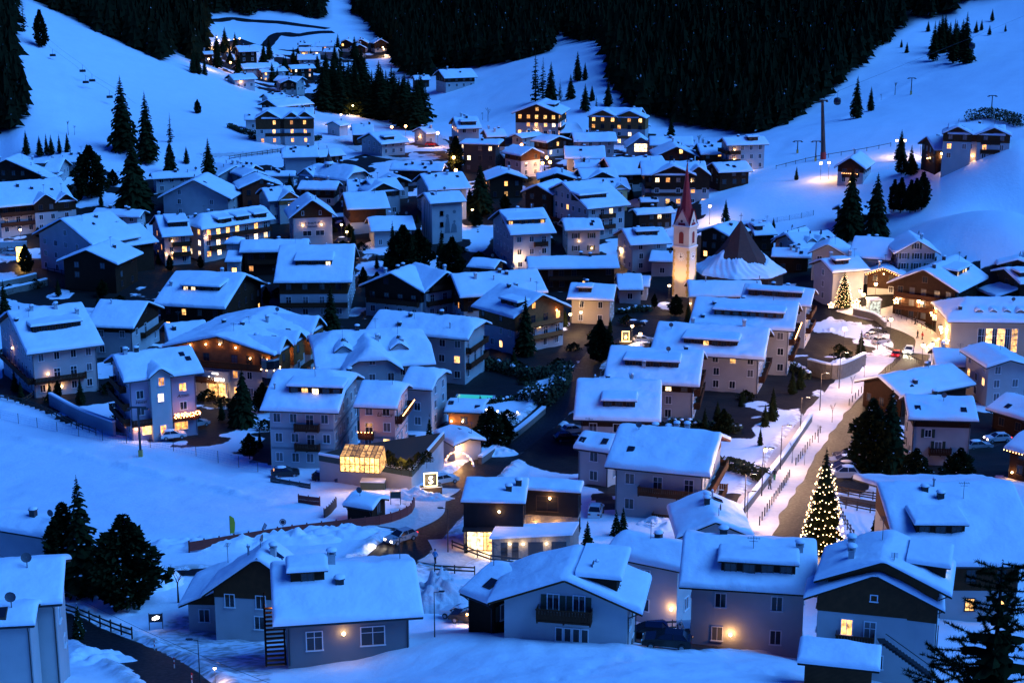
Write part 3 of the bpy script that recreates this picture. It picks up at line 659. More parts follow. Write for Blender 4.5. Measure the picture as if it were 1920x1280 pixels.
def build_block(rt, rel, B, world, o, first=True):
    """one wing: walls, roof and snow, windows, balconies, dormers, chimneys, all children of rt"""
    W, L, h, t, mono = B['W'], B['L'], B['h'], B['t'], B['mono']
    oh = o.get('oh', min(1.25, W*0.10)); ov = o.get('ov', min(1.15, L*0.09)); w, l = W-2*oh, L-2*ov
    rs = random.Random(int(B['c'].x*13+B['c'].y*7)); hl, hr = o.get('hip', (0, 0)); zr = h+(W if mono else W/2)*t; far = B['c'].y
    def put(name, me, M, parent=rt): 
        ob = link(name, me, parent); ob.matrix_basis = rel@M if parent is rt else M; return ob
    I = Matrix.Identity(4); Tr = Matrix.Translation
    def roof(x, y, rnd=0.0):
        x = np.asarray(x, float); y = np.asarray(y, float)
        z = h+(y+W/2)*t if mono else zr-np.sqrt(y*y+rnd*rnd)*t
        for f, sgn in ((hl, -1), (hr, 1)):
            if f > 0:
                zE = h+(1-f)*(W/2*t); z = np.minimum(z, zE+(L/2-sgn*x)*max(t*1.25, 0.45))
        return z
    def rf(x, y): return float(roof(x, y))
    hip = hl > 0 or hr > 0
    # ---- walls
    wm = o.get('wall', WHITE); mb = MB(); zmin = -0.3
    for sx in (-1, 1):
        for sy in (-1, 1):
            q = world@Vector((sx*l/2, sy*w/2, 0)); zmin = min(zmin, T(q.x, q.y)-q.z-0.6)
    def shell(mb, off, z0, zcap=None):
        X, Y = l/2+off, w/2+off
        xs = np.linspace(-X, X, 15) if hip else np.array([-X, X]); ys = np.array(sorted(set(list(np.linspace(-Y, Y, 13 if hip else 3)))))
        for pts in ([(x, -Y) for x in xs], [(X, y) for y in ys], [(x, Y) for x in xs[::-1]], [(-X, y) for y in ys[::-1]]):
            top = [(x, y, max(z0+.05, rf(x, y)-0.15)) for x, y in pts]
            mb.poly([(pts[0][0], pts[0][1], z0), (pts[-1][0], pts[-1][1], z0)] + top[::-1])
    shell(mb, 0, zmin); put('wall', mb.mesh('wall', wm), I)
    cz = o.get('clad')
    if cz is not None:
        mb = MB(); shell(mb, 0.05, cz*h); put('cladding', mb.mesh('cladding', o.get('cladm', DARKW)), I)
    # ---- roof and its snow
    xs = np.linspace(-L/2, L/2, 25 if hip else 2); ys = np.array([-W/2, W/2]) if mono else np.array(sorted([-W/2, 0, W/2] + (list(np.linspace(-W/2, W/2, 17)[1:-1]) if hip else [])))
    ys = np.unique(np.round(ys, 4))
    rm = put('roof', hf_mesh('roof', xs, ys, lambda x, y: roof(x, y), lambda x, y: roof(x, y)-0.26, o.get('roofm', ROOFW), False, True), I)
    sth = o.get('snow', 0.42)
    if sth > 0:
        g = 0.1; sx_, sy_ = L/2+0.06, W/2+0.08; st = 0.7 if far < 300 else 1.0
        xs = edge_lines(-sx_, sx_, st if not hip else min(st, .6)); ys = edge_lines(-sy_, sy_, st if not hip else min(st, .6), None if mono else 0.0)
        ox, oy = B['c'].x, B['c'].y
        def top(x, y):
            d = np.minimum(sx_-np.abs(x), sy_-np.abs(y)); e = np.clip(d/0.34, 0, 1); pr = np.sqrt(np.maximum(0, 1-(1-e)**2))
            th = sth*(1+0.32*vnoise(x+ox, y+oy, 4.0, 11)+0.2*vnoise(x+ox, y+oy, 1.5, 12)) + 0.12*vnoise(x+ox, y+oy, 0.9, 13)*e - .10*np.exp(-((y+W/2-1.6)/.5)**2)*(.5+.5*vnoise(x+ox, y*0, 3.0, 14))
            return roof(x, y, 0.5)+0.04+th*(0.18+0.82*pr)
        sm = hf_mesh('snow', xs, ys, top, lambda x, y: roof(x, y)-0.04, SNOWR, True)
        put('snow', sm, I, rm)
    # ---- gutters and downpipes
    if far < 330 and not mono and not hip and not o.get('inner'):
        for sg in (-1, 1):
            gb = MB(); gb.bar((-L/2+.05, sg*(W/2+.02), h-.22), (L/2-.05, sg*(W/2+.02), h-.22), .07, None, 6); put('gutter', gb.mesh('gutter', METAL), I)
        for sx in (-1, 1):
            gb = MB(); gb.bar((sx*(l/2-.12), -W/2, h-.25), (sx*(l/2-.12), -w/2-.09, h-.85), .05, None, 6); gb.bar((sx*(l/2-.12), -w/2-.09, h-.85), (sx*(l/2-.12), -w/2-.09, -.3), .05, None, 6); put('downpipe', gb.mesh('downpipe', METAL), I)
    # ---- facades
    F = dict(front=((-l/2, -w/2), (1, 0), (0, -1), l), right=((l/2, -w/2), (0, 1), (1, 0), w), back=((l/2, w/2), (-1, 0), (0, 1), l), left=((-l/2, w/2), (0, -1), (-1, 0), w))
    nf = max(1, int(round(h/2.75))); fh = h/nf; R3 = world.to_3x3(); bal = o.get('bal', []); lit = o.get('lit', 0.08); style = o.get('frame', 'white')
    def fmat(side, u, z, out=0.0):
        (x0, y0), (dx, dy), (nx, ny), _ = F[side]
        return Tr((x0+dx*u+nx*out, y0+dy*u+ny*out, z)) @ Matrix.Rotation(math.atan2(dy, dx), 4, 'Z')
    def window(side, u, z, ww, wh, lt=None, st=None, out=0.0, shut=False):
        fr, pn = win_meshes(ww, wh, st or style)
        wo = put('window', fr, fmat(side, u, z, out)); p = rs.random()
        if lt is None: lt = p < lit
        m = (rs.choice((LIT1, LIT1, LIT2, LIT3)) if lt else (GLASS if rs.random() < .75 else GLASSC))
        if hasattr(lt, 'name'): m = lt
        link('pane', pn[m.name], wo)
        if shut and ww >= .8:
            for s in (-1, 1): link('shutter', SHUT, wo, (s*(ww/2+.34), 0, 0))
    skip = o.get('nowin', ()); own = o.get('win')
    for side in SIDES:
        (x0, y0), (dx, dy), (nx, ny), ln = F[side]
        nw = R3@Vector((nx, ny, 0)); mid = world@Vector((x0+dx*ln/2, y0+dy*ln/2, h/2)); facing = nw.dot((CAM-mid).normalized())
        if facing < -0.12 or o.get('inner'): continue
        bmode = {k: (a, b) for s, k, a, b in bal if s == side}
        if side not in skip:
            cand = None
            if own and side in own: 
                for (u, z, ww, wh, lt) in own[side]: window(side, u*ln, z, ww, wh, lt, shut=o.get('shut', False))
            else:
                sp = o.get('sp', 2.7); n_ = max(1, int((ln-0.6)/sp)); ww0 = rs.choice((0.9, 1.0, 1.1))
                for k in range(nf+2):
                    for i in range(n_):
                        u = ln*(i+0.5)/n_ + (rs.uniform(-.15, .15)); z = k*fh+1.65
                        if k*fh+2.5 > rf(x0+dx*u, y0+dy*u)-0.25: 
                            if k*fh+2.2 > rf(x0+dx*u, y0+dy*u)-0.3: continue
                        if k >= nf and rs.random() < 0.3: continue
                        if rs.random() < o.get('gap', 0.12): continue
                        on_b = k in bmode and bmode[k][0]*ln <= u <= bmode[k][1]*ln
                        out = 0.05 if cz is not None and z > cz*h else 0.0
                        if on_b: window(side, u, k*fh+1.15, 1.1, 2.1, st='dark' if out else None, out=out)
                        else: window(side, u, z, ww0, 1.3, st='dark' if out else None, out=out, shut=o.get('shut', False))
        for s, k, a, b in bal:
            if s != side: continue
            bw = (b-a)*ln; z = k*fh; mb = MB(); dp = o.get('bdepth', 1.15)
            mb.box(-bw/2, bw/2, -dp, -0.02, -0.16, 0.0)
            for q in range(max(2, int(bw/2.5))+1): mb.box(-bw/2+q*(bw-.12)/max(2, int(bw/2.5)), -bw/2+q*(bw-.12)/max(2, int(bw/2.5))+.12, -dp+.1, -.02, -.34, -.16)
            bo = put('balcony', mb.mesh('balcony', RAIL), fmat(side, (a+b)/2*ln, z+0.05)); rb = MB()
            if far < 330:
                n_ = max(3, int(bw/0.24))
                for q in range(n_): rb.box(-bw/2+q*bw/n_+.012, -bw/2+(q+1)*bw/n_-.012, -dp-.03, -dp, 0.06, 0.92)
                for sx in (-1, 1):
                    for q in range(4): rb.box(sx*bw/2-.015, sx*bw/2+.015, -dp+q*dp/4+.01, -dp+(q+1)*dp/4-.01, .06, .92)
            else:
                rb.box(-bw/2, bw/2, -dp-.03, -dp, .06, .92); rb.box(-bw/2-.02, -bw/2+.02, -dp, 0, .06, .92); rb.box(bw/2-.02, bw/2+.02, -dp, 0, .06, .92)
            rb.box(-bw/2-.05, bw/2+.05, -dp-.08, -dp+.06, .92, 1.0)
            link('railing', rb.mesh('railing', o.get('railm', RAIL)), bo)
            if (side, k) in o.get('strings', ()):
                sb = MB(); n_ = max(4, int(bw/0.55))
                for q in range(n_+1): sb.ball((-bw/2+q*bw/n_, -dp-.12, 1.02), .085, 5, 3)
                tag(link('light_string', sb.mesh('light_string', BULBO), bo), kind='stuff')
                lamp_light(bo, (0, -dp-.5, 1.3), o.get('spow', 30), (1, .45, .15), .4)
    # ---- lamps on the walls
    for side, u, z, pw in o.get('lamps', ()):
        lo = MB(); lo.ball((0, -.22, 0), .16, 8, 5); lo.box(-.06, .06, -.15, 0, -.05, .05)
        lb = put('wall_lamp', lo.mesh('wall_lamp', BULB), fmat(side, u*F[side][3], z)); lamp_light(lb, (0, -.55, .1), pw)
    # ---- lights along the eave or gable
    for side, col in o.get('eave_lights', ()):
        sb = MB(); ln = L if side in ('front', 'back') else W; n_ = max(6, int(ln/.5)); y = {'front': -W/2-.06, 'back': W/2+.06}.get(side)
        for q in range(n_+1):
            s = -ln/2+q*ln/n_
            if y is not None: sb.ball((s, y, h-.24), .09, 5, 3)
            else: x = (-1 if side == 'left' else 1)*(L/2+.05); sb.ball((x, s, rf(0, s)-.3), .09, 5, 3)
        tag(put('light_string', sb.mesh('light_string', col), I), kind='stuff')
    # ---- dormers
    for dm in o.get('dm', ()):
        u0, u1, v0, v1 = dm[:4]; sg = dm[4] if len(dm) > 4 else -1; dl = dm[5] if len(dm) > 5 else 0.0
        x0, x1 = -L/2+u0*L, -L/2+u1*L; yf, yb = W/2*(1-v0), W/2*(1-v1); zb = h+(W/2-yb)*t; zf0 = h+(W/2-yf)*t
        zf = max(zf0+1.45, zb-(yf-yb)*0.10); zb = max(zb, zf+.08)
        Mx = Matrix.Scale(1, 4) if sg < 0 else Matrix.Rotation(math.pi, 4, 'Z')
        if sg > 0: x0, x1 = -x1, -x0
        mb = MB(); mb.poly(((x0, -yf, zf0-.1), (x1, -yf, zf0-.1), (x1, -yf, zf), (x0, -yf, zf)))
        for x in (x0, x1): mb.poly(((x, -yf, zf0-.1), (x, -yf, zf), (x, -yb, zb), (x, -yb, zb-2.0)))
        do = put('dormer', mb.mesh('dormer', o.get('dmm', DARKW)), Mx)
        def dr(x, y): return zf+(np.asarray(y)+yf)*(zb-zf)/max(.1, yf-yb)
        ys = np.array([-yf-.45, -yb+.3]); 
        link('dormer_roof', hf_mesh('dormer_roof', np.array([x0-.3, x1+.3]), ys, lambda x, y: dr(x, y)+.16, lambda x, y: dr(x, y)+.0, ROOFW, False, True), do)
        xs = edge_lines(x0-.36, x1+.36, .8); ys = edge_lines(-yf-.5, -yb+.5, .6); cx_ = (x0+x1)/2; hw = (x1-x0)/2+.36
        def tp(x, y):
            d = np.minimum(hw-np.abs(x-cx_), y+yf+.5); e = np.clip(d/.3, 0, 1); pr = np.sqrt(np.maximum(0, 1-(1-e)**2))
            return dr(x, y)+.18+.38*(.2+.8*pr)*(1+.2*vnoise(x, y, 2.0, 5))
        link('snow', hf_mesh('snow', xs, ys, tp, lambda x, y: dr(x, y)+.12, SNOWR, True), do)
        hgt = zf-zf0; n_ = max(1, int((x1-x0)/1.5)); wh = min(1.1, hgt-.4)
        if wh > .35:
            for q in range(n_):
                fr, pn = win_meshes(0.95, round(wh, 1), 'dark'); wo = link('window', fr, do, (x0+(q+.5)*(x1-x0)/n_, -yf-.01, (zf+zf0)/2-.02))
                m = rs.choice((LIT1, LIT2)) if rs.random() < dl else GLASS
                wo2 = link('pane', pn[m.name], do, (x0+(q+.5)*(x1-x0)/n_, -yf-.015, (zf+zf0)/2-.02))
    # ---- antennas, dishes and skylights
    if not o.get('inner') and far < 520 and not mono and rs.random() < .85:
        x = rs.uniform(-.4, .4)*L; y = rs.uniform(-.45, .2)*W/2; put('antenna' if rs.random() < .45 else 'satellite_dish', ANT if rs.random() < .45 else DISH, Tr((x, y, rf(x, y)+.3)))
        if not o.get('dm'):
            for _ in range(rs.choice((0, 1, 2))):
                x = rs.uniform(-.38, .38)*L; y = -rs.uniform(.25, .7)*W/2; sk = put('skylight', SKYL, Tr((x, y, rf(x, y)+sth*1.15))@Matrix.Rotation(math.atan(t), 4, 'X')); link('pane', SKYP, sk)
    # ---- chimneys
    chs = o.get('ch')
    if chs is None and not o.get('inner') and not mono: chs = [(rs.uniform(.15, .85), rs.uniform(-.5, .3), rs.choice(('box', 'dark', 'dark', 'pipe'))) for _ in range(rs.choice((1, 2, 3, 3)) if first else rs.choice((0, 1)))]
    for u, v, k in chs or ():
        cm, sm = chimney_mesh(k); x, y = -L/2+u*L, v*W/2
        co = put('chimney', cm, Tr((x, y, rf(x, y)+.40))@Matrix.Scale(.78, 4)); link('snow_cap', sm, co)
    return dict(W=W, L=L, w=w, l=l, h=h, zr=zr, roof=rf, put=put, fmat=fmat, F=F, fh=fh, window=window, oh=oh, ov=ov, rel=rel, world=world, rt=rt, t=t)
def bmatrix(B): return Matrix.Translation(B['c'])@Matrix.Rotation(B['rot'], 4, 'Z')
def house(kind, tile, p1, p2, p3, h, label, L=None, name='house', cat='house', group=None, pitch=21.0, mono=False, near=80.0, sub=(), xg=(), **o):
    B = solve(kind, tile, p1, p2, p3, h, pitch, L, mono, near)
    rt = root(name, label, cat, B['c'], B['rot'], group); Mw = bmatrix(B); inv = Mw.inverted()
    info = [build_block(rt, Matrix.Identity(4), B, Mw, o)]
    for x in xg:   # cross gables on a long side: (u, width, projection, side, options)
        u, wd, pr = x[:3]; sg = x[3] if len(x) > 3 else -1; xo = dict(o); xo.update(inner=False, ch=(), dm=(), bal=(), lamps=(), eave_lights=(), strings=(), hip=(0, 0), win=None); xo.update(x[4] if len(x) > 4 else {})
        Lx = B['W']/2+pr; rise = min(wd/2*0.75, B['W']/2*B['t']*0.97)
        BB = dict(c=B['c'], rot=0, W=wd, L=Lx, h=h+xo.get('dh', 0.0), t=rise/(wd/2), mono=False); xo['ov'] = 0.35 if pr < .5 else .7; xo['oh'] = .35
        rel = Matrix.Translation((-B['L']/2+u*B['L'], sg*Lx/2, 0))@Matrix.Rotation(R(90) if sg < 0 else R(-90), 4, 'Z')
        if sg < 0: xo['nowin'] = ('right', 'front', 'back')
        else: xo['nowin'] = ('right', 'front', 'back')
        info.append(build_block(rt, rel, BB, Mw@rel, xo, False))
    for s in sub:
        so_ = dict(o); so_.update(dm=(), bal=(), lamps=(), eave_lights=(), strings=(), hip=(0, 0), win=None, ch=None); so_.update(s.get('o', {}))
        BB = solve(s['k'], s.get('tile', tile), *s['p'], s['h'], s.get('pitch', pitch), s.get('L'), s.get('mono', False), s.get('near', near)); BB['c'] = BB['c'].copy()
        Ms = bmatrix(BB); info.append(build_block(rt, inv@Ms, BB, Ms, so_, False))
    HOUSES.append((label, B, rt)); rt['_'] = 0; del rt['_']
    return rt, info
# ------------------------------------------------------------------ the village, house by house (roof corners read in pixels)
def S(*a, **k): return house('S', *a, **k)
def G(*a, **k): return house('G', *a, **k)
DK = dict(wall=DARKW, frame='dark'); WB = dict(clad=0.62, cladm=DARKW); LF = 'left'; RF = 'right'; FR = 'front'; BK = 'back'
# --- foreground
S('B1',(-150,925),(297,893),(185,695),6.8,'white house with outside stair beside the bottom lane, thick snow on its roof',wall=WHITE,lit=0,ch=(),nowin=('front',),
  win={'right':[(.3,4.6,1.0,1.2,False),(.65,1.2,.8,.8,False)]}, sub=[dict(k='S',p=((-150,1012),(165,996),(100,915)),h=5.6,o=dict(nowin=(FR,LF,RF),ch=()))])
S('B1',(-120,525),(232,583),(100,468),6.0,'pale blue house with ribbed snowy roof and brown gable balcony below the ski piste',wall=PALE,lit=0,bal=[(RF,1,.1,.9)],ch=[(.62,-.1,'dark')],nowin=(FR,))
grey_h = S('B7',(680,552),(1580,492),(555,232),3.9,'grey bungalow with white framed windows, wooden side stair and a lit wall lamp',pitch=19,wall=GREY,lit=0,snow=.5,
  win={'front':[(.22,1.75,1.25,1.6,False),(.70,1.85,1.9,1.6,False)],'left':[(.3,2.0,.8,1.0,LIT1)]},lamps=[(FR,.46,2.3,30)],ch=[(.46,-.42,'dark'),(.42,.0,'box')],dm=[(.13,.36,.66,.92)])
G('B7',(112,432),(570,440),(342,345),3.0,'low white house with brown timber gable and hipped snowy roofs behind the grey bungalow',L=8,clad=.95,cladm=BROWN,lit=0,ch=(),
  sub=[dict(k='G',p=((250,372),(930,410),(640,150)),h=4.4,L=5,o=dict(ch=[(.4,-.2,'box'),(.6,.3,'pipe')]))])
G('P',(915,1128),(1203,1150),(1050,1085),6.8,'white gabled house with flower balcony and four narrow windows above the snow field',L=7.5,near=134,lit=0,wall=WHITE,roofm=BROWN,bdepth=1.2,
  bal=[(LF,1.68,.28,.72)],win={'left':[(.40,6.9,.9,1.5,False),(.61,6.9,.9,1.5,False),(.45,4.1,.5,1.15,False),(.52,4.1,.5,1.15,False),(.59,4.1,.5,1.15,False),(.66,4.1,.5,1.15,False)]},shut=True,
  ch=[(.45,-.35,'pipe')],dm=[(.15,.95,.35,.8,-1)],sub=[dict(k='S',p=((862,1109),(918,1131),(912,1054)),h=6.2,near=138,o=dict(wall=DARKW,ch=(),nowin=(FR,LF)))])
S('B6',(405,300),(1012,338),(600,92),6.6,'long white apartment block with stepped eaves, wide shed dormer and two bright wall lamps',near=146,lit=.03,snow=.5,hip=(0,.35),ch=[(.3,.1,'dark'),(.87,-.3,'box')],dm=[(.30,.84,.26,.58)],
  lamps=[(FR,.36,1.7,60)],sp=3.6,sub=[dict(k='S',p=((75,165),(420,236),(200,85)),h=6.6,o=dict(hip=(.4,0),lamps=[(FR,.93,1.9,60)],ch=[(.5,.2,'dark')],sp=4))])
G('B6',(395,88),(735,86),(545,18),5.5,'plain house with hipped snowy roof just behind the long white apartment block',L=10,lit=0)
G('B6',(1000,275),(1600,345),(1290,190),8.6,'white house with brown boarded gable, arched door and outside stair by the wood shed',L=7.5,near=133,clad=.66,cladm=BROWN,lit=0,ch=[(.25,.5,'box'),(.6,.55,'box'),(.75,-.8,'pipe')],nowin=(LF,),
  dm=[(.25,.85,.12,.6,-1,.3)],sub=[dict(k='G',p=((955,350),(1570,408),(1240,248)),h=7.0,L=3.6,near=127,o=dict(clad=.83,cladm=BROWN,ch=(),nowin=(FR,),bal=[(LF,1.35,.18,.52)],win={'left':[(.27,4.5,.9,1.4,LIT1),(.48,4.2,.9,1.9,False),(.5,7.4,.5,.5,LIT3),(.3,1.6,.8,1.1,False),(.55,1.5,1.1,1.2,False)]}))])
S('B6',(925,632),(1285,670),(1012,574),2.7,'small timber wood shed with low snowy roof beside the white stair house',near=122,name='wood_shed',cat='shed',pitch=8,mono=True,wall=BROWN,lit=0,nowin=SIDES)
S('B5',(1150,918),(2050,925),(1140,428),6.5,'big hall with huge snow roof, glazed roof lantern and timber framed lit windows',name='hall',cat='hall',pitch=16,wall=WHITE,clad=.5,cladm=BROWN,lit=.75,frame='dark',snow=.5,nowin=(LF,),ov=2.6,dm=[(.16,.50,.34,.62)],ch=[(.32,-.12,'dark'),(.40,-.05,'pipe'),(.42,-.2,'dark')],sp=3)
S('B2',(742,1046),(946,1080),(800,967),2.2,'small dark ticket hut with snowy gable roof at the foot of the piste',name='wooden_hut',cat='hut',wall=DARKW,lit=0,nowin=(FR,),ch=(),frame='dark')
# --- hotel with the glass veranda and its neighbours
linder = S('B2',(175,397),(712,416),(430,128),9.3,'pale hotel with painted window frames, glowing terrace veranda and wide glazed dormer',name='hotel',cat='hotel',wall=WHITE,hip=(.15,.45),lit=0,dm=[(.30,.98,.38,.70,-1,.35)],ch=[(.1,-.55,'pipe'),(.9,.4,'dark')],sp=2.3,gap=0,
  bal=[(FR,2,.40,.78),(FR,1,.40,.78)],strings=(),
  sub=[dict(k='S',p=((815,373),(1112,386),(870,203)),h=10.0,o=dict(wall=PINK,hip=(0,.45),bal=[(FR,2,.0,.40),(RF,3,.0,.9)],strings=((FR,2),(RF,3)),spow=60,lit=.05,sp=2.2,gap=0,ch=()))])
S('T5',(95,935),(765,900),(300,718),9.0,'sprawling hotel with hipped snow roofs and rounded dormers behind the pink hotel',name='hotel',cat='hotel',hip=(.5,.5),lit=.05,xg=[(.46,10.5,2.5,-1,dict(hip=(.5,0))),(.25,3.2,-3.5,-1,dict(dh=2.2)),(.72,3.2,-3.5,-1,dict(dh=2.2))],ch=[(.55,-.35,'box'),(.75,-.5,'box'),(.4,0,'dark')],
  sub=[dict(k='S',p=((562,1032),(745,1046),(650,922)),h=7.5,o=dict(hip=(0,.45),ch=()))])
S('T5',(372,716),(945,766),(480,604),9.0,'hotel with dark corner balconies and half hipped roof above the snowy pool garden',name='hotel',cat='hotel',hip=(.1,.5),bal=[(RF,1,.05,.95),(RF,2,.05,.95)],lit=.05,ch=[(.35,-.25,'dark'),(.62,.05,'dark'),(.3,-.7,'dark'),(.78,-.6,'pipe')])
G('T5',(335,467),(700,503),(505,392),6.6,'double gabled chalet with long dark balcony among the roofs left of the tall dark firs',L=10,clad=.6,cladm=DARKW,lit=.04,bal=[(LF,1,.05,.97)],name='chalet',cat='chalet',
  sub=[dict(k='G',p=((702,502),(955,461),(830,387)),h=6.6,L=13,o=dict(clad=.9,bal=[(LF,1,0,1),(LF,2,.1,.9)],lit=.1))])
S('T5',(900,530),(1392,500),(1100,386),7.0,'chalet roof dotted with chimneys just behind the chalet with lit orange balconies',clad=.5,cladm=DARKW,lit=.05,ch=[(.25,-.3,'box'),(.45,-.4,'pipe'),(.55,-.1,'dark'),(.62,-.2,'dark'),(.85,-.6,'pipe')],name='chalet',cat='chalet')
G('T5',(1200,646),(1522,583),(1386,508),8.3,'chalet with honey timber gable, lit orange balconies and a tall fir at its corner',L=14,wall=WHITE,clad=.62,cladm=HONEY,railm=HONEY,bal=[(LF,1,.08,.92),(LF,2,.08,.92)],lit=.25,lamps=[(LF,.85,8.0,25),(LF,.5,5.2,25),(LF,.3,2.4,25)],dm=[(.1,.5,.3,.6,1)],name='chalet',cat='chalet')
S('T5',(1497,537),(1757,547),(1560,453),6.0,'beige house with one small dormer between the orange lit chalet and the church',wall=CREAM,lit=.02,dm=[(.22,.5,.35,.65)],ch=[(.35,.1,'dark')])
S('T5',(1280,372),(1792,364),(1400,302),5.6,'low brown apartment house with lit ground floor in front of the wide white chapel road',wall=DARKW,frame='dark',lit=.12,bal=[(FR,1,.2,.6)],lamps=[(RF,.4,2.0,40)],ch=[(.15,0,'pipe'),(.6,0,'dark'),(.7,-.1,'dark')])
S('T5',(1782,487),(1925,487),(1850,402),3.4,'small low white house beside the church square hedge',lit=0,ch=())
S('T5',(937,357),(1092,371),(962,309),4.0,'small roof tucked between the dark firs and the lit christmas terrace',wall=DARKW,lit=0,ch=())
S('T5',(1182,181),(1438,168),(1068,46),9.5,'tall pale apartment house with brown dormer storey and one lit corner window',wall=WHITE,lit=.02,dm=[(.03,.86,.36,.80,-1,.35)],dmm=BROWN,bal=[(FR,2,.55,.9)],lamps=[(FR,.75,1.8,40)],ch=[(.45,.15,'dark'),(.75,.1,'pipe')],sp=3)
S('T5',(1486,156),(1704,151),(1560,90),6.6,'white cube house with lit arched doorway beside the tall pale apartment house',hip=(.25,.25),lit=.02,lamps=[(FR,.75,1.6,30),(FR,.35,3.5,20)],ch=[(.2,.2,'pipe')],shut=True,sp=3.4)
S('T5',(1852,238),(2085,226),(1792,150),7.2,'white three storey house with single dormer left of the church tower',lit=.02,dm=[(.25,.75,.45,.8)],sp=3.2)
S('T5',(402,161),(656,151),(372,86),4.8,'low white house with dark boarded end behind the dark fir group',lit=0,wall=WHITE,nowin=(LF,))
S('P',(513,530),(660,529),(545,461),8.6,'wide white apartment house with brown balcony band and dormer with one lit pane',wall=WHITE,lit=.06,clad=.66,cladm=BROWN,dm=[(.25,.72,.42,.76,-1,.4)],bal=[(FR,1,.0,1.0)],sp=3.0,ch=[(.6,.3,'pipe')])
S('T4',(1335,277),(1722,272),(1400,214),6.0,'brown flat pitched house with lit upper windows and a small capped turret',wall=DARKW,frame='dark',lit=.3,snow=.5,bal=[(FR,1,.05,.95)],ch=[(.55,.2,'dark')],sub=[dict(k='S',p=((1252,228),(1336,230),(1290,195)),h=7.0,o=dict(hip=(.9,.9),ch=(),wall=WHITE,nowin=SIDES)),dict(k='S',p=((1255,330),(1345,330),(1260,275)),h=4.0,o=dict(ch=(),wall=WHITE))])
S('T4',(1125,151),(1537,91),(1140,60),8.4,'long hotel with steep snowy mansard, three roof boxes and rows of lit balconies',name='hotel',cat='hotel',pitch=30,hip=(.9,.25),wall=WHITE,lit=.8,frame='white',bal=[(FR,2,.08,1.0),(FR,1,.08,1.0)],dm=[(.24,.42,.12,.72),(.49,.66,.12,.72),(.73,.90,.12,.72)],sp=2.6,gap=.02,ch=[(.1,.2,'dark'),(.3,.4,'box')],lamps=[(FR,.03,6.0,60)])
S('T4',(905,193),(1078,181),(740,83),7.8,'white apartment house with roof box and two lit balconies beside the mansard hotel',wall=WHITE,lit=.3,bal=[(FR,1,.3,1.0),(FR,2,.3,1.0)],dm=[(.30,.92,.35,.95)],lamps=[(FR,.3,6.4,20),(FR,.3,3.4,20),(FR,.05,3.0,60)],ch=[(.2,.3,'box')])
G('T4',(180,178),(517,241),(338,92),9.2,'large white and black house with sweeping snow roof above the black boarded chalet',L=15,wall=WHITE,lit=.02,ch=[(.6,-.2,'dark')],sp=4,sub=[dict(k='S',p=((683,247),(886,218),(665,132)),h=7.4,o=dict(clad=0.0,cladm=DARKW,dm=[(.0,.35,.5,.9)],ch=()))])
G('T4',(315,329),(656,346),(512,265),7.2,'black boarded chalet with a plain gable and snowy roof by the left road',L=14,wall=DARKW,frame='dark',lit=.02,ch=[(.6,-.4,'dark')],name='chalet',cat='chalet',sp=4.5)
S('T4',(852,571),(1256,593),(1436,406),6.2,'long dark timber chalet with lit dormer and lit windows in its big right gable',wall=DARKW,frame='dark',lit=.22,snow=.5,dm=[(.28,.80,.42,.80,-1,.6)],ch=[(.6,.2,'box'),(.1,-.5,'box')],name='chalet',cat='chalet',sp=3.2)
S('T4',(470,691),(746,701),(592,546),6.6,'white house with dark timber gable and plain snow roof above the piste hotel',wall=WHITE,clad=.8,cladm=DARKW,lit=.04,ch=[(.3,-.2,'pipe')],sp=4,bal=[(RF,1,.3,1)])
S('T4',(150,846),(580,791),(330,577),8.8,'white apartment house with lit wall lamps, long balcony and recessed roof terrace',wall=WHITE,lit=.06,snow=.5,dm=[(.18,.82,.42,.70)],bal=[(FR,1,.0,.8),(LF,1,0,1)],lamps=[(FR,.22,4.3,30),(FR,.22,1.6,30),(FR,.42,1.6,30),(LF,.4,6.3,30)],ch=[(.05,-.3,'dark'),(.2,.2,'pipe'),(.3,-.1,'box'),(.62,-.1,'box'),(.85,-.3,'box'),(.7,.3,'dark')])
armin = S('T4',(690,1001),(1137,946),(525,868),10.4,'lilac hotel with white corner tower, script lettering and stacked dark side balconies',name='hotel',cat='hotel',wall=LILAC,lit=.04,snow=.5,bal=[(LF,1,.05,.95),(LF,2,.05,.95),(LF,3,.2,.8),(FR,1,.0,.33),(FR,1,.6,1.0)],ch=[(.3,.0,'dark'),(.15,-.1,'box'),(.2,.2,'dark')],
  xg=[(.45,4.0,.8,-1,dict(wall=WHITE,lit=.5,dh=.4))],lamps=[(FR,.06,1.9,90)],win={'front':[(.15,7.6,1.1,1.3,False),(.15,4.8,1.1,1.3,False),(.80,8.0,1.1,1.3,LIT3),(.80,4.8,1.1,1.3,False),(.25,1.4,2.0,1.4,LIT1),(.75,1.4,2.2,1.3,LIT3)]})
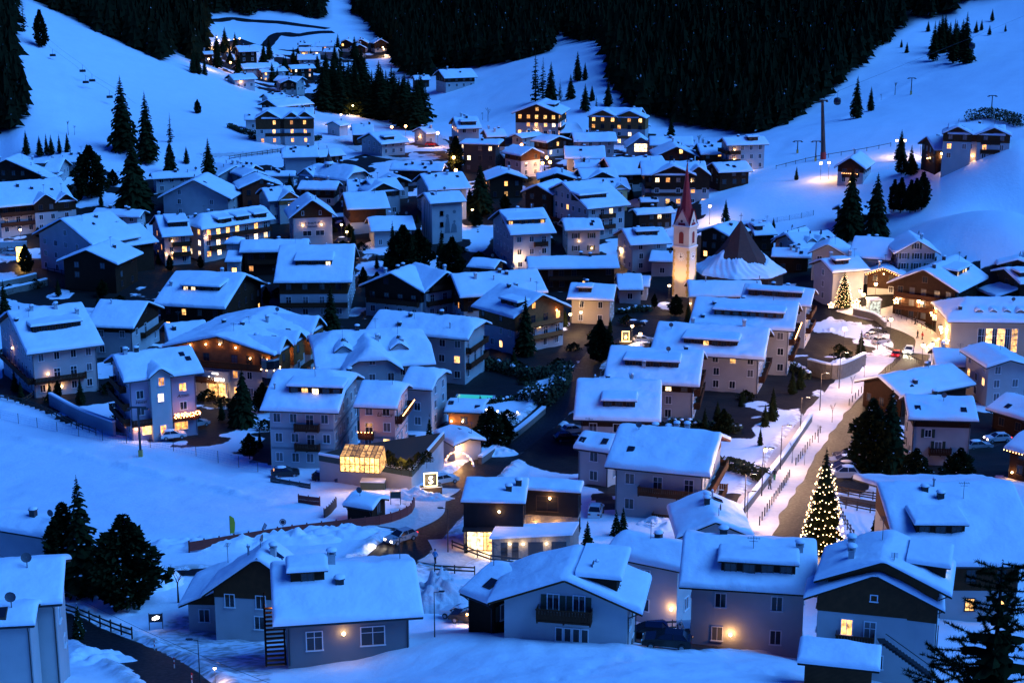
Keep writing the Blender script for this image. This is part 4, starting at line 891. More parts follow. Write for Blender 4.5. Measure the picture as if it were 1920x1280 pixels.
antares = G('T4',(905,803),(1530,852),(1165,742),9.2,'chalet hotel with orange lit timber gable, white bay windows and lit entrance',name='hotel',cat='hotel',L=24,wall=WHITE,clad=.60,cladm=HONEY,lit=.22,bal=[(LF,1,.05,.45),(LF,2,.05,.95),(FR,1,.05,.95)],railm=BROWN,
  xg=[(.18,6,.6,-1,dict(clad=.55,lit=.2)),(.45,5,.6,-1,dict(clad=.55,lit=.2)),(.82,7,.6,-1,dict(clad=.55,lit=.2))],lamps=[(LF,.2,9.6,30),(LF,.36,10.0,30),(LF,.5,10.2,30),(LF,.66,9.8,30),(LF,.12,8.3,25),(LF,.80,8.0,25),(LF,.97,8.0,25),(FR,.08,7.5,30),(FR,.3,7.5,30),(FR,.62,7.5,30),(FR,.95,7.5,30),(LF,.55,1.8,60),(LF,.95,1.6,25)],ch=[(.2,-.5,'dark'),(.35,-.1,'dark'),(.6,-.3,'box'),(.5,.4,'dark')],sub=[dict(k='S',p=((945,790),(1180,770),(1085,665)),h=8.0,o=dict(ch=[(.2,-.4,'dark')],nowin=SIDES,clad=None))])
# --- left middle distance
G('T1',(-200,1000),(285,1002),(45,890),5.2,'dark timber chalet cut by the left edge of the old village',L=12,name='chalet',cat='chalet',**DK,lit=0)
S('T1',(150,963),(328,963),(225,886),5.2,'small house with roof box behind the dark timber chalet',lit=0,dm=[(.0,.5,.3,.7)])
S('T1',(-20,1160),(420,1120),(200,1004),8.0,'big white and black chalet with two steep cross gables',wall=WHITE,clad=.7,cladm=DARKW,xg=[(.62,7,.4),(.88,6,.6)],bal=[(FR,1,0,1),(FR,2,0,1)],lit=.02,name='chalet',cat='chalet')
G('T1',(880,1106),(1290,1113),(1056,1005),5.4,'pale windowless hall with broad white gable and snow laden verge',L=14,wall=WHITE,lit=0,name='hall',cat='hall',sp=8,ch=())
S('T1',(850,1000),(1130,985),(1000,958),4.6,'snow roof showing just above the pale windowless hall',lit=0)
S('C4',(270,352),(500,440),(380,287),4.6,'house with steep falling snow roof beside the lone big spruce',lit=0)
S('C4',(380,400),(562,409),(640,321),4.6,'white gabled house in front of the lit lane under the ski hill',lit=.02,clad=.8)
G('C4',(465,556),(935,531),(715,450),6.0,'red brown boarded house with white snowy verges',L=10,wall=REDB,frame='dark',lit=0,ch=())
S('C4',(720,431),(1032,429),(790,384),4.2,'narrow snow roof right behind the red brown boarded house',lit=0)
S('C4',(900,246),(1272,236),(1100,141),6.5,'grey windowless works hall with broad snow roof under the hotel terrace',name='hall',cat='hall',wall=PALE,lit=0,nowin=(FR,),hip=(.4,0))
S('C4',(1275,240),(1540,217),(1300,166),5.0,'dark chalet beside the grey works hall',**DK,lit=0)
turret_h = S('C4',(1070,421),(1330,446),(1175,302),5.0,'house with steep hipped roof and little pointed turret',hip=(.4,.4),lit=.15,xg=[(.25,6,.3)],lamps=[(FR,.6,1.6,25)])
G('C4',(1540,476),(1800,431),(1660,331),5.0,'steep half hipped house right of the turret house',L=13,hip=(.45,0),lit=0)
S('C4',(1050,560),(1442,568),(1110,480),5.0,'broad snow roof below the turret house',lit=0,clad=.5)
S('C4',(1560,590),(1930,580),(1600,467),6.0,'white house with wide cross gable left of the mural block',lit=0,xg=[(.78,10,.3,-1,dict(clad=.7))])
S('C4',(760,681),(1060,661),(650,552),6.4,'house with orange lit attic triangle in its cross gable',lit=.05,xg=[(.72,6.5,.3,-1,dict(lit=1.0,clad=.8,cladm=HONEY))],ch=[(.25,.0,'dark'),(.4,.2,'dark')])
sonn = G('T4',(1612,90),(1882,79),(1738,-15),8.2,'white hotel with steep dark gable and a floodlit starred sign',name='hotel',cat='hotel',L=13,wall=WHITE,clad=.98,cladm=BROWN,lit=.0,win={'left':[(.35,3.9,2.2,1.3,False),(.68,3.9,2.2,1.3,False),(.35,1.0,1.4,1.3,False),(.25,9.3,.5,1.0,LIT3),(.7,9.3,.5,1.0,LIT3)]},ch=[(.1,.6,'dark'),(.3,-.2,'pipe')],lamps=[(LF,.24,6.1,35),(LF,.72,6.1,35)])
S('T1',(320,905),(465,905),(400,858),3.6,'low house by the black conifer pair under the ski hill',lit=0)
S('T1',(1120,965),(1215,985),(1180,900),3.8,'house half hidden by the dark spruce under the lit lane',lit=0)
S('P',(170,405),(262,408),(195,392),4.5,'low roof with dark ventilation boxes in front of the big spruce',lit=0,ch=[(.3,0,'dark'),(.6,.2,'dark'),(.7,-.2,'dark')])
# --- centre middle distance
S('C1',(1160,223),(1406,216),(1062,110),10,'hotel with lit gable windows at the lamp lit road bend',name='hotel',cat='hotel',lit=.35,dm=[(.2,.8,.2,.5)],nowin=(),clad=None,lamps=[(LF,.3,1.6,60),(LF,.7,1.6,60)],bal=[(LF,1,.1,.9),(LF,2,.1,.9)])
S('C1',(1456,306),(1660,299),(1372,236),5.0,'dark chalet right of the hotel with lit gable windows',clad=.3,lit=0)
S('C1',(1180,372),(1572,383),(1330,330),9.0,'black flat roofed cube building with lit window strips',name='apartment_block',cat='building',pitch=3,mono=True,wall=mat('dark_slate',(.035,.03,.03),.8,var=.2,vscale=2),lit=.12,frame='dark',ch=[(.5,.2,'dark')],sp=2.4)
S('C1',(400,379),(680,353),(398,256),4.2,'small white house with roof slot and hedge beside the curving lane',lit=.03,dm=[(.2,.55,.2,.45)])
S('C1',(110,283),(331,279),(92,181),4.0,'dark house below the tall tree stand by the curving lane',**DK,lit=.15)
S('C1',(850,276),(962,266),(792,211),4.0,'small house with lit porch by the red car',lit=.1,lamps=[(LF,.5,2.5,120)])
S('C1',(480,634),(1012,646),(620,570),4.8,'wide dark chalet with chimneys below the white lane bank',clad=.3,lit=0,ch=[(.4,-.2,'dark'),(.6,-.3,'dark'),(.75,-.1,'dark')])
G('C1',(455,769),(700,752),(597,700),5.0,'small gabled house in front of the wide dark chalet',L=8,clad=.7,lit=0)
S('C1',(870,839),(1300,816),(700,682),9.0,'white hotel with plain roof behind the mural block',name='hotel',cat='hotel',lit=0,ch=[(.2,-.1,'dark'),(.6,-.2,'box')])
S('C1',(330,856),(628,834),(300,730),7.0,'white house with dark cross gable left of the mural block hotel',lit=0,xg=[(.3,10,.3,-1,dict(clad=.8))])
S('C1',(60,1031),(490,1013),(20,868),7.0,'brown and white house with three skylights in its snow roof',wall=WHITE,clad=.45,cladm=BROWN,lit=0,ch=(),nowin=(FR,))
mural = S('C1',(886,971),(1252,946),(690,874),11,'tall pale block with a painted mural on its white front',name='apartment_block',cat='building',wall=WHITE,lit=0,nowin=(FR,LF),ch=[(.3,-.3,'pipe')])
G('C1',(1450,736),(1862,722),(1652,661),6.0,'dark chalet with lit top floor windows behind the big central spruce',L=12,lit=.3,name='chalet',cat='chalet',**DK)
S('C2',(647,1131),(1080,1088),(500,862),8.8,'large white hotel with lit stair tower and long shed dormer',name='hotel',cat='hotel',lit=.03,bal=[(LF,1,.2,.7),(FR,1,.3,.7),(FR,2,.3,.7)],dm=[(.0,.62,.30,.62)],ch=[(.2,.2,'dark'),(.4,.0,'dark')],sub=[dict(k='G',p=((-20,962),(300,990),(75,886)),h=8.0,L=13,o=dict(clad=0.0,cladm=DARKW))])
S('C2',(730,942),(1081,933),(690,836),6.2,'yellow house with small steep cross gable',wall=YELLOW,lit=.02,xg=[(.72,4.5,.3)],ch=())
S('C2',(590,836),(965,826),(575,731),6.0,'house with wide dark cross gable behind the yellow house',lit=0,xg=[(.55,9,.3,-1,dict(clad=.4))])
G('C2',(140,836),(552,836),(390,771),5.0,'dark gabled chalet left of the yellow house by the street lamps',L=10,**DK,lit=0)
S('C2',(515,723),(782,723),(610,641),4.2,'snow roofed house beyond the wide dark cross gable',lit=0)
S('C2',(900,795),(1490,775),(960,620),5.2,'broad snow roof with vents left of the church spire',lit=.03,clad=.4,ch=[(.2,.2,'dark'),(.4,.1,'dark'),(.55,.3,'dark'),(.7,-.1,'dark')])
S('C2',(420,627),(832,627),(432,506),5.0,'long white walled house with sagging snow roof near the street lamps',lit=0,ch=[(.5,.3,'dark')])
G('C2',(1310,613),(1766,612),(1532,508),4.2,'red brown timber chalet with glowing gable near the mountain foot',L=14,wall=REDB,frame='dark',lit=.25,name='chalet',cat='chalet')
G('C2',(1030,522),(1335,522),(1235,412),2.6,'low hall with curved roof and a bright round glowing window',L=12,lit=0,name='hall',cat='hall',win={'left':[(.5,2.6,4.2,2.6,LIT2)]},ch=())
S('C2',(1270,496),(1710,498),(1300,411),4.0,'long snow roof behind the hall with the glowing window',lit=0)
S('C2',(512,461),(952,456),(502,371),5.0,'long white house with roof terrace below the balcony hotel',lit=0,ch=[(.35,0,'dark'),(.6,.3,'dark')])
S('C2',(330,374),(606,363),(282,279),4.2,'dark walled barn house right below the first lit hotel',**DK,lit=0)
G('C2',(240,471),(492,441),(402,401),5.0,'chalet with lit gable window under the dark walled barn house',L=8,clad=.5,cladm=DARKW,lit=.4)
S('C2',(-10,425),(212,392),(60,366),5.0,'house with flat snow roof beside the glowing porch',lit=.05)
G('C2',(-22,602),(216,577),(86,523),7.0,'small white house with brown attic gable by the star shaped street lights',L=10,clad=.75,cladm=BROWN,lit=.03)
S('C1',(1625,515),(1790,505),(1640,455),4.0,'small annexe with snow roof left of the white brown gabled house',lit=.2,clad=.3)
G('T2',(950,634),(1226,641),(1068,582),11,'hotel with broad brown gable and three rows of lit windows below the nursery slope',name='hotel',cat='hotel',L=18,clad=.7,cladm=BROWN,lit=.75,lamps=[(LF,.2,2,200),(LF,.5,5,120),(LF,.8,2,200),(FR,.3,2,150)],bal=[(FR,1,0,.9),(FR,2,0,.9)],dm=[(.3,.8,.4,.75,-1)],ch=(),sp=2.6)
S('C2',(650,206),(1162,222),(850,119),10,'balcony hotel with two honey timber gables below the mountain forest',name='hotel',cat='hotel',clad=.6,cladm=HONEY,railm=HONEY,lit=.5,xg=[(.30,11,.6,-1,dict(lit=.7)),(.82,12,.6,-1,dict(lit=.4))],bal=[(FR,1,.0,.95),(FR,2,.0,.5)],lamps=[(FR,.45,2,350),(FR,.2,2,300),(FR,.75,2,250),(FR,.3,7,150),(FR,.8,7,150)])
G('C2',(1112,306),(1281,301),(1195,272),3.2,'tiny white annexe right of the balcony hotel',L=8,lit=0)
G('CH',(320,669),(626,709),(410,612),7.0,'dark building with glowing strip windows behind the octagonal church',L=11,**DK,lit=.2,sp=2.2)
S('CH',(860,696),(1074,686),(805,590),5.0,'dark house with snow roof right behind the church roof tip',**DK,lit=.03,dm=[(.1,.45,.3,.8)])
S('C2',(1190,792),(1852,792),(1300,658),9.2,'large chalet hotel with many lit windows right behind the church spire',name='hotel',cat='hotel',clad=.55,cladm=DARKW,lit=.45,xg=[(.48,13,.6,-1,dict(lit=.6)),(.86,7,.4,-1,dict(lit=.4))],bal=[(FR,1,0,1),(FR,2,0,1)])
S('C2',(1140,1190),(1530,1165),(1200,1130),5.0,'roof with dark glazed slopes left of the church spire',clad=.2,lit=.15,sp=2.2)
S('C2',(1180,1062),(1362,1058),(1250,1022),3.0,'little snow roofed pavilion in front of the large chalet hotel',**DK,lit=0,ch=())
# --- right middle distance
S('T6',(292,457),(657,457),(335,383),4.6,'low white parish house at the foot of the church tower',wall=CREAM,lit=.05,lamps=[(LF,.5,1.6,80)],ch=[(.25,-.1,'pipe'),(.98,0,'pipe')])
S('T6',(535,482),(882,506),(915,422),9.2,'tall house with orange lit gable above the road bend',lit=.05,clad=None,dm=[(.1,.85,.35,.7)],lamps=[(RF,.5,9.5,80),(RF,.3,3.0,30)],bal=[(RF,1,.1,.9),(RF,2,.1,.9)],ch=[(.15,.4,'pipe'),(.4,.2,'dark'),(.6,.3,'dark')])
S('T6',(290,592),(802,624),(845,493),9.4,'white apartment house with long dormer band and lit gable balconies by the promenade',lit=.08,snow=.5,dm=[(.22,.88,.34,.74)],bal=[(RF,1,.05,.95),(RF,2,.05,.95)],strings=((RF,2),),ch=[(.2,-.3,'dark'),(.45,.2,'dark'),(.6,-.45,'dark'),(.12,-.8,'dark')])
S('T6',(100,727),(657,763),(675,616),7.2,'white house with square roof box and timber side balconies above the snowy garden',snow=.5,lit=.05,dm=[(.28,.75,.28,.72,-1,.15)],bal=[(RF,1,.05,.95)],lamps=[(RF,.4,6.2,25)],ch=[(.3,.2,'box'),(.77,.0,'box')])
S('B4',(205,452),(731,479),(770,291),7.0,'long white house with wide shed dormer and lit gable lamps between hedges',snow=.5,lit=.08,clad=.78,cladm=DARKW,dm=[(.20,.76,.42,.80)],bal=[(RF,1,.1,.9),(RF,2,.1,.9)],lamps=[(RF,.35,7.8,20),(RF,.6,7.6,20)],ch=[(.4,-.6,'box'),(.8,.2,'dark')])
S('B4',(45,656),(521,669),(588,456),6.6,'house with one small box dormer beside the dark climbing road',snow=.5,lit=.02,clad=.78,cladm=DARKW,dm=[(.33,.70,.26,.58)],bal=[(RF,1,.1,.9)],ch=[(.36,.2,'dark'),(.65,.1,'pipe'),(.64,.4,'box'),(.2,.5,'pipe')])
S('B4',(215,913),(790,969),(845,746),6.8,'white house with red brown balconies and ragged snow eaves behind the black modern house',snow=.55,lit=.0,bal=[(FR,1,.28,.95),(FR,0,.45,.95),(RF,1,0,1),(RF,0,0,1)],railm=BROWN,clad=.9,cladm=BROWN,roofm=REDB,ch=[(.3,.5,'dark'),(.42,.6,'dark'),(.5,.6,'box'),(.62,.45,'box')],sub=[dict(k='S',p=((45,811),(242,839),(70,729)),h=5.6,o=dict(ch=()))])
G('C5',(745,141),(1362,223),(1055,26),8.2,'huge dark timber chalet with carved balconies and two lit dormer windows on the square',name='chalet',cat='chalet',L=20,wall=DARKW,frame='dark',lit=.04,bal=[(LF,1,.05,.95),(LF,2,.05,.95)],dm=[(.35,.75,.4,.78,-1,.8)],ch=[(.2,-.1,'dark'),(.6,.0,'dark')])
hall_ = S('C5',(1265,472),(2250,482),(1600,270),8.6,'cream hall with hipped snow roof, tiny dormers and a row of tall lit windows',name='hall',cat='hall',wall=CREAM,hip=(.9,.9),lit=0,nowin=(FR,LF),ch=[(.14,-.55,'dark')],xg=[(.30,1.8,-2.6,-1,dict(dh=1.6)),(.42,1.8,-2.6,-1,dict(dh=1.6)),(.54,1.8,-2.6,-1,dict(dh=1.6)),(.66,1.8,-2.6,-1,dict(dh=1.6))],lamps=[(LF,.8,6.0,120),(LF,.3,2.0,80)],sub=[dict(k='S',p=((1225,362),(1400,366),(1300,290)),h=6.0,o=dict(hip=(.8,.3),ch=(),nowin=(FR,LF)))])
S('C5',(1160,851),(1592,863),(1215,706),5.0,'low house with broad snow roof opposite the red car bend',lit=.05,ch=[(.25,.4,'box'),(.75,-.1,'dark')],sub=[dict(k='G',p=((1600,865),(2000,850),(1775,800)),h=7.5,L=12,o=dict(wall=WHITE,lit=.03,ch=()))])
S('C5',(872,1126),(1507,1006),(932,898),4.0,'low building with kinked snow roof beside the right hand road',lit=.1,wall=DARKW,frame='dark',lamps=[(RF,.6,2.2,30)],ch=[(.3,-.6,'dark'),(.75,.3,'dark')])
S('C8',(275,546),(1120,571),(320,272),7.4,'white house with dark eave band and shuttered windows behind bushy evergreens',lit=0,clad=.80,cladm=DARKW,shut=True,win={'front':[(.27,4.9,.9,1.1,False),(.46,3.0,1.0,1.2,False)]},bal=[(FR,0.75,.3,.68),(RF,1,0,1)],ch=[(.44,.1,'dark'),(.47,.2,'pipe')])
S('C8',(1205,425),(1700,570),(1055,128),3.4,'canopy building with curved snow roof next to the shuttered white house',**DK,lit=0,ch=())
S('C8',(1428,892),(1760,985),(1640,692),4.6,'dark lodge with golden bulbs along its eave at the right edge',wall=DARKW,frame='dark',lit=0,name='lodge',cat='lodge',eave_lights=[(FR,BULBO)],lamps=[(FR,.2,1.0,40)],ch=())
S('T6',(988,341),(1172,326),(902,279),8.0,'white house with small roof window behind the lit square fir',lit=.02,clad=None,dm=[(.2,.55,.4,.7)],ch=[(.3,.1,'box'),(.8,.1,'box')],sp=5)
S('T6',(1062,264),(1270,279),(1095,166),6.8,'wide house with broad snow roof below the big dark spruces',lit=.03,ch=[(.3,.3,'dark'),(.5,.2,'dark')],sub=[dict(k='G',p=((868,246),(1057,259),(963,202)),h=6.0,L=10,o=dict(wall=WHITE,ch=()))])
G('T6',(690,196),(805,211),(741,142),5.0,'peach gabled house catching lamplight right of the church roof',L=12,wall=CREAM,lit=.03,clad=None,lamps=[(LF,.3,2.2,50)],ch=())
S('T6',(830,226),(1042,206),(850,147),5.0,'house with two tiny gabled dormers right of the peach house',lit=.15,xg=[(.35,3,-1.5,-1,dict(dh=1.2)),(.6,3,-1.5,-1,dict(dh=1.2))],ch=[(.15,.3,'pipe'),(.4,.3,'pipe')])
G('T6',(1290,249),(1516,251),(1405,185),7.0,'pale gabled house with three rows of shuttered windows on the snow meadow edge',L=12,lit=0,shut=True,sp=2.2,gap=.05,ch=[(.4,-.3,'box')])
G('T6',(1140,346),(1332,361),(1222,315),5.0,'dark gabled house with golden garland left of the huge dark chalet',L=9,clad=.35,cladm=DARKW,lit=.0,eave_lights=[(LF,BULBO)],lamps=[(LF,.5,5.2,15)])
G('T6',(1740,336),(1902,396),(1802,315),5.2,'dark house with roof box right of the huge dark chalet',L=10,**DK,lit=0,dm=[(.1,.6,.3,.7,-1)])
G('T6',(1790,302),(1985,310),(1880,277),4.2,'dark gable behind the house with the roof box at the right edge',L=8,**DK,lit=0)
G('T6',(1780,462),(2200,440),(1960,385),5.0,'dark roof with snowy verge peeping over the cream hall',L=8,**DK,lit=.02,ch=())
S('T6',(690,262),(885,270),(740,222),4.2,'low snow roof between church and white house of the square',lit=0,**DK)
S('T6',(95,285),(220,290),(110,235),4.0,'snow roof just left of the church tower shaft',lit=0,ch=())
S('T6',(-60,405),(98,410),(0,355),3.2,'low white annexe by the hedge left of the church tower',lit=.05,ch=())
# --- slopes on the right
S('T3',(200,964),(394,956),(165,911),4.6,'black barn with clean snow roof under the gondola pylon slope',name='barn',cat='barn',**DK,lit=0,ch=())
S('T3',(245,813),(483,806),(262,771),8.0,'white apartment house with lit corner balconies at the foot of the gondola slope',lit=.15,clad=None,bal=[(LF,1,0,1),(LF,2,0,1),(FR,1,.0,.3),(FR,2,.0,.3)],lamps=[(FR,.15,6.5,40),(FR,.15,3.6,40),(FR,.55,.8,120)],dm=[(.55,.78,.4,.8)],ch=[(.4,.2,'dark')])
S('T3',(100,863),(256,861),(130,803),5.0,'brown barn house left of the white apartment house on the gondola slope',wall=BROWN,frame='dark',lit=.05)
S('T3',(1480,747),(1802,757),(1610,694),7.4,'white guest house with two brown gables and lit balconies alone on the right slope',name='guest_house',cat='hotel',clad=.72,cladm=BROWN,lit=.2,xg=[(.17,8,.5,-1,dict(lit=.4)),(.80,9,.5,-1,dict(lit=.4))],bal=[(FR,1,.6,1),(FR,2,.6,1)],lamps=[(FR,.45,1.5,120),(FR,.72,1.5,60),(FR,.95,1.6,60)],ch=[(.55,.2,'dark')])
S('T3',(1405,839),(1602,837),(1388,763),4.6,'dark barn with snow roof and lit gable beside the guest house',name='barn',cat='barn',wall=DARKW,frame='dark',lit=0,lamps=[(LF,.5,1.4,120)],ch=[(.4,.3,'dark'),(.85,-.4,'pipe')])
G('T3',(845,936),(1022,946),(936,880),5.0,'chalet with golden lights along its gable balcony on the meadow',L=14,clad=.75,cladm=DARKW,lit=.0,bal=[(LF,1,.2,.8)],strings=((LF,1),),name='chalet',cat='chalet',lamps=[(LF,.5,1.2,20)])
S('T3',(905,1200),(1158,1192),(880,1146),4.0,'dark cabin hidden behind two big spruces on the meadow',**DK,lit=0,name='cabin',cat='cabin')
# --- far up the valley
FG = 'houses of the far village'
S('C3',(600,891),(992,887),(700,812),9.2,'far guest house with three glowing gables at the end of the ski hill',name='guest_house',cat='hotel',clad=.6,cladm=BROWN,lit=.55,xg=[(.12,9,.5,-1,dict(lit=.7)),(.58,6,.5,-1,dict(lit=.9)),(.83,6.5,.5,-1,dict(lit=.9))],bal=[(FR,1,0,1)],lamps=[(FR,.45,1.8,150),(FR,.7,1.8,150),(FR,.9,1.8,150)])
S('C3',(1190,947),(1266,936),(1150,910),4.0,'small house with two lamps right of the far guest house',lit=.2,lamps=[(RF,.5,1.5,60)])
S('T2',(575,438),(762,431),(600,390),5.0,'lone white farmhouse on top of the nursery slope',lit=0,clad=.6)
S('C3',(1750,601),(1872,598),(1732,568),4.0,'lone farm barn beside the white farmhouse above the tree stand',lit=0,**DK)
S('C3',(72,269),(182,268),(100,241),5.0,'far brown house above the string of road lamps',wall=BROWN,frame='dark',lit=.05)
FLAB = ['dark lit house below the far road lamps', 'far house with hipped snow roof below the glowing arches', 'far house with two glowing arches', 'long far roof under the three dark gables', 'little far house right of the glowing arches', 'long low far house above the lit chalet front', 'far chalet with a lit front above the white gable house', 'far white house with one lamp on the terrace road', 'far house with patchy roof beside the dark gable', 'tiny far white house right of the dark gable', 'far snow roof beside a lone lamp post', 'long far roof above the three gabled guest house', 'small far roof between the dark gables and the arches', 'far dark house with a cluster of lit windows', 'small far dark house left among the road lamps', 'small annexe left of the three gabled far guest house']
for k_, (a, b, c, hh, op) in enumerate([
  ((430,391),(582,386),(420,348),8,dict(lit=.3,wall=DARKW)),((870,451),(1042,449),(902,410),5,dict(lit=.05)),((880,387),(1052,386),(902,358),6,dict(lit=.3,lamps=[(FR,.1,3,400),(FR,.4,3,300)])),
  ((1000,351),(1190,351),(1040,321),5,dict(lit=.05)),((1060,392),(1165,393),(1070,362),4,dict(lit=.1)),((460,521),(752,502),(530,478),5,dict(lit=.02)),((600,544),(802,532),(645,510),5,dict(lit=.4)),
  ((392,602),(572,592),(330,563),4,dict(lit=.05,lamps=[(FR,.3,3,120)])),((690,606),(872,613),(702,570),5,dict(lit=.03)),((868,640),(932,638),(870,610),4,dict(lit=0)),((650,746),(802,737),(662,703),4,dict(lit=0)),
  ((720,806),(996,779),(742,740),5,dict(lit=0,wall=DARKW)),((880,340),(980,338),(890,322),4,dict(lit=.05,wall=DARKW)),((820,520),(1010,512),(840,490),5,dict(lit=.5,wall=DARKW)),((140,410),(240,408),(160,388),4,dict(lit=.1,wall=DARKW)),((470,900),(600,898),(500,862),4,dict(lit=0))]):
    S('C3',a,b,c,hh,FLAB[k_],group=FG,**op)
for a, b, c in (((1176,327),(1290,327),(1240,297)),((1292,325),(1402,325),(1350,295)),((1442,328),(1552,325),(1500,295)),((1285,366),(1392,364),(1332,335)),((740,627),(872,624),(802,597))):
    G('C3',a,b,c,5.0,'dark gabled house of the far village up the valley',L=9,group='dark gabled houses of the far village',clad=.4,cladm=DARKW,lit=.1)
print('houses', len(HOUSES)); 
for lb, B, rt in HOUSES: 
    if B['W'] > 22 or B['W'] < 6 or B['L'] > 32 or B['L'] < 6: print('  odd size W%.1f L%.1f y%.0f %s' % (B['W'], B['L'], B['c'].y, lb))
# ------------------------------------------------------------------ cleared yards between the houses: wet paving, trodden gravel, and gap shade painted in
yard_shade = np.zeros(len(gx))
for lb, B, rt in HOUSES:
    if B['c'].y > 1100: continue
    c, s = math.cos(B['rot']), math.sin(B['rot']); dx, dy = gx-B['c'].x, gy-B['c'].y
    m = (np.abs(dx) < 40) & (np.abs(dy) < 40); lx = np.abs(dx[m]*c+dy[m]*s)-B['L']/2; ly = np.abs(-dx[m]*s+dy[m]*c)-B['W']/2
    d = np.hypot(np.maximum(lx, 0), np.maximum(ly, 0)); yard_shade[m] = np.maximum(yard_shade[m], np.clip(1.4-d/12.0, 0, 1))
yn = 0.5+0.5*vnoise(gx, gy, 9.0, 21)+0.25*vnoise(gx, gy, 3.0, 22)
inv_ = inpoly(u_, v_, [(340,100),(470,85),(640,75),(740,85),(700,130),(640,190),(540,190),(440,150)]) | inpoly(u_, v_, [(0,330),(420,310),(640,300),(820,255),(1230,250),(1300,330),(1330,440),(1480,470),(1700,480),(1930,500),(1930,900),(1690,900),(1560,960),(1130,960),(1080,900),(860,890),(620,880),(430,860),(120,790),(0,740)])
yard_shade = np.where(inv_ & ~pist, np.clip((yard_shade*yn-0.12)*4, 0, 1), 0)
ca.data.foreach_set('color', np.stack([fm, dirt, yard_shade, np.ones_like(fm)], 1).astype(np.float32).ravel())
def yard_shade_nodes():
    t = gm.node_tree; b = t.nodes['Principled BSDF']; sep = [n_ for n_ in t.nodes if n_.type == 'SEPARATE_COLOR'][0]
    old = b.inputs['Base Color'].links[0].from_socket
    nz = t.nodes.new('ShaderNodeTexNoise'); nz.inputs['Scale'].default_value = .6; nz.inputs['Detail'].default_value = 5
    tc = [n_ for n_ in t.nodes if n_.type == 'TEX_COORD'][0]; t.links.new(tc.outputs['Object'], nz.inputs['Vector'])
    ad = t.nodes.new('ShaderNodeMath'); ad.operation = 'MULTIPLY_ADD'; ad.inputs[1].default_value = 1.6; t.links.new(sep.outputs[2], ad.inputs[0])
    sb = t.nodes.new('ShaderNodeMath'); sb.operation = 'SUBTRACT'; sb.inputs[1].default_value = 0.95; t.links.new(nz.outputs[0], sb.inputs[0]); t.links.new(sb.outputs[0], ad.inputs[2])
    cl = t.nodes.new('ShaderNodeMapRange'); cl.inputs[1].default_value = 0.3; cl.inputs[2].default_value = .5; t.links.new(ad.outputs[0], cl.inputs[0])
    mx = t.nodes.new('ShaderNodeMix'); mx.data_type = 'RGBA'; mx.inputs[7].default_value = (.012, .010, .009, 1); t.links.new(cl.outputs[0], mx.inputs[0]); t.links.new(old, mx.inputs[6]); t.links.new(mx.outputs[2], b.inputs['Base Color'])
yard_shade_nodes()
# ------------------------------------------------------------------ trees one can tell apart
def trees(lst, label, group=None):
    for q in lst: tree(q[3], q[0], q[1], q[2], label, group if len(lst) > 1 else None, q[4] if len(q) > 4 else 1.0)
trees([(232,282,150,'spruce'),(277,305,178,'spruce')], 'tall black spruce on the foot of the left ski hill', 'tall spruces on the ski hill foot')
trees([(253,400,262,'wide',.9)], 'broad black spruce standing alone in front of the pale windowless hall')
trees([(172,372,280,'dense')], 'round black conifer behind the big white and black chalet')
trees([(78,90,26,'thuja',.8)], 'blunt dark conifer beside the top of the chairlift')
trees([(320,326,262,'wide',.85),(393,352,262,'spruce')], 'dark spruce between the roofs below the lit lane', 'spruces below the lit lane')
trees([(350,306,275,'spruce'),(50,290,246,'spruce'),(75,292,256,'spruce'),(88,291,252,'slim'),(97,290,254,'spruce'),(112,288,253,'slim'),(127,287,250,'spruce')], 'small dark spruce at the foot of the left ski hill', 'small spruces at the ski hill foot')
trees([(371,214,188,'dense',.7)], 'little round tree alone on the left ski hill')
trees([(320,268,214,'larch'),(128,252,218,'bare'),(140,252,230,'bare'),(45,60,4,'larch')], 'thin bare larch on the left ski hill', 'bare larches on the ski hill')
for k in range(46):
    t_ = (k%23)/22; x = 610+175*t_+random.uniform(-6, 6); y = 205+40*t_-(abs(t_-.5)<.2)*4+random.uniform(-5, 4)-(9 if k > 22 else 0)
    tree('slim' if k % 3 else 'spruce', x, y, y-random.uniform(75, 100), 'tall dark conifer in the stand above the curving lane', 'tree stand above the curving lane', 1.5)
for k in range(26): x = random.uniform(360, 700); y = 95+random.uniform(0, 95)*(1 if x > 430 else .4); tree('spruce', x, y, y-random.uniform(22, 48), 'dark spruce standing by the houses up the valley', 'spruces up the valley', 1.2)
for x, y, t_ in ((625,178,108),(640,190,100),(655,200,112),(668,205,120),(612,160,98),(372,140,95),(362,138,100),(384,142,112),(505,112,72),(495,118,80),(460,112,85)):
    tree('spruce', x, y, t_, 'dark spruce among the houses of the far village', 'far village spruces')
trees([(737,505,414,'slim'),(757,512,424,'dense'),(785,508,432,'dense'),(772,515,440,'spruce'),(828,508,428,'slim'),(848,515,446,'dense')], 'dark fir in the group beside the mural block', 'firs beside the mural block')
trees([(901,402,306,'wide',.9)], 'big central spruce in front of the dark lit chalet')
trees([(880,400,350,'spruce'),(855,322,258,'thuja')], 'black narrow conifer near the black cube building', 'conifers near the black cube building')
trees([(985,668,553,'spruce',1.05)], 'tall fir at the corner of the chalet with orange balconies')
trees([(1124,678,600,'dense')], 'round evergreen at the road beside the lit sign')
trees([(622,642,530,'spruce')], 'dark spruce between the chalet hotel and the wide white apartment house')
trees([(457,800,690,'wide',.85)], 'spruce with a few golden lights in front of the chalet hotel')
trees([(806,862,772,'slim')], 'slim spruce at the corner of the hotel with the glass veranda')
trees([(920,845,762,'dense',1.1),(945,835,775,'dense')], 'bushy evergreen above the garage on the climbing road', 'evergreens above the garage')
trees([(1101,1052,972,'spruce',1.1)], 'dark spruce at the corner of the black modern house')
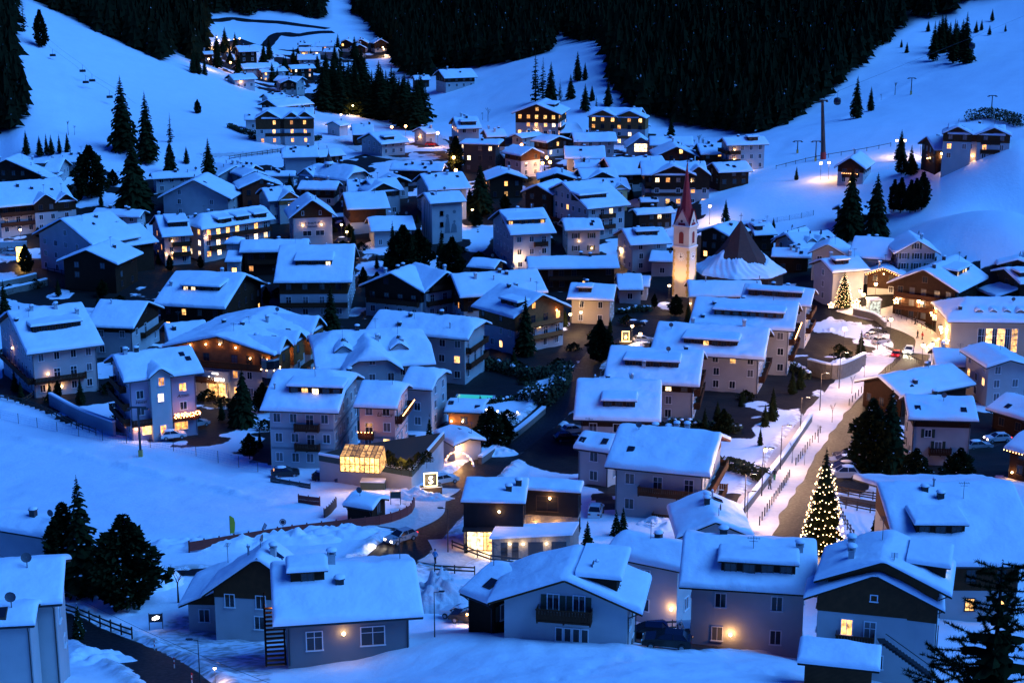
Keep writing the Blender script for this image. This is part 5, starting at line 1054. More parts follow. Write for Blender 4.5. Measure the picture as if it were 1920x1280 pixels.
trees([(1155,1008,952,'spruce'),(1168,1008,947,'spruce')], 'young spruce pair between the black modern house and the brown balcony house', 'young spruce pair')
trees([(874,1036,1012,'spruce')], 'tiny fir in the snow before the lit shop window')
trees([(158,1118,893,'spruce',.95)], 'tallest spruce above the bottom lane with snow behind it')
trees([(128,1112,948,'thuja',1.0)], 'blunt conifer crowding the left of the tallest lane spruce')
trees([(240,1138,968,'dense',1.15)], 'broad bushy conifer beside the tallest lane spruce')
trees([(148,1198,1130,'spruce')], 'small dark fir beside the bottom lane fence')
trees([(335,1135,1040,'bare',1.2)], 'bare bush tree left of the low timber gable house')
trees([(1630,892,752,'dense',.9),(1665,888,728,'wide',.8)], 'big black conifer over the right hand road car park', 'big conifers over the car park')
trees([(1715,915,842,'dense',1.1),(1797,915,842,'dense',1.15)], 'bushy evergreen in front of the shuttered white house', 'evergreens of the shuttered house')
trees([(1662,1000,952,'spruce'),(1640,1005,958,'spruce')], 'small spruce on the river bank by the footbridge', 'small spruces by the footbridge')
trees([(1593,446,318,'wide',.8),(1640,455,328,'wide',.8)], 'big dark spruce hiding the cabin on the meadow', 'big spruces at the meadow cabin')
trees([(1688,302,245,'spruce'),(1707,328,274,'spruce'),(1690,326,292,'dense'),(1712,326,300,'dense')], 'dark conifer beside the lit barn on the right slope', 'conifers beside the lit barn')
trees([(1675,396,340,'thuja',.8),(1688,398,337,'thuja',.8),(1706,398,341,'thuja',.8),(1716,396,338,'thuja',.8),(1728,392,327,'thuja',.9)], 'dense dark conifer in the row on the right meadow', 'conifer row on the right meadow')
trees([(1605,222,146,'spruce'),(1632,208,164,'spruce')], 'dark spruce pair beside the gondola line', 'spruce pair beside the gondola line')
trees([(1360,420,374,'spruce'),(1450,428,408,'spruce'),(1493,338,312,'spruce'),(1258,257,219,'spruce')], 'lone small spruce on the open snow', 'lone small spruces')
trees([(1004,192,98,'larch'),(1033,196,118,'spruce'),(1018,192,110,'larch'),(1050,190,150,'larch'),(915,228,196,'bare'),(905,226,205,'bare')], 'tree on the nursery slope behind the hotels', 'trees on the nursery slope')
trees([(1097,208,158,'spruce'),(1070,186,140,'spruce'),(1083,152,98,'spruce'),(1097,150,118,'spruce'),(1110,190,160,'spruce'),(1118,215,180,'larch'),(1140,200,150,'spruce')], 'spruce on the snow tongue at the forest edge', 'spruces on the snow tongue')
trees([(1678,178,146,'bare',1.3),(1652,188,172,'bare',1.3),(1310,285,240,'bare'),(1300,285,252,'bare')], 'round leafless tree on the right slopes', 'leafless trees on the right slopes')
for k in range(16): tree('spruce' if k % 2 else 'slim', 1752+k*4+random.uniform(-3, 3), 100+random.uniform(-14, 20), 100-random.uniform(40, 75), 'dark spruce in the clump under the upper gondola', 'clump under the upper gondola', 1.2)
for x, y, t_ in ((1655,85,70),(1668,80,62),(1700,100,80),(1690,90,74),(1740,60,40),(1830,62,40),(1840,58,38),(1855,66,48),(1860,40,18),(1885,60,46)): tree('spruce', x, y, t_, 'stray spruce on the snow above the gondola line', 'stray spruces above the gondola line')
trees([(1613,672,618,'spruce',1.1)], 'dark spruce in the car park at the road bend')
trees([(1448,792,724,'spruce'),(1500,730,682,'spruce'),(1485,740,690,'spruce'),(1425,835,800,'spruce')], 'garden spruce beside the promenade wall', 'garden spruces beside the promenade')
trees([(40,752,712,'spruce')], 'small fir beside the fence at the top of the piste'); trees([(10,598,526,'spruce')], 'dark fir by the steps at the left edge'); trees([(50,512,462,'thuja')], 'dark conifer beside the glowing sign on the left road')
trees([(1597,738,694,'bare',.7),(1620,712,672,'bare',.7),(1604,695,650,'bare',.7),(1560,792,745,'bare',.7),(1534,830,782,'bare',.7),(1508,872,828,'bare',.7),(1485,868,818,'bare',.7)], 'slender leafless street tree on the lit promenade', 'street trees on the promenade')
# dark evergreens in gardens between the houses
cnt = 0; tries = 0
EXCL = [(p.x, p.y) for p in ()]
while cnt < 240 and tries < 7000:
    tries += 1; px, py = random.uniform(0, 1900), random.uniform(330, 900)
    if not inpoly(np.array([px]), np.array([py]), [(0,360),(420,330),(640,320),(850,270),(1180,280),(1290,430),(1500,500),(1680,640),(1560,690),(1400,850),(1340,880),(1080,880),(1090,730),(870,850),(760,700),(600,880),(380,860),(200,800),(0,740)])[0]: continue
    g = ground(px, py)
    if road_dist(np.array([g.x]), np.array([g.y]))[0][0] < 1.5: continue
    ok = True
    for lb, B, rt in HOUSES:
        dx, dy = g.x-B['c'].x, g.y-B['c'].y
        if abs(dx) > 30 or abs(dy) > 30: continue
        c, s = math.cos(B['rot']), math.sin(B['rot'])
        if abs(dx*c+dy*s) < B['L']/2+.3 and abs(-dx*s+dy*c) < B['W']/2+.3: ok = False; break
    if not ok: continue
    hgt = random.uniform(2, 5.5); kd = random.choice(('thuja', 'dense', 'spruce', 'spruce', 'spruce', 'shrub', 'shrub', 'shrub'))
    if kd == 'shrub': hgt = random.uniform(1.5, 2.4)
    pxh = hgt*FPX/(g-CAM).length
    tree(kd, px, py, py-pxh, dict(thuja='columnar dark evergreen in a village garden', dense='round dark evergreen in a village garden', spruce='small pointed spruce in a village garden', shrub='low dark shrub in a village garden')[kd], kd.replace('dense', 'round').replace('thuja', 'columnar')+' garden plants of the village'); cnt += 1
# hedges topped with lumps of snow
HEDGE = mat('hedge', (.035, .045, .015), .9, bump=.6, bscale=6, var=.4, vscale=2)
def hedge(pts, h_, w_, label, sn=.55):
    g = [ground(*q) for q in pts]; Ln = smooth_line(g, .5); mb = MB(); sb = MB(); r = random.Random(len(pts)*7+int(pts[0][0]))
    rt = root('hedge', label, 'hedge', (Ln[0][0], Ln[0][1], T(*Ln[0])))
    for x, y in Ln:
        z = T(x, y)-rt.location.z; x -= rt.location.x; y -= rt.location.y
        for _ in range(34):
            p = Vector((x+r.uniform(-w_/2, w_/2), y+r.uniform(-w_/2, w_/2), z+r.uniform(0, h_))); a = Vector((r.uniform(-1, 1), r.uniform(-1, 1), r.uniform(-.3, 1))).normalized()*.35; b = Vector((r.uniform(-1, 1), r.uniform(-1, 1), r.uniform(-1, 1))).normalized()*.28
            mb.poly((p-a, p+b, p+a, p-b))
        (sb.ball((x+r.uniform(-.3, .3)*w_, y+r.uniform(-.3, .3)*w_, z+h_*r.uniform(.75, 1.0)), min(.55, w_*.4)*r.uniform(.5, 1.1), 7, 4, .5) if r.random() < sn else None)
    link('foliage', mb.mesh('foliage', HEDGE), rt); link('snow', sb.mesh('snow', SNOWR, True), rt)
for pts, h_, w_, lb in (([(1258,800),(1290,802),(1330,806),(1385,812)],1.5,1.2,'clipped hedge with round snow caps behind the white house with brown balconies'),([(1345,880),(1375,885),(1400,893),(1435,905)],2.2,1.2,'row of dark young firs behind the brown balcony house by the path'),
   ([(1160,588),(1190,584),(1218,582)],1.2,1.5,'snow covered hedge in front of the low white house by the church'),([(905,690),(950,700),(1000,712),(1050,700)],2.4,2.2,'tall dark hedge along the snowy pool garden'),([(990,745),(1020,760),(1050,735),(1062,705)],3.2,2.6,'thick dark hedge beside the climbing road'),
   ([(875,762),(920,757),(960,752)],1.0,1.0,'low hedge in front of the turquoise pool'),([(470,262),(510,265),(560,268),(600,262)],1.6,1.6,'dark hedge below the far guest house'),([(430,240),(455,250),(480,255)],1.8,1.6,'scrub on the bank left of the far guest house'),([(1815,228),(1850,222),(1885,228),(1915,238)],3.5,3.0,'dark thicket on the slope above the lone guest house'),([(1478,690),(1500,700),(1515,712)],1.6,1.4,'snowy shrubs below the promenade wall'),([(700,278),(725,284),(748,290)],1.5,1.2,'row of clipped bushes before the small white house with the roof slot')): hedge(pts, h_, w_, lb, .12 if 'dark' in lb or 'scrub' in lb else .6)
# ------------------------------------------------------------------ church
SPIRE = mat('spire_red', (.30, .018, .018), .55, var=.25, vscale=1.5); SHING = mat('shingle_brown', (.075, .028, .020), .8, bump=.3, bscale=5, var=.35, vscale=1.2); QUOIN = mat('quoin_ochre', (.55, .36, .10), .85, var=.2, vscale=3); TOWER = mat('tower_plaster', (.70, .60, .46), .85, var=.08, vscale=.5); LOUV = mat('louvre_red', (.22, .02, .015), .7)
def attach(name, mb, rt, m, smooth=False, parent=None):
    """geometry given in world places, made a part of a thing"""
    Mi = (Matrix.Translation(rt.location)@rt.rotation_euler.to_matrix().to_4x4()).inverted()
    me = mb.mesh(name, m, smooth); me.transform(Mi); return link(name, me, parent or rt)
def church_tower():
    g = ground(1282, 552); d = (g-CAM).length; s = 2.05; px = d/FPX
    zt = (552-424)*px/math.cos(R(11)); zs = (424-308)*px/math.cos(R(10)); zb = zt*.70
    rt = root('church_tower', 'slender floodlit church tower with dark red pointed spire and clock', 'church tower', g, R(-33))
    mb = MB(); mb.box(-s, s, -s, s, -2, zt); link('shaft', mb.mesh('shaft', TOWER), rt)
    for sx in (-1, 1):
        for sy in (-1, 1):
            mb = MB()
            for k in range(int(zt*.70/.8)):
                w_ = .55 if k % 2 else .38; mb.box(sx*s-(w_ if sx > 0 else .03), sx*s+(.03 if sx > 0 else w_), sy*s-(w_ if sy > 0 else .03), sy*s+(.03 if sy > 0 else w_), k*.8, k*.8+.76)
            link('quoin', mb.mesh('quoin', QUOIN), rt)
    for z, o_ in ((zb, .22), (zt, .32)):
        mb = MB(); mb.box(-s-o_, s+o_, -s-o_, s+o_, z-.18, z+.12); c_ = link('cornice', mb.mesh('cornice', TOWER), rt)
        mb = MB(); mb.box(-s-o_, s+o_, -s-o_, s+o_, z+.125, z+.28); link('snow', mb.mesh('snow', SNOWR), c_)
    ope = MB(); ope.poly([(-.62, 0, 0), (.62, 0, 0)]+[(.62*math.cos(a), 0, 2.2+.62*math.sin(a)) for a in np.linspace(0, math.pi, 9)]); ope = ope.mesh('belfry_opening', LOUV)
    arch = MB()
    for a0, a1 in zip(np.linspace(0, math.pi, 9)[:-1], np.linspace(0, math.pi, 9)[1:]): arch.bar((.72*math.cos(a0), -.02, 2.2+.72*math.sin(a0)), (.72*math.cos(a1), -.02, 2.2+.72*math.sin(a1)), .09, None, 5)
    arch.box(-.80, -.64, -.08, .02, 0, 2.2); arch.box(.64, .80, -.08, .02, 0, 2.2); arch.box(-.9, .9, -.16, .02, -.2, 0); arch = arch.mesh('surround', TOWER)
    ck = MB(); ck.lathe([(.001, .05), (1.05, .05), (1.05, 0)], 20); ck = ck.mesh('clock_face', mat('clock_white', (.8, .78, .72), .6)); ck.transform(Matrix.Rotation(R(90), 4, 'X'))
    hd = MB(); hd.box(-.05, .05, -.10, -.07, 0, .8); hd.box(0, .5, -.10, -.07, -.05, .05); hd.ball((0, -.08, 0), .22, 8, 4)
    for k in range(12): a = k*math.pi/6; hd.box(.88*math.sin(a)-.06, .88*math.sin(a)+.06, -.09, -.06, .88*math.cos(a)-.06, .88*math.cos(a)+.06)
    hd = hd.mesh('clock_hands', INK)
    gab = MB(); gab.poly([(-s, 0, 0), (s, 0, 0), (0, 0, s*1.9)]); gab = gab.mesh('gable', TOWER); ocu = MB(); ocu.lathe([(.001, .03), (.32, .03), (.32, 0)], 12); ocu = ocu.mesh('oculus', INK); ocu.transform(Matrix.Rotation(R(90), 4, 'X'))
    for k in range(4):
        Rz = Matrix.Rotation(k*math.pi/2, 4, 'Z')
        def p_(n_, me, y, z):
            o = link(n_, me, rt); o.matrix_basis = Rz@Matrix.Translation((0, y, z)); return o
        o = p_('belfry_opening', ope, -s-.03, zb+1.0); link('surround', arch, o); o = p_('clock_face', ck, -s-.02, zb-2.2); link('clock_hands', hd, o); o = p_('gable', gab, -s+.02, zt+.12); link('oculus', ocu, o, (0, -.03, 1.2))
    sp = MB(); n_ = 8; prof = [(s*1.16, .1), (s*.62, zs*.34), (s*.30, zs*.66), (.03, zs)]
    b = len(sp.v)
    for k, (r_, z) in enumerate(prof):
        for i in range(n_):
            a = 2*math.pi*(i+.5)/n_; q = r_*(1.0 if k else (1.0 if True else 1)); sp.v.append((q*math.cos(a), q*math.sin(a), zt+z))
    for k in range(3):
        for i in range(n_): j = (i+1) % n_; sp.f.append((b+k*n_+i, b+k*n_+j, b+(k+1)*n_+j, b+(k+1)*n_+i))
    so_ = link('spire', sp.mesh('spire', SPIRE), rt)
    for k in range(4):   # little gable roofs running back into the spire
        Rz = Matrix.Rotation(k*math.pi/2, 4, 'Z'); mb = MB()
        mb.poly([(-s-.15, -s-.12, 0), (0, -s-.12, s*1.9+.15), (0, 0, s*1.9+.15)]); mb.poly([(s+.15, -s-.12, 0), (0, 0, s*1.9+.15), (0, -s-.12, s*1.9+.15)])
        o = link('gable_roof', mb.mesh('gable_roof', SPIRE), rt); o.matrix_basis = Rz@Matrix.Translation((0, 0, zt+.12))
    mb = MB(); mb.ball((0, 0, zt+zs+.1), .2, 8, 5); mb.box(-.03, .03, -.03, .03, zt+zs, zt+zs+1.4); mb.box(-.35, .35, -.03, .03, zt+zs+.9, zt+zs+.97); link('cross', mb.mesh('cross', METAL), rt)
    for k, (x, y, z) in enumerate(((-4.5, -6.5, .6), (5.5, -5.5, .6))):
        f = root('floodlight', 'small ground floodlight aimed up the church tower', 'floodlight', g+Vector((x, y, T(g.x+x, g.y+y)-g.z)), 0, 'church floodlights'); mb = MB(); mb.box(-.25, .25, -.1, .1, .15, .5); mb.box(-.05, .05, -.05, .05, -.3, .2); link('housing', mb.mesh('housing', METAL), f)
        mb = MB(); mb.box(-.2, .2, .1, .13, .2, .46); link('lens', mb.mesh('lens', BULB), f)
        l = bpy.data.lights.new('flood_light', 'SPOT'); l.energy = 5200; l.color = (1, .60, .24); l.spot_size = R(58); l.spot_blend = .6; l.shadow_soft_size = .2
        lo = bpy.data.objects.new('flood_light', l); C.objects.link(lo); lo.parent = f; lo.location = (0, 0, .6); v = Vector((-x, -y, zt*.62)); lo.rotation_euler = (-v).to_track_quat('Z', 'Y').to_euler()
    return g
church_tower()
def church_hall():
    g = ground(1391, 552); g = Vector((g.x, g.y+6, T(g.x, g.y+6))); d = (g-CAM).length; px = d/FPX
    Rr = 85*px*1.02; hw = 4.4; rt = root('church', 'octagonal church with steep dark shingle roof half covered by sliding snow', 'church', g, R(10)); n_ = 8; H = 92*px/math.cos(R(12))
    def ring(r, z, o_=0): return [(r*math.cos(2*math.pi*(i+.5)/n_), r*math.sin(2*math.pi*(i+.5)/n_), z) for i in range(n_)]
    mb = MB(); a, b = ring(Rr*.93, -2), ring(Rr*.93, hw)
    for i in range(n_): j = (i+1) % n_; mb.poly((a[i], a[j], b[j], b[i]))
    link('wall', mb.mesh('wall', planks('wall_slate', (.05, .05, .055))), rt)
    prof = [(1.0, 0), (.80, .10), (.60, .25), (.42, .44), (.24, .67), (.10, .87), (.004, 1.0)]
    mb = MB(); mb.poly(ring(Rr*1.0, hw-.25)[::-1])
    rr = [ring(Rr, hw-.25)]+[ring(Rr*r, hw+H*z) for r, z in prof]
    for A_r, B_r in zip(rr[:-1], rr[1:]):
        for i in range(n_): j = (i+1) % n_; mb.poly((A_r[i], A_r[j], B_r[j], B_r[i]))
    ro = link('roof', mb.mesh('roof', SHING), rt)
    # snow lying on the flatter skirt, its upper edge ragged where the top has slid off
    V, F = [], []; na, nr_ = 160, 14; r_ = np.array([p[0] for p in prof]); z_ = np.array([p[1] for p in prof])
    for i in range(na):
        a = 2*math.pi*i/na; ap = (a-math.pi/n_) % (2*math.pi/n_)-0; sect = math.cos(math.pi/n_)/math.cos(((a-math.pi/n_) % (2*math.pi/n_))-math.pi/n_)
        top = .56+.17*float(vnoise(math.cos(a)*9+40, math.sin(a)*9+40, 4.2, 3))+.05*float(vnoise(math.cos(a)*9, math.sin(a)*9, 1.6, 4))+.02*float(vnoise(math.cos(a)*9, math.sin(a)*9, .5, 4))
        for k in range(nr_):
            f = 1.01-(1.01-top)*k/(nr_-1); th = .5*min(1, k/1.5+.25)*(1 if k < nr_-2 else (nr_-1-k)*.5)*(1+.3*math.sin(a*31+k))
            z = np.interp(-f, -r_, z_); V.append((Rr*f*sect*math.cos(a), Rr*f*sect*math.sin(a), hw+H*z+th))
    for i in range(na):
        j = (i+1) % na
        for k in range(nr_-1): F.append((i*nr_+k, j*nr_+k, j*nr_+k+1, i*nr_+k+1))
    link('snow', np_mesh('snow', V, F, SNOW), ro)
    mb = MB(); mb.box(-.05, .05, -.05, .05, hw+H-.3, hw+H+1.8); mb.box(-.45, .45, -.04, .04, hw+H+1.1, hw+H+1.22); link('cross', mb.mesh('cross', METAL), rt)
church_hall()
# ------------------------------------------------------------------ christmas trees
def xmas(px, yb, yt, label, wd, nb, seed):
    g = ground(px, yb); H = (yb-yt)*(g-CAM).length/FPX/math.cos(PITCH); s = H/10; rt = root('christmas_tree', label, 'christmas tree', g); tm_, cm = conifer_meshes(seed, width=wd, tiers=34, n0=17)
    o = link('trunk', tm_, rt); o.scale = (s, s, s); o = link('crown', cm, rt); o.scale = (s, s, s)
    sb = MB(); r = random.Random(seed); turns = 13
    for k in range(nb):
        f = k/nb; f = 1-math.sqrt(1-f*.985); z = H*(.05+.93*f); rad_ = H*wd*(1-f)**.85*1.0+.08; a = turns*2*math.pi*f*1.0+r.uniform(-.12, .12)
        sb.ball((rad_*math.cos(a), rad_*math.sin(a), z+r.uniform(-.3, .3)), H*.0036+.02, 5, 3)
    lo = tag(link('light_string', sb.mesh('light_string', BULBT), rt), kind='stuff')
    for z in (.15, .45): lamp_light(rt, (0, -H*wd*1.3, H*z), 120, (1, .55, .2), .8)
xmas(1541, 1040, 838, 'giant christmas tree wound with golden lights beside the right hand road', .205, 330, 31)
xmas(1581, 577, 510, 'lit christmas tree on the snowy church square', .26, 260, 32)
# ------------------------------------------------------------------ street lamps
POLE = MB(); POLE.lathe([(.10, -.5), (.10, .4), (.06, .5), (.05, 4.6)], 8); POLE = POLE.mesh('pole', METAL, True)
LAN = MB(); LAN.lathe([(.10, 4.6), (.26, 4.7), (.30, 5.2), (.34, 5.25), (.05, 5.5), (.01, 5.55)], 8); LAN = LAN.mesh('lantern', METAL); GLB = MB(); GLB.ball((0, 0, 4.95), .40, 10, 6); GLB = GLB.mesh('globe', BULB, True); GLBO = MB(); GLBO.ball((0, 0, 4.95), .50, 10, 6); GLBO = GLBO.mesh('globe', BULBO, True)
def lamp(px, yb, pw, label, group, orange=False, s=1.0):
    g = ground(px, yb); o = root('street_lamp', label, 'lamp', g, 0, group); o.scale = (s, s, s)
    link('pole', POLE, o); link('lantern', LAN, o); link('globe', GLBO if orange else GLB, o); lamp_light(o, (0, 0, 4.1), pw*3.0, (1, .50, .16) if orange else (1, .60, .27), .3)
for x, yb in ((1684,592),(1720,605),(1753,617),(1745,690),(1728,692),(1761,655),(1611,585),(1617,592),(1640,572),(1668,640)): lamp(x, yb, 420, 'lit lantern post around the road bend square', 'lanterns of the road bend square')
for x, yb in ((1549,560),(1544,548),(1593,556)): lamp(x, yb, 200, 'lit lantern beside the square christmas tree', 'lanterns beside the square tree')
lamp(1582, 650, 700, 'brilliant lamp at the car park wall by the road bend', None, True, .8)
for x, yb in ((761,262),(821,276),(856,288),(735,264),(978,300),(851,325),(855,350),(1025,325),(1031,334),(1017,336)): lamp(x, yb, 480, 'orange glowing street lamp in the upper village', 'orange street lamps of the upper village', True)
for x, yb in ((1089,618),(1069,622),(1185,645),(1163,495),(886,420),(973,510),(40,458),(651,462),(641,448),(1254,566),(1433,890),(1200,660)): lamp(x, yb, 220, 'lit lantern between the village houses', 'village lanterns', False, .8)
for x, yb in ((1538,338),(1553,337),(1680,294),(1695,294),(1725,297),(1764,322),(1330,420)): lamp(x, yb, 350, 'lit lamp beside the farmsteads on the right slope', 'lamps on the right slope')
for x, yb in ((374,88),(407,87),(430,92),(440,91),(450,89),(411,94),(369,100),(381,99),(460,112),(392,130),(433,136),(718,104),(720,108),(662,218),(640,236)): lamp(x, yb, 500, 'distant lamp on the far village road', 'lamps of the far village road', random.random() < .3, .9)
lamp(404, 1284, 22, 'short lit garden lamp beside the bottom lane', None, False, .30); lamp(876, 1172, 60, 'little glowing garden lantern capped with snow by the parked cars', None, True, .25)
# tall posts with downward heads on the promenade
TP = MB(); TP.lathe([(.10, -.5), (.09, 1), (.05, 7.0)], 8); TP.bar((0, 0, 6.95), (1.3, 0, 7.1), .045, None, 6); TP = TP.mesh('pole', METAL); TH = MB(); TH.box(.7, 1.5, -.16, .16, 7.08, 7.2); TH = TH.mesh('head', METAL); TL = MB(); TL.box(.8, 1.4, -.1, .1, 7.05, 7.075); TL = TL.mesh('light_panel', BULBW)
def tall(px, yb, pw, label, group=None, rz=0.0, lit=True, s=1.0):
    g = ground(px, yb); o = root('street_light', label, 'street light', g, rz, group); o.scale = (s, s, s); link('pole', TP, o); link('head', TH, o)
    if lit: link('light_panel', TL, o); lamp_light(o, (1.1, 0, 6.9), pw*3.6, (1, .60, .36), .25)
    else: mb = link('light_panel', TH, o); mb.scale = (.9, .8, .99)
for x, yb in ((1395,985),(1428,930),(1463,880),(1500,820),(1537,770),(1573,728),(1612,690),(1645,655)): tall(x, yb, 850, 'tall slim street light along the lit promenade', 'promenade street lights', R(-20))
tall(376, 1296, 0, 'unlit post light beside the bottom lane wire', None, R(180), False, .62); tall(101, 1170, 0, 'unlit post light in front of the black lane conifers', None, R(180), False, .7); tall(1400, 990, 0, 'unlit post light by the white wall of the long apartment block', None, 0, False, .7); tall(815, 1195, 0, 'unlit post light beside the snow heap and parked cars', None, 0, False, .6)
tall(840, 1035, 0, 'unlit post light at the road fork before the shop', None, R(180), False, .8); tall(1285, 1020, 0, 'unlit post light on the path behind the plain hipped house', None, 0, False, .6)
# star ornaments hung on the lantern posts
ST = MB(); pts = [(math.sin(k*math.pi/5)*(.62 if k % 2 == 0 else .27), 0, math.cos(k*math.pi/5)*(.62 if k % 2 == 0 else .27)) for k in range(10)]
for a, b in zip(pts, pts[1:]+pts[:1]): ST.bar(a, b, .055, None, 5)
ST = ST.mesh('star_ornament', BULB)
for x, y in ((1679,568),(1748,592),(1766,625),(1739,660),(1772,645),(1557,576),(1605,570)):
    g = ground(x, y+22); o = link('star_ornament', ST, None, g+Vector((0, 0, 3.2)), 0, 1.15); tag(o, 'glowing star ornament hung by the square lanterns', 'ornament', 'glowing star ornaments')
    mb = MB(); mb.bar((0, 0, -3.6), (0, 0, -.5), .04); link('post', mb.mesh('post', METAL), o)
# ------------------------------------------------------------------ cars
TYRE = mat('tyre', (.02, .02, .02), .8); HEADL = mat('headlight', (1, 1, 1), .3, emit=(1, .86, .62), estr=25); TAILL = mat('taillight', (.6, 0, 0), .3, emit=(1, .02, .03), estr=9); HEADO = mat('headlight_off', (.6, .6, .62), .2); TAILO = mat('taillight_off', (.25, .01, .01), .3)
CARM = {}
def car_meshes():
    prof = [(-2.05, .35), (-2.1, .75), (-1.95, .95), (-1.25, 1.02), (1.15, .98), (1.85, .88), (2.1, .68), (2.08, .32)]; w_ = .86
    b = MB()
    L_ = [(x, -w_*(.93 if abs(x) > 1.9 else 1), z) for x, z in prof]; Rr = [(x, -y, z) for x, y, z in L_]
    b.poly(L_[::-1]); b.poly(Rr); n_ = len(prof)
    for i in range(n_): j = (i+1) % n_; b.poly((L_[i], L_[j], Rr[j], Rr[i]))
    c = MB(); cb = [(-1.75, .98), (-1.35, 1.42), (.15, 1.46), (.95, 1.0)]; l_ = [(x, -(.80 if z < 1.1 else .62), z) for x, z in cb]; r_ = [(x, -y, z) for x, y, z in l_]
    c.poly(l_[::-1]); c.poly(r_)
    for i in range(3): c.poly((l_[i], l_[i+1], r_[i+1], r_[i]))
    tp = MB(); tp.poly([(-1.37, -.63, 1.425), (.17, -.63, 1.465), (.17, .63, 1.465), (-1.37, .63, 1.425)])
    for s in (-1, 1):
        for x0, z0, x1, z1 in ((-1.37, 1.425, -1.77, .98), (.17, 1.465, .97, 1.0), (-.55, 1.45, -.55, 1.0)): tp.bar((x0, s*.63, z0), (x1, s*.81, z1), .035, None, 4)
    sn = MB(); sn.lathe([(.95, 0), (.93, .06), (.7, .13), (.01, .16)], 12); sn = sn.mesh('snow', SNOWR, True)
    wh = MB(); wh.lathe([(.14, -.1), (.32, -.1), (.32, .1), (.14, .1), (.001, .1)], 14); wh = wh.mesh('wheel', TYRE); wh.transform(Matrix.Rotation(R(90), 4, 'X')); ri = MB(); ri.lathe([(.001, .115), (.19, .105), (.2, .09)], 10); ri = ri.mesh('rim', STEEL); ri.transform(Matrix.Rotation(R(90), 4, 'X'))
    hl = MB(); hl.box(-.04, .04, -.16, .16, -.08, .08); mi = MB(); mi.box(-.06, .06, -.1, .1, -.07, .07)
    return b, c.mesh('window', GLASS), tp, sn, wh, ri, hl, mi
CB, CW, CT, CSN, CWH, CRI, CHL, CMI = car_meshes(); HLM = {m.name: CHL.mesh('light', m) for m in (HEADL, TAILL, HEADO, TAILO)}
def car(px, py, rz, col, label, lights=False, snow=False, scale=1.0, group=None, van=False):
    g = ground(px, py); g.z += .06; rt = root('parked_car' if not lights else 'car', label, 'van' if van else 'car', g, R(rz), group); rt.scale = (scale, scale, scale*(1.25 if van else 1))
    key = tuple(col)
    if key not in CARM:
        pm = mat('car_paint_%d' % len(CARM), col, .25, metal=.2); CARM[key] = (CB.mesh('body', pm, False), CT.mesh('cabin_frame', pm), CMI.mesh('mirror', pm))
    bm_, tm_, mm_ = CARM[key]; link('body', bm_, rt); link('window', CW, rt); link('cabin_frame', tm_, rt)
    for x in (-1.3, 1.3):
        for s in (-1, 1): o = link('wheel', CWH, rt, (x, s*.80, .31)); link('rim', CRI, o).scale = (1, -s, 1)
    for s in (-1, 1):
        link('headlight', HLM['headlight' if lights else 'headlight_off'], rt, (2.09, s*.6, .66)); link('taillight', HLM['taillight' if lights else 'taillight_off'], rt, (-2.09, s*.6, .78)); link('mirror', mm_, rt, (.72, s*.93, 1.02))
    if snow: o = link('snow', CSN, rt, (-.6, 0, 1.43)); o.scale = (.85, .62, 1)
    if lights:
        for s in (-.6, .6):
            l = bpy.data.lights.new('headlamp_beam', 'SPOT'); l.energy = 900; l.color = (1, .85, .62); l.spot_size = R(70); l.spot_blend = .8; l.shadow_soft_size = .08; lo = bpy.data.objects.new('headlamp_beam', l); C.objects.link(lo); lo.parent = rt; lo.location = (2.25, s, .66); lo.rotation_euler = (R(86), 0, R(-90))
WHT, SIL, BLK, RED, DBL = (.75, .75, .75), (.42, .43, .45), (.02, .02, .022), (.45, .015, .015), (.03, .05, .12)
car(752,1015,225,SIL,'silver car with headlights on driving down the road past the shop',True); car(1704,662,250,WHT,'white car with headlights on rounding the bend past the lanterns',True,False); car(1682,668,65,RED,'red car with glowing tail lights at the road bend',True)
car(833,906,30,WHT,'white sedan parked beside the square glowing sign'); car(535,893,10,BLK,'black car parked left in the row under the hotel terrace',snow=True); car(612,901,5,BLK,'dark car parked in the middle of the row below the hotel terrace',snow=True); car(655,906,5,DBL,'dark blue car parked closest to the green container below the terrace',snow=True)
for k, (x, y, c_) in enumerate(((1580,872,SIL),(1578,884,DBL),(1580,898,WHT),(1590,862,BLK))): car(x, y, 178, c_, ('silver car parked second from the big conifers by the road', 'dark blue car parked between the silver car and the white van', 'white van parked next to the footbridge', 'black car parked right under the big conifers by the road')[k], snow=True, van=(k == 2), scale=1.1)
for k, (x, y, c_) in enumerate(((1637,634,SIL),(1645,628,BLK),(1652,644,SIL))): car(x, y, 30, c_, ('silver car parked behind the car park spruce', 'black car parked between two silver ones at the road bend', 'silver car parked at the outer edge of the bend car park')[k])
car(1205,642,10,SIL,'snowy car parked beside the low lit sign on the side lane',snow=True); car(1192,612,0,BLK,'dark car by the hedge in front of the low white house',snow=True); car(1213,1198,175,BLK,'black car parked closest to the white gabled house'); car(1236,1192,100,DBL,'dark blue car beside the fence in the bottom car park'); car(1290,1192,95,SIL,'grey hatchback under the bright wall lamp of the apartment block'); car(1250,1222,170,BLK,'dark car alone at the near edge of the bottom car park')
car(862,1160,150,WHT,'white car parked by the dark wing of the gabled house',snow=True); car(880,1166,160,BLK,'black car parked under the eave of the gabled house wing',snow=True); car(1117,968,80,WHT,'white van half hidden behind the black modern house',van=True); car(1075,812,20,SIL,'silver car at the edge of the dark climbing road',snow=True); car(1062,826,15,BLK,'black car parked below the house with the small box dormer')
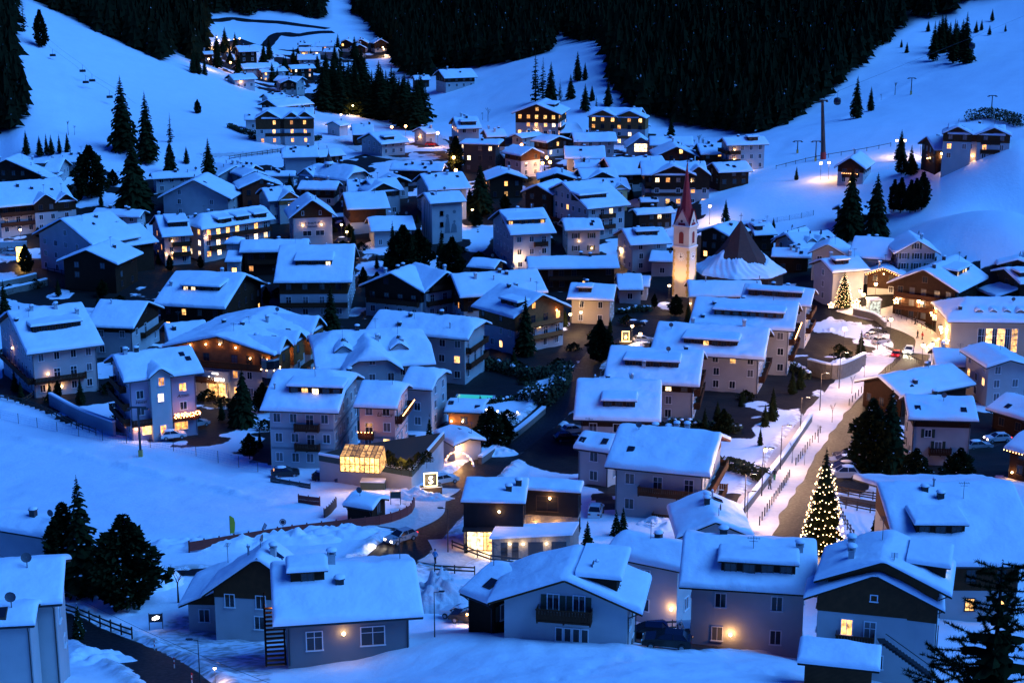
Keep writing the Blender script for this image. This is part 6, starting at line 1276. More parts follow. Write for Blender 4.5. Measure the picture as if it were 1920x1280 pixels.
car(325,822,20,WHT,'white car in front of the lilac hotel tower',snow=True); car(370,800,40,SIL,'silver car parked below the garland balcony of the lilac hotel',snow=True); car(352,790,40,BLK,'dark car behind the silver one beside the lilac hotel'); car(602,590,0,WHT,'white car parked under the wide white apartment house',snow=True); car(570,592,0,SIL,'grey car parked next to the white one under the apartment house',snow=True); car(645,455,0,DBL,'dark car by the lanterns right of the starred hotel',snow=True); car(808,274,0,RED,'small red car beside the lit porch of the upper village'); car(25,478,0,SIL,'silver car parked on the left road below the banner',snow=True); car(1835,842,10,SIL,'silver car heaped with snow right of the shuttered white house',snow=True); car(1870,828,190,WHT,'white car coming along the lane at the right edge',True)
# ------------------------------------------------------------------ fences, bollards, walls
def line_pts(pts, step):
    L_ = smooth_line([ground(*q) for q in pts], .25); d = np.r_[0, np.cumsum(np.linalg.norm(np.diff(L_, axis=0), axis=1))]; n_ = max(2, int(d[-1]/step)+1)
    return [Vector((np.interp(s, d, L_[:, 0]), np.interp(s, d, L_[:, 1]), 0)) for s in np.linspace(0, d[-1], n_)]
def fence(pts, h_, step, rails, m, label, post=.07, solid=False, net=None, snow=False):
    P_ = line_pts(pts, step)
    for p in P_: p.z = T(p.x, p.y)+.05
    o0 = P_[0].copy(); rt = root('fence', label, 'fence', o0); pm = MB(); pm.box(-post, post, -post, post, -.6, h_+.1); pm = pm.mesh('post', m)
    for p in P_: link('post', pm, rt, p-o0)
    for a, b in zip(P_[:-1], P_[1:]):
        d = b-a; n_ = Vector((-d.y, d.x, 0)).normalized()*(post+.02)
        for f in rails:
            mb = MB(); hb = .09 if not solid else .5*h_/len(rails)-.015
            A, B = a-o0+n_*-1, b-o0-n_; z = h_*f
            mb.add([A+Vector((0, 0, z-hb)), B+Vector((0, 0, z-hb)), B+Vector((0, 0, z+hb)), A+Vector((0, 0, z+hb)), A-n_*.6+Vector((0, 0, z-hb)), B-n_*.6+Vector((0, 0, z-hb)), B-n_*.6+Vector((0, 0, z+hb)), A-n_*.6+Vector((0, 0, z+hb))], [(0, 1, 2, 3), (7, 6, 5, 4), (3, 2, 6, 7), (0, 4, 5, 1), (0, 3, 7, 4), (1, 5, 6, 2)])
            link('plank' if solid else 'rail', mb.mesh('rail', m), rt)
        if net:
            mb = MB(); nn = max(2, int(d.length/.35))
            for k in range(nn): q = a-o0+d*(k/nn); mb.bar(q, q+Vector((0, 0, h_)), .012, None, 3, False)
            for k in range(5): mb.bar(a-o0+Vector((0, 0, h_*k/4)), b-o0+Vector((0, 0, h_*k/4)), .012, None, 3, False)
            tag(link('net', mb.mesh('net', net), rt), kind='stuff')
    return rt
FRED = mat('fence_red', (.20, .030, .020), .8, var=.3, vscale=2); FWOOD = mat('fence_wood', (.05, .028, .016), .85, var=.3, vscale=3); NETB = mat('net_blue', (.10, .25, .6), .7)
fence([(355,1034),(440,1020),(540,1004),(640,992),(720,982),(765,966),(776,950)],1.25,1.9,(.2,.52,.84),FRED,'dark red board fence along the foot of the piste',.08,True)
fence([(90,1142),(140,1155),(190,1176),(248,1198)],1.2,2.4,(.45,.9),FWOOD,'brown rail fence on the outside of the bottom lane')
fence([(0,748),(50,760),(90,775),(140,800),(180,815)],1.1,2.2,(.45,.9),FWOOD,'brown rail fence between the lilac hotel and the piste'); fence([(45,757),(70,740),(92,728)],1.1,1.8,(.45,.9),FWOOD,'short brown fence climbing to the white apartment house')
fence([(0,785),(120,812),(230,830),(330,848),(430,870),(520,895)],1.6,5.0,(),METAL,'thin blue safety net along the upper edge of the piste',.04,net=NETB)
fence([(90,510),(130,518),(170,530)],1.1,2.2,(.4,.9),FWOOD,'rail fence beside the black boarded chalet'); fence([(815,1074),(850,1076),(890,1078)],1.0,2.0,(.5,.95),FWOOD,'low rail fence behind the snow heap'); fence([(848,1028),(885,1042),(925,1056),(990,1062)],1.0,2.0,(.5,.95),METAL,'black metal railing below the lit shop')
fence([(1570,925),(1620,935),(1690,945)],1.1,2.0,(.3,.6,.95),FWOOD,'dark timber railing of the footbridge on the far side'); fence([(1566,945),(1620,958),(1688,968)],1.1,2.0,(.3,.6,.95),FWOOD,'dark timber railing of the footbridge on the near side'); fence([(1570,955),(1585,985),(1600,1010)],1.1,1.8,(.5,.95),METAL,'rail fence beside the giant christmas tree')
fence([(1215,1182),(1280,1180),(1350,1184),(1420,1190)],1.0,1.0,(.3,.9),FWOOD,'low picket fence in front of the bright wall lamps',.05); fence([(790,845),(830,842),(870,843)],1.0,1.6,(.5,.95),METAL,'rail on the terrace above the garage')
fence([(1385,425),(1450,418),(1525,404)],1.3,3.2,(),METAL,'thin snow net fence across the church meadow',.05,net=METAL); fence([(1455,318),(1530,300),(1620,285),(1670,275)],1.2,4.0,(.9,),FWOOD,'long thin post fence under the gondola pylon'); fence([(430,300),(480,292),(530,285)],1.2,2.5,(.4,.9),FWOOD,'dark rail fence along the lit lane under the ski hill')
fence([(1690,598),(1715,608),(1745,625)],1.0,1.3,(.9,),METAL,'black railing around the square pavement',.04); fence([(1655,655),(1690,668),(1735,688)],1.0,1.3,(.9,),METAL,'black railing on the bend beside the white car',.04)
fence([(508,905),(545,912),(582,918)],.9,2.0,(.25,.75),BLACK,'black banner fence under the parked cars',.05,True); fence([(560,943),(580,946),(600,948)],1.2,1.5,(.25,.75),FRED,'short red board barrier on the piste',.06,True); fence([(608,972),(620,962),(630,950)],1.3,1.2,(.25,.75),FWOOD,'dark board barrier beside the ticket hut',.06,True)
BOL = MB(); BOL.lathe([(.07, -.3), (.07, .85), (.085, .88), (.05, .98), (.01, 1.0)], 8); BOL = BOL.mesh('bollard', BLACK)
for pts in ([(1424,985),(1455,935),(1480,895)], [(1492,872),(1515,840),(1538,812)], [(1592,760),(1612,740),(1625,726)], [(1660,700),(1675,688),(1686,676)]):
    for p in line_pts(pts, 2.3): tag(link('bollard', BOL, None, (p.x, p.y, T(p.x, p.y)+.15), 0, 1.15), 'black bollard in the row between promenade and road', 'bollard', 'bollards along the promenade')
# retaining walls and kerb walls with snow on top
STONE = mat('stone_wall', (.16, .14, .12), .9, bump=.6, bscale=3, var=.35, vscale=1.5)
def wall(pts, h_, th, label, m=STONE, base=0.0):
    P_ = line_pts(pts, 1.0); mb = MB(); sb = MB(); o0 = Vector((P_[0].x, P_[0].y, T(P_[0].x, P_[0].y)))
    rt = root('retaining_wall', label, 'wall', o0)
    for a, b in zip(P_[:-1], P_[1:]):
        d = (b-a).normalized(); n_ = Vector((-d.y, d.x, 0))*th/2; za, zb = T(a.x, a.y), T(b.x, b.y)
        for MBx, z0, z1, k in ((mb, -1.0, h_, 1), (sb, h_, h_+.3, 1.25)):
            pts8 = [q+Vector((0, 0, z+z_))-o0 for z_ in (z0, z1) for q, z in ((a-n_*k, za), (b-n_*k, zb), (b+n_*k, zb), (a+n_*k, za))]
            MBx.add(pts8, [(0, 1, 5, 4), (1, 2, 6, 5), (2, 3, 7, 6), (3, 0, 4, 7), (4, 5, 6, 7)])
    link('masonry', mb.mesh('masonry', m), rt); link('snow', sb.mesh('snow', SNOWR), rt)
wall([(1350,1020),(1400,955),(1450,890),(1500,820),(1520,790)],1.2,.5,'dark garden wall along the promenade topped with snow'); wall([(1515,702),(1560,712),(1590,705),(1620,690)],3.0,.6,'high dark retaining wall under the bend car park'); wall([(0,540),(40,532),(68,525)],1.6,.6,'terraced stone wall by the left road steps'); wall([(0,556),(50,545),(88,535)],1.6,.6,'lower terraced stone wall by the left road steps'); wall([(900,870),(940,840),(985,805),(1020,775)],1.1,.6,'snowy roadside wall along the climbing road'); wall([(95,760),(150,790),(215,815)],2.2,.5,'pale retaining wall under the white apartment house',PALE); wall([(1600,590),(1640,600),(1660,615)],1.4,.5,'dark sunken ramp wall on the road bend square')
# ------------------------------------------------------------------ people
def person(px, py, label, top, legs, rz=0.0, stride=.25, s=1.0):
    g = ground(px, py); g.z += .05; rt = root('person', label, 'person', g, rz); rt.scale = (s, s, s)
    mb = MB(); 
    for sg in (-1, 1):
        mb.bar((sg*stride*.6, sg*.1, .08), (sg*stride*.25, sg*.1, .48), .07, .08, 8); mb.bar((sg*stride*.25, sg*.1, .46), (0, sg*.09, .9), .08, .11, 8); mb.box(sg*stride*.6-.08, sg*stride*.6+.17, sg*.1-.05, sg*.1+.05, 0, .1)
    link('trousers', mb.mesh('trousers', legs, True), rt); mb = MB(); mb.lathe([(.17, .82), (.19, .95), (.19, 1.15), (.22, 1.35), (.17, 1.48), (.07, 1.53)], 10)
    for sg in (-1, 1): mb.bar((0, sg*.22, 1.42), (-sg*.08, sg*.29, 1.13), .075, .06, 7); mb.bar((-sg*.08, sg*.29, 1.14), (.14-sg*.05, sg*.27, .90), .06, .045, 7)
    link('jacket', mb.mesh('jacket', top, True), rt); mb = MB(); mb.ball((.01, 0, 1.64), .105, 10, 7, 1.2); mb.bar((0, 0, 1.5), (0, 0, 1.58), .05, None, 8); mb.ball((.11, 0, 1.63), .022, 5, 3)
    for sg in (-1, 1): mb.ball((.14-sg*.05, sg*.27, .86), .045, 6, 4)
    link('head', mb.mesh('head', mat('skin', (.45, .28, .2), .6), True), rt); mb = MB(); mb.lathe([(.118, 1.66), (.115, 1.74), (.07, 1.80), (.01, 1.82)], 10); link('hat', mb.mesh('hat', BLACK, True), rt)
JB = mat('jacket_blue', (.05, .25, .5), .8); JD = mat('jacket_dark', (.03, .03, .035), .85); JG = mat('jacket_green', (.03, .28, .08), .8); JR = mat('jacket_red', (.4, .03, .03), .8); TR = mat('trousers_dark', (.02, .02, .025), .85)
person(816,1056,'person in a light blue jacket walking on the road fork',JB,TR,R(60)); person(1452,900,'person in dark clothes with green trousers walking up the promenade',JD,JG,R(70)); person(1443,917,'person in dark clothes walking down the promenade',JD,TR,R(-60)); person(1716,608,'person in black standing by the square railing',JD,TR,R(180)); person(1720,634,'person in a dark coat on the square path nearest the railing',JD,TR,R(160)); person(1729,637,'person in a red jacket walking on the square path',JR,TR,R(10)); person(286,1075,'person in dark clothes waiting beside the broad bushy conifer',JD,TR,R(20))
# ------------------------------------------------------------------ lifts
def gondola_pylon():
    g = ground(1543, 299); H = (299-195)*(g-CAM).length/FPX/.97; rt = root('gondola_pylon', 'tall dark gondola pylon with red foot on the right slope', 'pylon', g)
    mb = MB(); mb.bar((0, 0, 2.2), (-1.0, 0, H), .75, .42, 10); link('mast', mb.mesh('mast', BLACK), rt); mb = MB(); mb.bar((.1, 0, -1), (0, 0, 2.3), .95, .85, 10); link('foot', mb.mesh('foot', mat('red_paint', (.35, .02, .02), .6)), rt)
    mb = MB(); mb.box(-2.0, .6, -.2, .2, H-.2, H+.2); mb.box(-2.1, -1.5, -.4, .4, H-.5, H-.2); mb.box(.1, .7, -.4, .4, H-.5, H-.2); link('crossarm', mb.mesh('crossarm', METAL), rt); return g+Vector((-1, 0, H))
pt = gondola_pylon()
ca_ = at_y(1571, 171, 540); cb_ = at_y(1824, 70, 640); c0_ = at_y(1925, 28, 690)
mb = MB(); lp = [pt+Vector((2, 0, 0)), ca_, cb_, c0_]
for a, b in zip(lp[:-1], lp[1:]):
    for k in range(8): mb.bar(a.lerp(b, k/8), a.lerp(b, (k+1)/8), .035, None, 4, False)
tag(link('lift_cable', mb.mesh('lift_cable', METAL)), 'thin gondola haul cable running up the right slope', 'cable')
for p, lb in ((ca_, 'dark round gondola cabin hanging near the tall pylon'), (cb_, 'dark round gondola cabin hanging below the upper spruce clump')):
    rt = root('gondola_cabin', lb, 'gondola', p); mb = MB(); mb.bar((0, 0, 0), (0, 0, -2.2), .05, None, 6); mb.bar((0, 0, 0), (.35, 0, -.1), .08); link('hanger', mb.mesh('hanger', METAL), rt)
    mb = MB(); mb.lathe([(.5, -4.6), (1.05, -4.3), (1.25, -3.4), (1.05, -2.4), (.55, -2.15), (.01, -2.1)], 12); link('cabin', mb.mesh('cabin', BLACK, True), rt); mb = MB(); mb.lathe([(1.262, -3.4), (1.10, -2.6)], 12); link('window', mb.mesh('window', GLASS, True), rt)
def tbar(px, yb, yt, label, group):
    g = ground(px, yb); H = (yb-yt)*(g-CAM).length/FPX/.97; rt = root('lift_pylon', label, 'pylon', g, 0, group); mb = MB(); mb.bar((0, 0, -.5), (0, 0, H), .22, .14, 8); link('mast', mb.mesh('mast', METAL), rt); mb = MB(); mb.box(-1.3, 1.3, -.12, .12, H-.1, H+.15)
    for sx in (-1, 1): mb.box(sx*1.3-.35, sx*1.3+.35, -.15, .15, H-.35, H-.1)
    link('crossarm', mb.mesh('crossarm', METAL), rt); mb = MB(); mb.box(-.3, .3, -.3, .3, -.3, 1.2); link('pad', mb.mesh('pad', mat('pad_yellow', (.5, .34, .08), .8)), rt)
for q in ((1708,177,149),(1495,288,266),(1529,303,267),(1859,207,182)): tbar(*q, 'drag lift pylon with short crossarm on the right slope', 'drag lift pylons')
tbar(264, 857, 765, 'green piste lift pylon standing on a red pad', None)
# chairlift over the left hill
cp = [at_y(70, 68, 640), at_y(98, 92, 622), at_y(140, 122, 605), at_y(160, 142, 598), at_y(203, 168, 585), at_y(240, 196, 575)]
for off in (0, 2.2):
    mb = MB()
    for a, b in zip(cp[:-1], cp[1:]): mb.bar(a+Vector((off, off, 0)), b+Vector((off, off, 0)), .03, None, 4, False)
    tag(link('lift_cable', mb.mesh('lift_cable', METAL)), 'thin chairlift cable descending the left ski hill', 'cable', 'chairlift cables')
CHG = MB(); CHG.bar((0, 0, 0), (0, 0, -2.2), .05); CHS = MB(); CHS.box(-1.1, 1.1, -.3, .3, -2.8, -2.65); CHK = MB(); CHK.box(-1.1, 1.1, .25, .33, -2.65, -1.9); CHF = MB(); CHF.bar((-1.1, 0, -2.2), (1.1, 0, -2.2), .05); CHF.bar((-1.1, 0, -2.2), (-1.1, 0, -2.8), .04); CHF.bar((1.1, 0, -2.2), (1.1, 0, -2.8), .04); CHG, CHS, CHK, CHF = CHG.mesh('hanger', METAL), CHS.mesh('seat', BLACK), CHK.mesh('backrest', BLACK), CHF.mesh('frame', METAL)
for k, (a, t_) in enumerate(((0, .35), (1, .0), (2, .0), (3, .0), (2, .9), (4, .05))):
    p = cp[a].lerp(cp[min(a+1, 5)], t_)+Vector((2.2, 2.2, 0) if k in (2, 4) else (0, 0, 0)); rt = root('chairlift_chair', 'empty chairlift chair hanging over the left ski hill', 'chairlift', p, R(20), 'chairs of the chairlift'); link('hanger', CHG, rt); link('seat', CHS, rt); link('backrest', CHK, rt); link('frame', CHF, rt)
# ------------------------------------------------------------------ hotel signs, murals and other pieces of particular houses
def sign_on(info, side, u, z, key, out=.06, scale=1.0, name='lettering', m=None):
    o = info['put'](name, TXT[key], info['fmat'](side, u*info['F'][side][3], z, out)); o.scale = (scale,)*3; return o
a0 = armin[1][0]; sign_on(a0, 'front', .16, 6.1, 'hotel'); sign_on(a0, 'front', .80, 6.3, 'armin')
l1 = linder[1][1]; sign_on(l1, 'front', .72, 8.3, 'linder', scale=1.0)
s0 = sonn[1][0]; sign_on(s0, 'left', .48, 5.5, 'sonn'); sign_on(s0, 'left', .48, 6.35, 'hoteli'); sign_on(s0, 'left', .48, 6.0, 'stars', scale=.9)
an = antares[1][0]; sign_on(an, 'left', .46, 3.5, 'antares', .95); sign_on(an, 'left', .46, 4.7, 'hotelw', .95)
BAND = mat('painted_band', (.20, .21, .23), .85, var=.3, vscale=3)
for inf in linder[1][:2]:
    for sd_ in ('front', 'right'):
        for z in (inf['fh']-.25, 2*inf['fh']-.25):
            mb = MB(); mb.box(.1, inf['F'][sd_][3]-.1, -.03, 0, z, z+.38); inf['put']('painted_band', mb.mesh('painted_band', BAND), inf['fmat'](sd_, 0, 0))
# porch of the chalet hotel: slab, two columns, lit doors
put = an['put']; fm_ = an['fmat']; W_ = an['F']['left'][3]
mb = MB(); mb.box(-2.6, 2.6, -.9, .0, 3.3, 5.3); pc = put('porch', mb.mesh('porch', WHITE), fm_('left', .46*W_, 0))
for sx in (-1.9, 1.9): mb = MB(); mb.lathe([(.24, 0), (.20, .3), (.18, 3.0), (.26, 3.3)], 10, (sx, -.55, 0)); link('column', mb.mesh('column', WHITE, True), pc); lamp_light(pc, (sx, -1.0, .4), 50, (1, .6, .25), .1)
for k in range(2): 
    fr, pn = win_meshes(1.8, 2.6, 'dark'); o = link('door', fr, pc, (-1+2*k, -.02, 1.4)); link('pane', pn['lit_window'], pc, (-1+2*k, -.03, 1.4))
lamp_light(pc, (0, -1.8, 2.4), 250, (1, .62, .28), .3)
# bay window tower at the corner of the chalet hotel
B_ = MB(); B_.lathe([(1.7, 1.0), (1.7, 8.6)], 8); bo = put('bay_window', B_.mesh('bay_window', WHITE), Matrix.Translation((-an['l']/2-.3, -an['w']/2-.1, 0)))
for z in (3.6, 6.7):
    mb = MB(); mb.lathe([(1.73, z), (1.73, z+1.5)], 8); link('window_band', mb.mesh('window_band', GLASS), bo)
    for k in range(8): a = 2*math.pi*k/8; lo = MB(); lo.ball((1.82*math.cos(a), 1.82*math.sin(a), z-.15), .1, 6, 4); link('bulb', lo.mesh('bulb', BULB), bo)
# garlands on the lilac hotel
gb = MB(); r = random.Random(5)
for k in range(90): gb.ball((r.uniform(0, 4.4), -1.35-r.uniform(0, .15), 3.2+r.uniform(0, .8)), .075, 5, 3)
tag(a0['put']('garland', gb.mesh('garland', BULBO), a0['fmat']('front', .62*a0['F']['front'][3], 0)), kind='stuff')
# mural: two figures and a round sun, painted flat on the white front
mu = mural[1][0]; MUR = mat('mural_paint', (.16, .18, .20), .9, var=.4, vscale=1.5)
mb = MB(); mb.poly([(-1.5, 0, 0), (-.2, 0, 0), (-.3, 0, 2.2), (-.5, 0, 3.6), (-1.0, 0, 3.7), (-1.3, 0, 2.4)]); mb.poly([(-.1, -.002, 0), (1.5, -.002, 0), (1.4, -.002, 1.6), (.9, -.002, 2.3), (.3, -.002, 2.0)]); mb.poly([(-.85+.4*math.cos(a), -.004, 4.0+.45*math.sin(a)) for a in np.linspace(0, 6.0, 10)]); mb.poly([(.9+.3*math.cos(a), -.004, 2.6+.34*math.sin(a)) for a in np.linspace(0, 6.0, 10)]); mb.poly([(.9+.42*math.cos(a), 0, 4.9+.42*math.sin(a)) for a in np.linspace(0, 6.0, 14)])
mu['put']('mural', mb.mesh('mural', MUR), mu['fmat']('front', .62*mu['F']['front'][3], 2.6, .04) @ Matrix.Scale(1.15, 4))
for u in (.30, .36): 
    for z in (2, 5, 8): mu['window']('front', .32*mu['F']['front'][3], z, .8, 1.2, False)
for u in (.28, .45, .62, .8): mb = MB(); mb.box(-.06, .06, -.08, 0, 0, mu['h']); mu['put']('pilaster', mb.mesh('pilaster', DARKW), mu['fmat']('left', u*mu['F']['left'][3], 0))
# tall hall windows
hi = hall_[1][0]
for k in range(6):
    fr, pn = win_meshes(1.6, 5.0, 'white'); o = hi['put']('window', fr, hi['fmat']('front', (.30+.062*k)*hi['F']['front'][3], 4.4)); link('pane', pn['lit_window' if k % 2 else 'glass_dark'], o)
    mb = MB(); [mb.box(-.8, .8, -.06, 0, z, z+.08) for z in (-1.2, .1, 1.3)]; link('muntin', mb.mesh('muntin', FRAMED), o)
# stairs beside the grey bungalow
gi = grey_h[1][0]; st = gi['put']('stair', None, Matrix.Translation((-gi['l']/2-1.0, -gi['w']/2+.5, 0)))
for k in range(14): mb = MB(); mb.box(-.75, .75, k*.30, k*.30+.34, k*.26-.5, k*.26-.42); link('step', mb.mesh('step', HONEY), st)
for sx in (-.8, .8): mb = MB(); mb.bar((sx, 0, -.5), (sx, 4.3, 3.3), .09, None, 4); mb.bar((sx, 0, .5), (sx, 4.3, 4.3), .05, None, 4); link('stringer', mb.mesh('stringer', DARKW), st)
lamp_light(st, (0, 4.0, 3.0), 40, (1, .6, .25), .1)
# little turret on the steep hipped house
ti = turret_h[1][0]; tx, ty = ti['L']*.32, -ti['W']*.18; tz = ti['roof'](tx, ty); mb = MB(); mb.lathe([(1.15, tz-1.5), (1.15, tz+2.0)], 8); to = ti['put']('turret', mb.mesh('turret', WHITE), Matrix.Translation((tx, ty, 0)))
mb = MB(); mb.lathe([(1.5, tz+1.95), (1.1, tz+2.6), (.95, tz+3.4), (.5, tz+4.1), (.12, tz+5.0), (.03, tz+6.4)], 8); link('spire', mb.mesh('spire', SHING), to); mb = MB(); mb.lathe([(1.58, tz+1.97), (1.5, tz+2.2), (1.0, tz+2.75)], 8); link('snow', mb.mesh('snow', SNOWR, True), to)
for k in range(8): a = math.pi*(k+.5)/4; mb = MB(); mb.box(-.22, .22, -.02, .02, tz+.5, tz+1.6); o = link('window', mb.mesh('window', GLASS), to, (1.09*math.cos(a), 1.09*math.sin(a), 0), a+math.pi/2)
# ------------------------------------------------------------------ terrace and glowing veranda of the hotel
lr = linder[0]; TG = mat('terrace_green', (.03, .055, .045), .7); zt = ground(772, 921).z+3.2
A, B_, D_, E_ = ground(600, 905), ground(772, 921), ground(832, 880), ground(652, 897)
def prism(mb, pts, z0, z1):
    n_ = len(pts); lo = [Vector((p.x, p.y, z0 if z0 is not None else p.z-1)) for p in pts]; hi_ = [Vector((p.x, p.y, z1)) for p in pts]
    for i in range(n_): j = (i+1) % n_; mb.poly((lo[i], lo[j], hi_[j], hi_[i]))
    mb.poly(hi_)
mb = MB(); prism(mb, [A, B_, D_, E_], None, zt-1.0); attach('terrace', mb, lr, WHITE)
mb = MB(); prism(mb, [A.lerp(E_, -.015), B_.lerp(E_, -.01), D_.lerp(A, -.01), E_], zt-1.0, zt); attach('parapet', mb, lr, TG)
mb = MB(); prism(mb, [A.lerp(D_, .03), B_.lerp(E_, .03), D_.lerp(A, .03), E_], zt, zt+.05); attach('deck', mb, lr, FWOOD)
for a_, b_ in ((A, B_), (B_, D_)):
    mb = MB(); mb.bar(Vector((a_.x, a_.y, zt+.08)), Vector((b_.x, b_.y, zt+.08)), .22, None, 8); attach('snow', mb, lr, SNOWR)
for x_, y_ in ((735,868),(752,872),(768,874),(785,862),(800,858),(728,858)):
    p_ = at_z(x_, y_+8, zt); o = root('potted_shrub', 'dark potted shrub on the hotel terrace beside the veranda', 'shrub', p_, random.random()*6, 'potted shrubs on the hotel terrace'); o.scale = (.6, .6, .9); link('trunk', KIND['shrub'][0][0], o); link('crown', KIND['shrub'][0][1], o)
v0, v1 = at_z(638, 884, zt), at_z(712, 888, zt); ud = (v1-v0).normalized(); nd = Vector((-ud.y, ud.x, 0)); Lv = (v1-v0).length
VG = lit_glass('veranda_glass', (1, .55, .14), 3.4, 1.6); VR = lit_glass('veranda_roof_glass', (1, .50, .16), 1.1, 1.0); vr = None
fb = MB(); nP = 8
for k in range(nP+1):
    p = v0+ud*Lv*k/nP; fb.bar(p, p+Vector((0, 0, 2.3)), .07, None, 4); fb.bar(p+Vector((0, 0, 2.3)), p+nd*3.0+Vector((0, 0, 3.1)), .06, None, 4)
for z in (.05, 1.2, 2.3): fb.bar(v0+Vector((0, 0, z)), v1+Vector((0, 0, z)), .06, None, 4)
fb.bar(v0+nd*1.5+Vector((0, 0, 2.7)), v1+nd*1.5+Vector((0, 0, 2.7)), .05, None, 4); vo = attach('veranda', fb, lr, FRAMED)
for k in range(nP):
    p, q = v0+ud*Lv*(k+.06)/nP+nd*.03, v0+ud*Lv*(k+.94)/nP+nd*.03; mb = MB(); mb.poly((p, q, q+Vector((0, 0, 2.3)), p+Vector((0, 0, 2.3)))); o = attach('pane', mb, lr, VG, parent=vo); 
    mb = MB(); mb.poly((p+Vector((0, 0, 2.33)), q+Vector((0, 0, 2.33)), q+nd*3.0+Vector((0, 0, 3.1)), p+nd*3.0+Vector((0, 0, 3.1)))); attach('roof_pane', mb, lr, VR, parent=vo)
for s_, (pp, sg) in enumerate(((v1, 1),)):
    mb = MB(); mb.poly((pp, pp+nd*4.2, pp+nd*3.0+Vector((0, 0, 3.1)), pp+Vector((0, 0, 2.3)))); attach('pane', mb, lr, VR, parent=vo)
Mi = (Matrix.Translation(lr.location)@lr.rotation_euler.to_matrix().to_4x4()).inverted()
for f in (.2, .5, .8, 1.15): lamp_light(lr, Mi@(v0+ud*Lv*f+nd*1.0*(-1 if f > 1 else -1)+Vector((0, 0, 1.6))), 160, (1, .55, .18), .3)
lamp_light(lr, Mi@(v1+ud*3+nd*1.5+Vector((0, 0, 2.0))), 700, (1, .50, .20), .4)
# garage under the bank
gg = ground(838, 872); 
G('LN',(1605,610),(1990,545),(1800,520),3.0,'white garage with snowy flat roof and a star bright lamp by the road',L=7,name='garage',cat='garage',wall=WHITE,lit=0,nowin=SIDES,ch=(),lamps=[('left',.04,2.1,650)])
S('LN',(1490,200),(1960,215),(1500,85),3.4,'open lit carport with timber walls and a little light tree inside',name='carport',cat='carport',pitch=10,wall=HONEY,lit=.4,ch=(),lamps=[('front',.1,1.6,80),('front',.45,1.6,60)],frame='dark')
# black modern house with lit shop floor
MDK = planks('modern_black', (.022, .022, .026), 4.0, 0); MST = mat('modern_stone', (.24, .22, .19), .9, bump=.5, bscale=2.5, var=.3, vscale=2)
mod, mi_ = S('B3',(675,293),(1115,303),(790,140),6.4,'black flat roofed modern house with glowing shop window and slatted upper floor',pitch=2.5,mono=True,wall=MST,clad=.48,cladm=MDK,lit=0,ch=[(.86,.35,'dark'),(.72,-.2,'dark')],oh=.3,ov=.3,name='modern_house',cat='house',frame='dark',
  win={'front':[(.22,1.5,2.3,2.6,LIT2),(.50,1.5,2.3,2.6,LIT1),(.78,1.5,.9,2.6,False)],'left':[(.85,1.5,1.6,2.6,LIT1)]},lamps=[('front',.60,5.2,60),('front',.92,2.0,50),('right',.25,2.0,50)],
  sub=[dict(k='S',p=((1075,206),(1492,231),(1250,150)),h=6.4,pitch=2.5,mono=True,o=dict(win={'front':[(.45,4.6,2.6,1.9,False)]},lamps=[('front',.5,5.4,60),('front',.62,1.9,60),('front',.25,1.9,60)],ch=()))])
m0 = mi_[0]
for k in range(10): mb = MB(); mb.box(-.05, .05, -.18, -.04, 3.1, 6.2); m0['put']('slat', mb.mesh('slat', MDK), m0['fmat']('front', (.02+.022*k)*m0['F']['front'][3], 0, .05))
o = MB(); o.box(-.1, 7.5, -1.3, 0, 2.95, 3.15); m0['put']('canopy', o.mesh('canopy', MDK), m0['fmat']('front', 0, 0, .0))
lb_ = m0['put']('shop_lights', (lambda q: (q.box(.8, 5.5, -.35, -.25, 2.7, 2.76), q.mesh('shop_lights', BULBW))[1])(MB()), m0['fmat']('front', 0, 0, .1)); lamp_light(lb_, (3, -1.2, 2.2), 420, (1, .68, .30), .4)
A, B_, D_, E_ = ground(922, 1052), ground(1068, 1050), ground(1085, 1030), ground(930, 1032); zb_ = A.z+2.9; mb = MB(); prism(mb, [A, B_, D_, E_], None, zb_); bs = attach('basement', mb, mod, MST)
mb = MB(); prism(mb, [A+Vector((-.3, -.3, 0)), B_+Vector((.3, -.3, 0)), D_, E_], zb_, zb_+.3); attach('snow', mb, mod, SNOWR)
Mi2 = (Matrix.Translation(mod.location)@mod.rotation_euler.to_matrix().to_4x4()).inverted(); ud = (B_-A).normalized(); nd = Vector((ud.y, -ud.x, 0)); Lb = (B_-A).length
for k, f in enumerate((.16, .30, .56, .86)):
    wd_ = (.8, .8, 1.8, 1.8)[k]; p = A+ud*Lb*f+nd*.03; mb = MB(); mb.poly((p-ud*wd_/2+Vector((0, 0, .2)), p+ud*wd_/2+Vector((0, 0, .2)), p+ud*wd_/2+Vector((0, 0, 2.4)), p-ud*wd_/2+Vector((0, 0, 2.4)))); attach('door', mb, mod, GLASS)
for f in (.23, .40, .70): p = A+ud*Lb*f+nd*.5+Vector((0, 0, 2.2)); lamp_light(mod, Mi2@p, 35, (1, .68, .32), .1); mb = MB(); mb.ball(p-nd*.4, .12, 6, 4); attach('wall_lamp', mb, mod, BULBW)
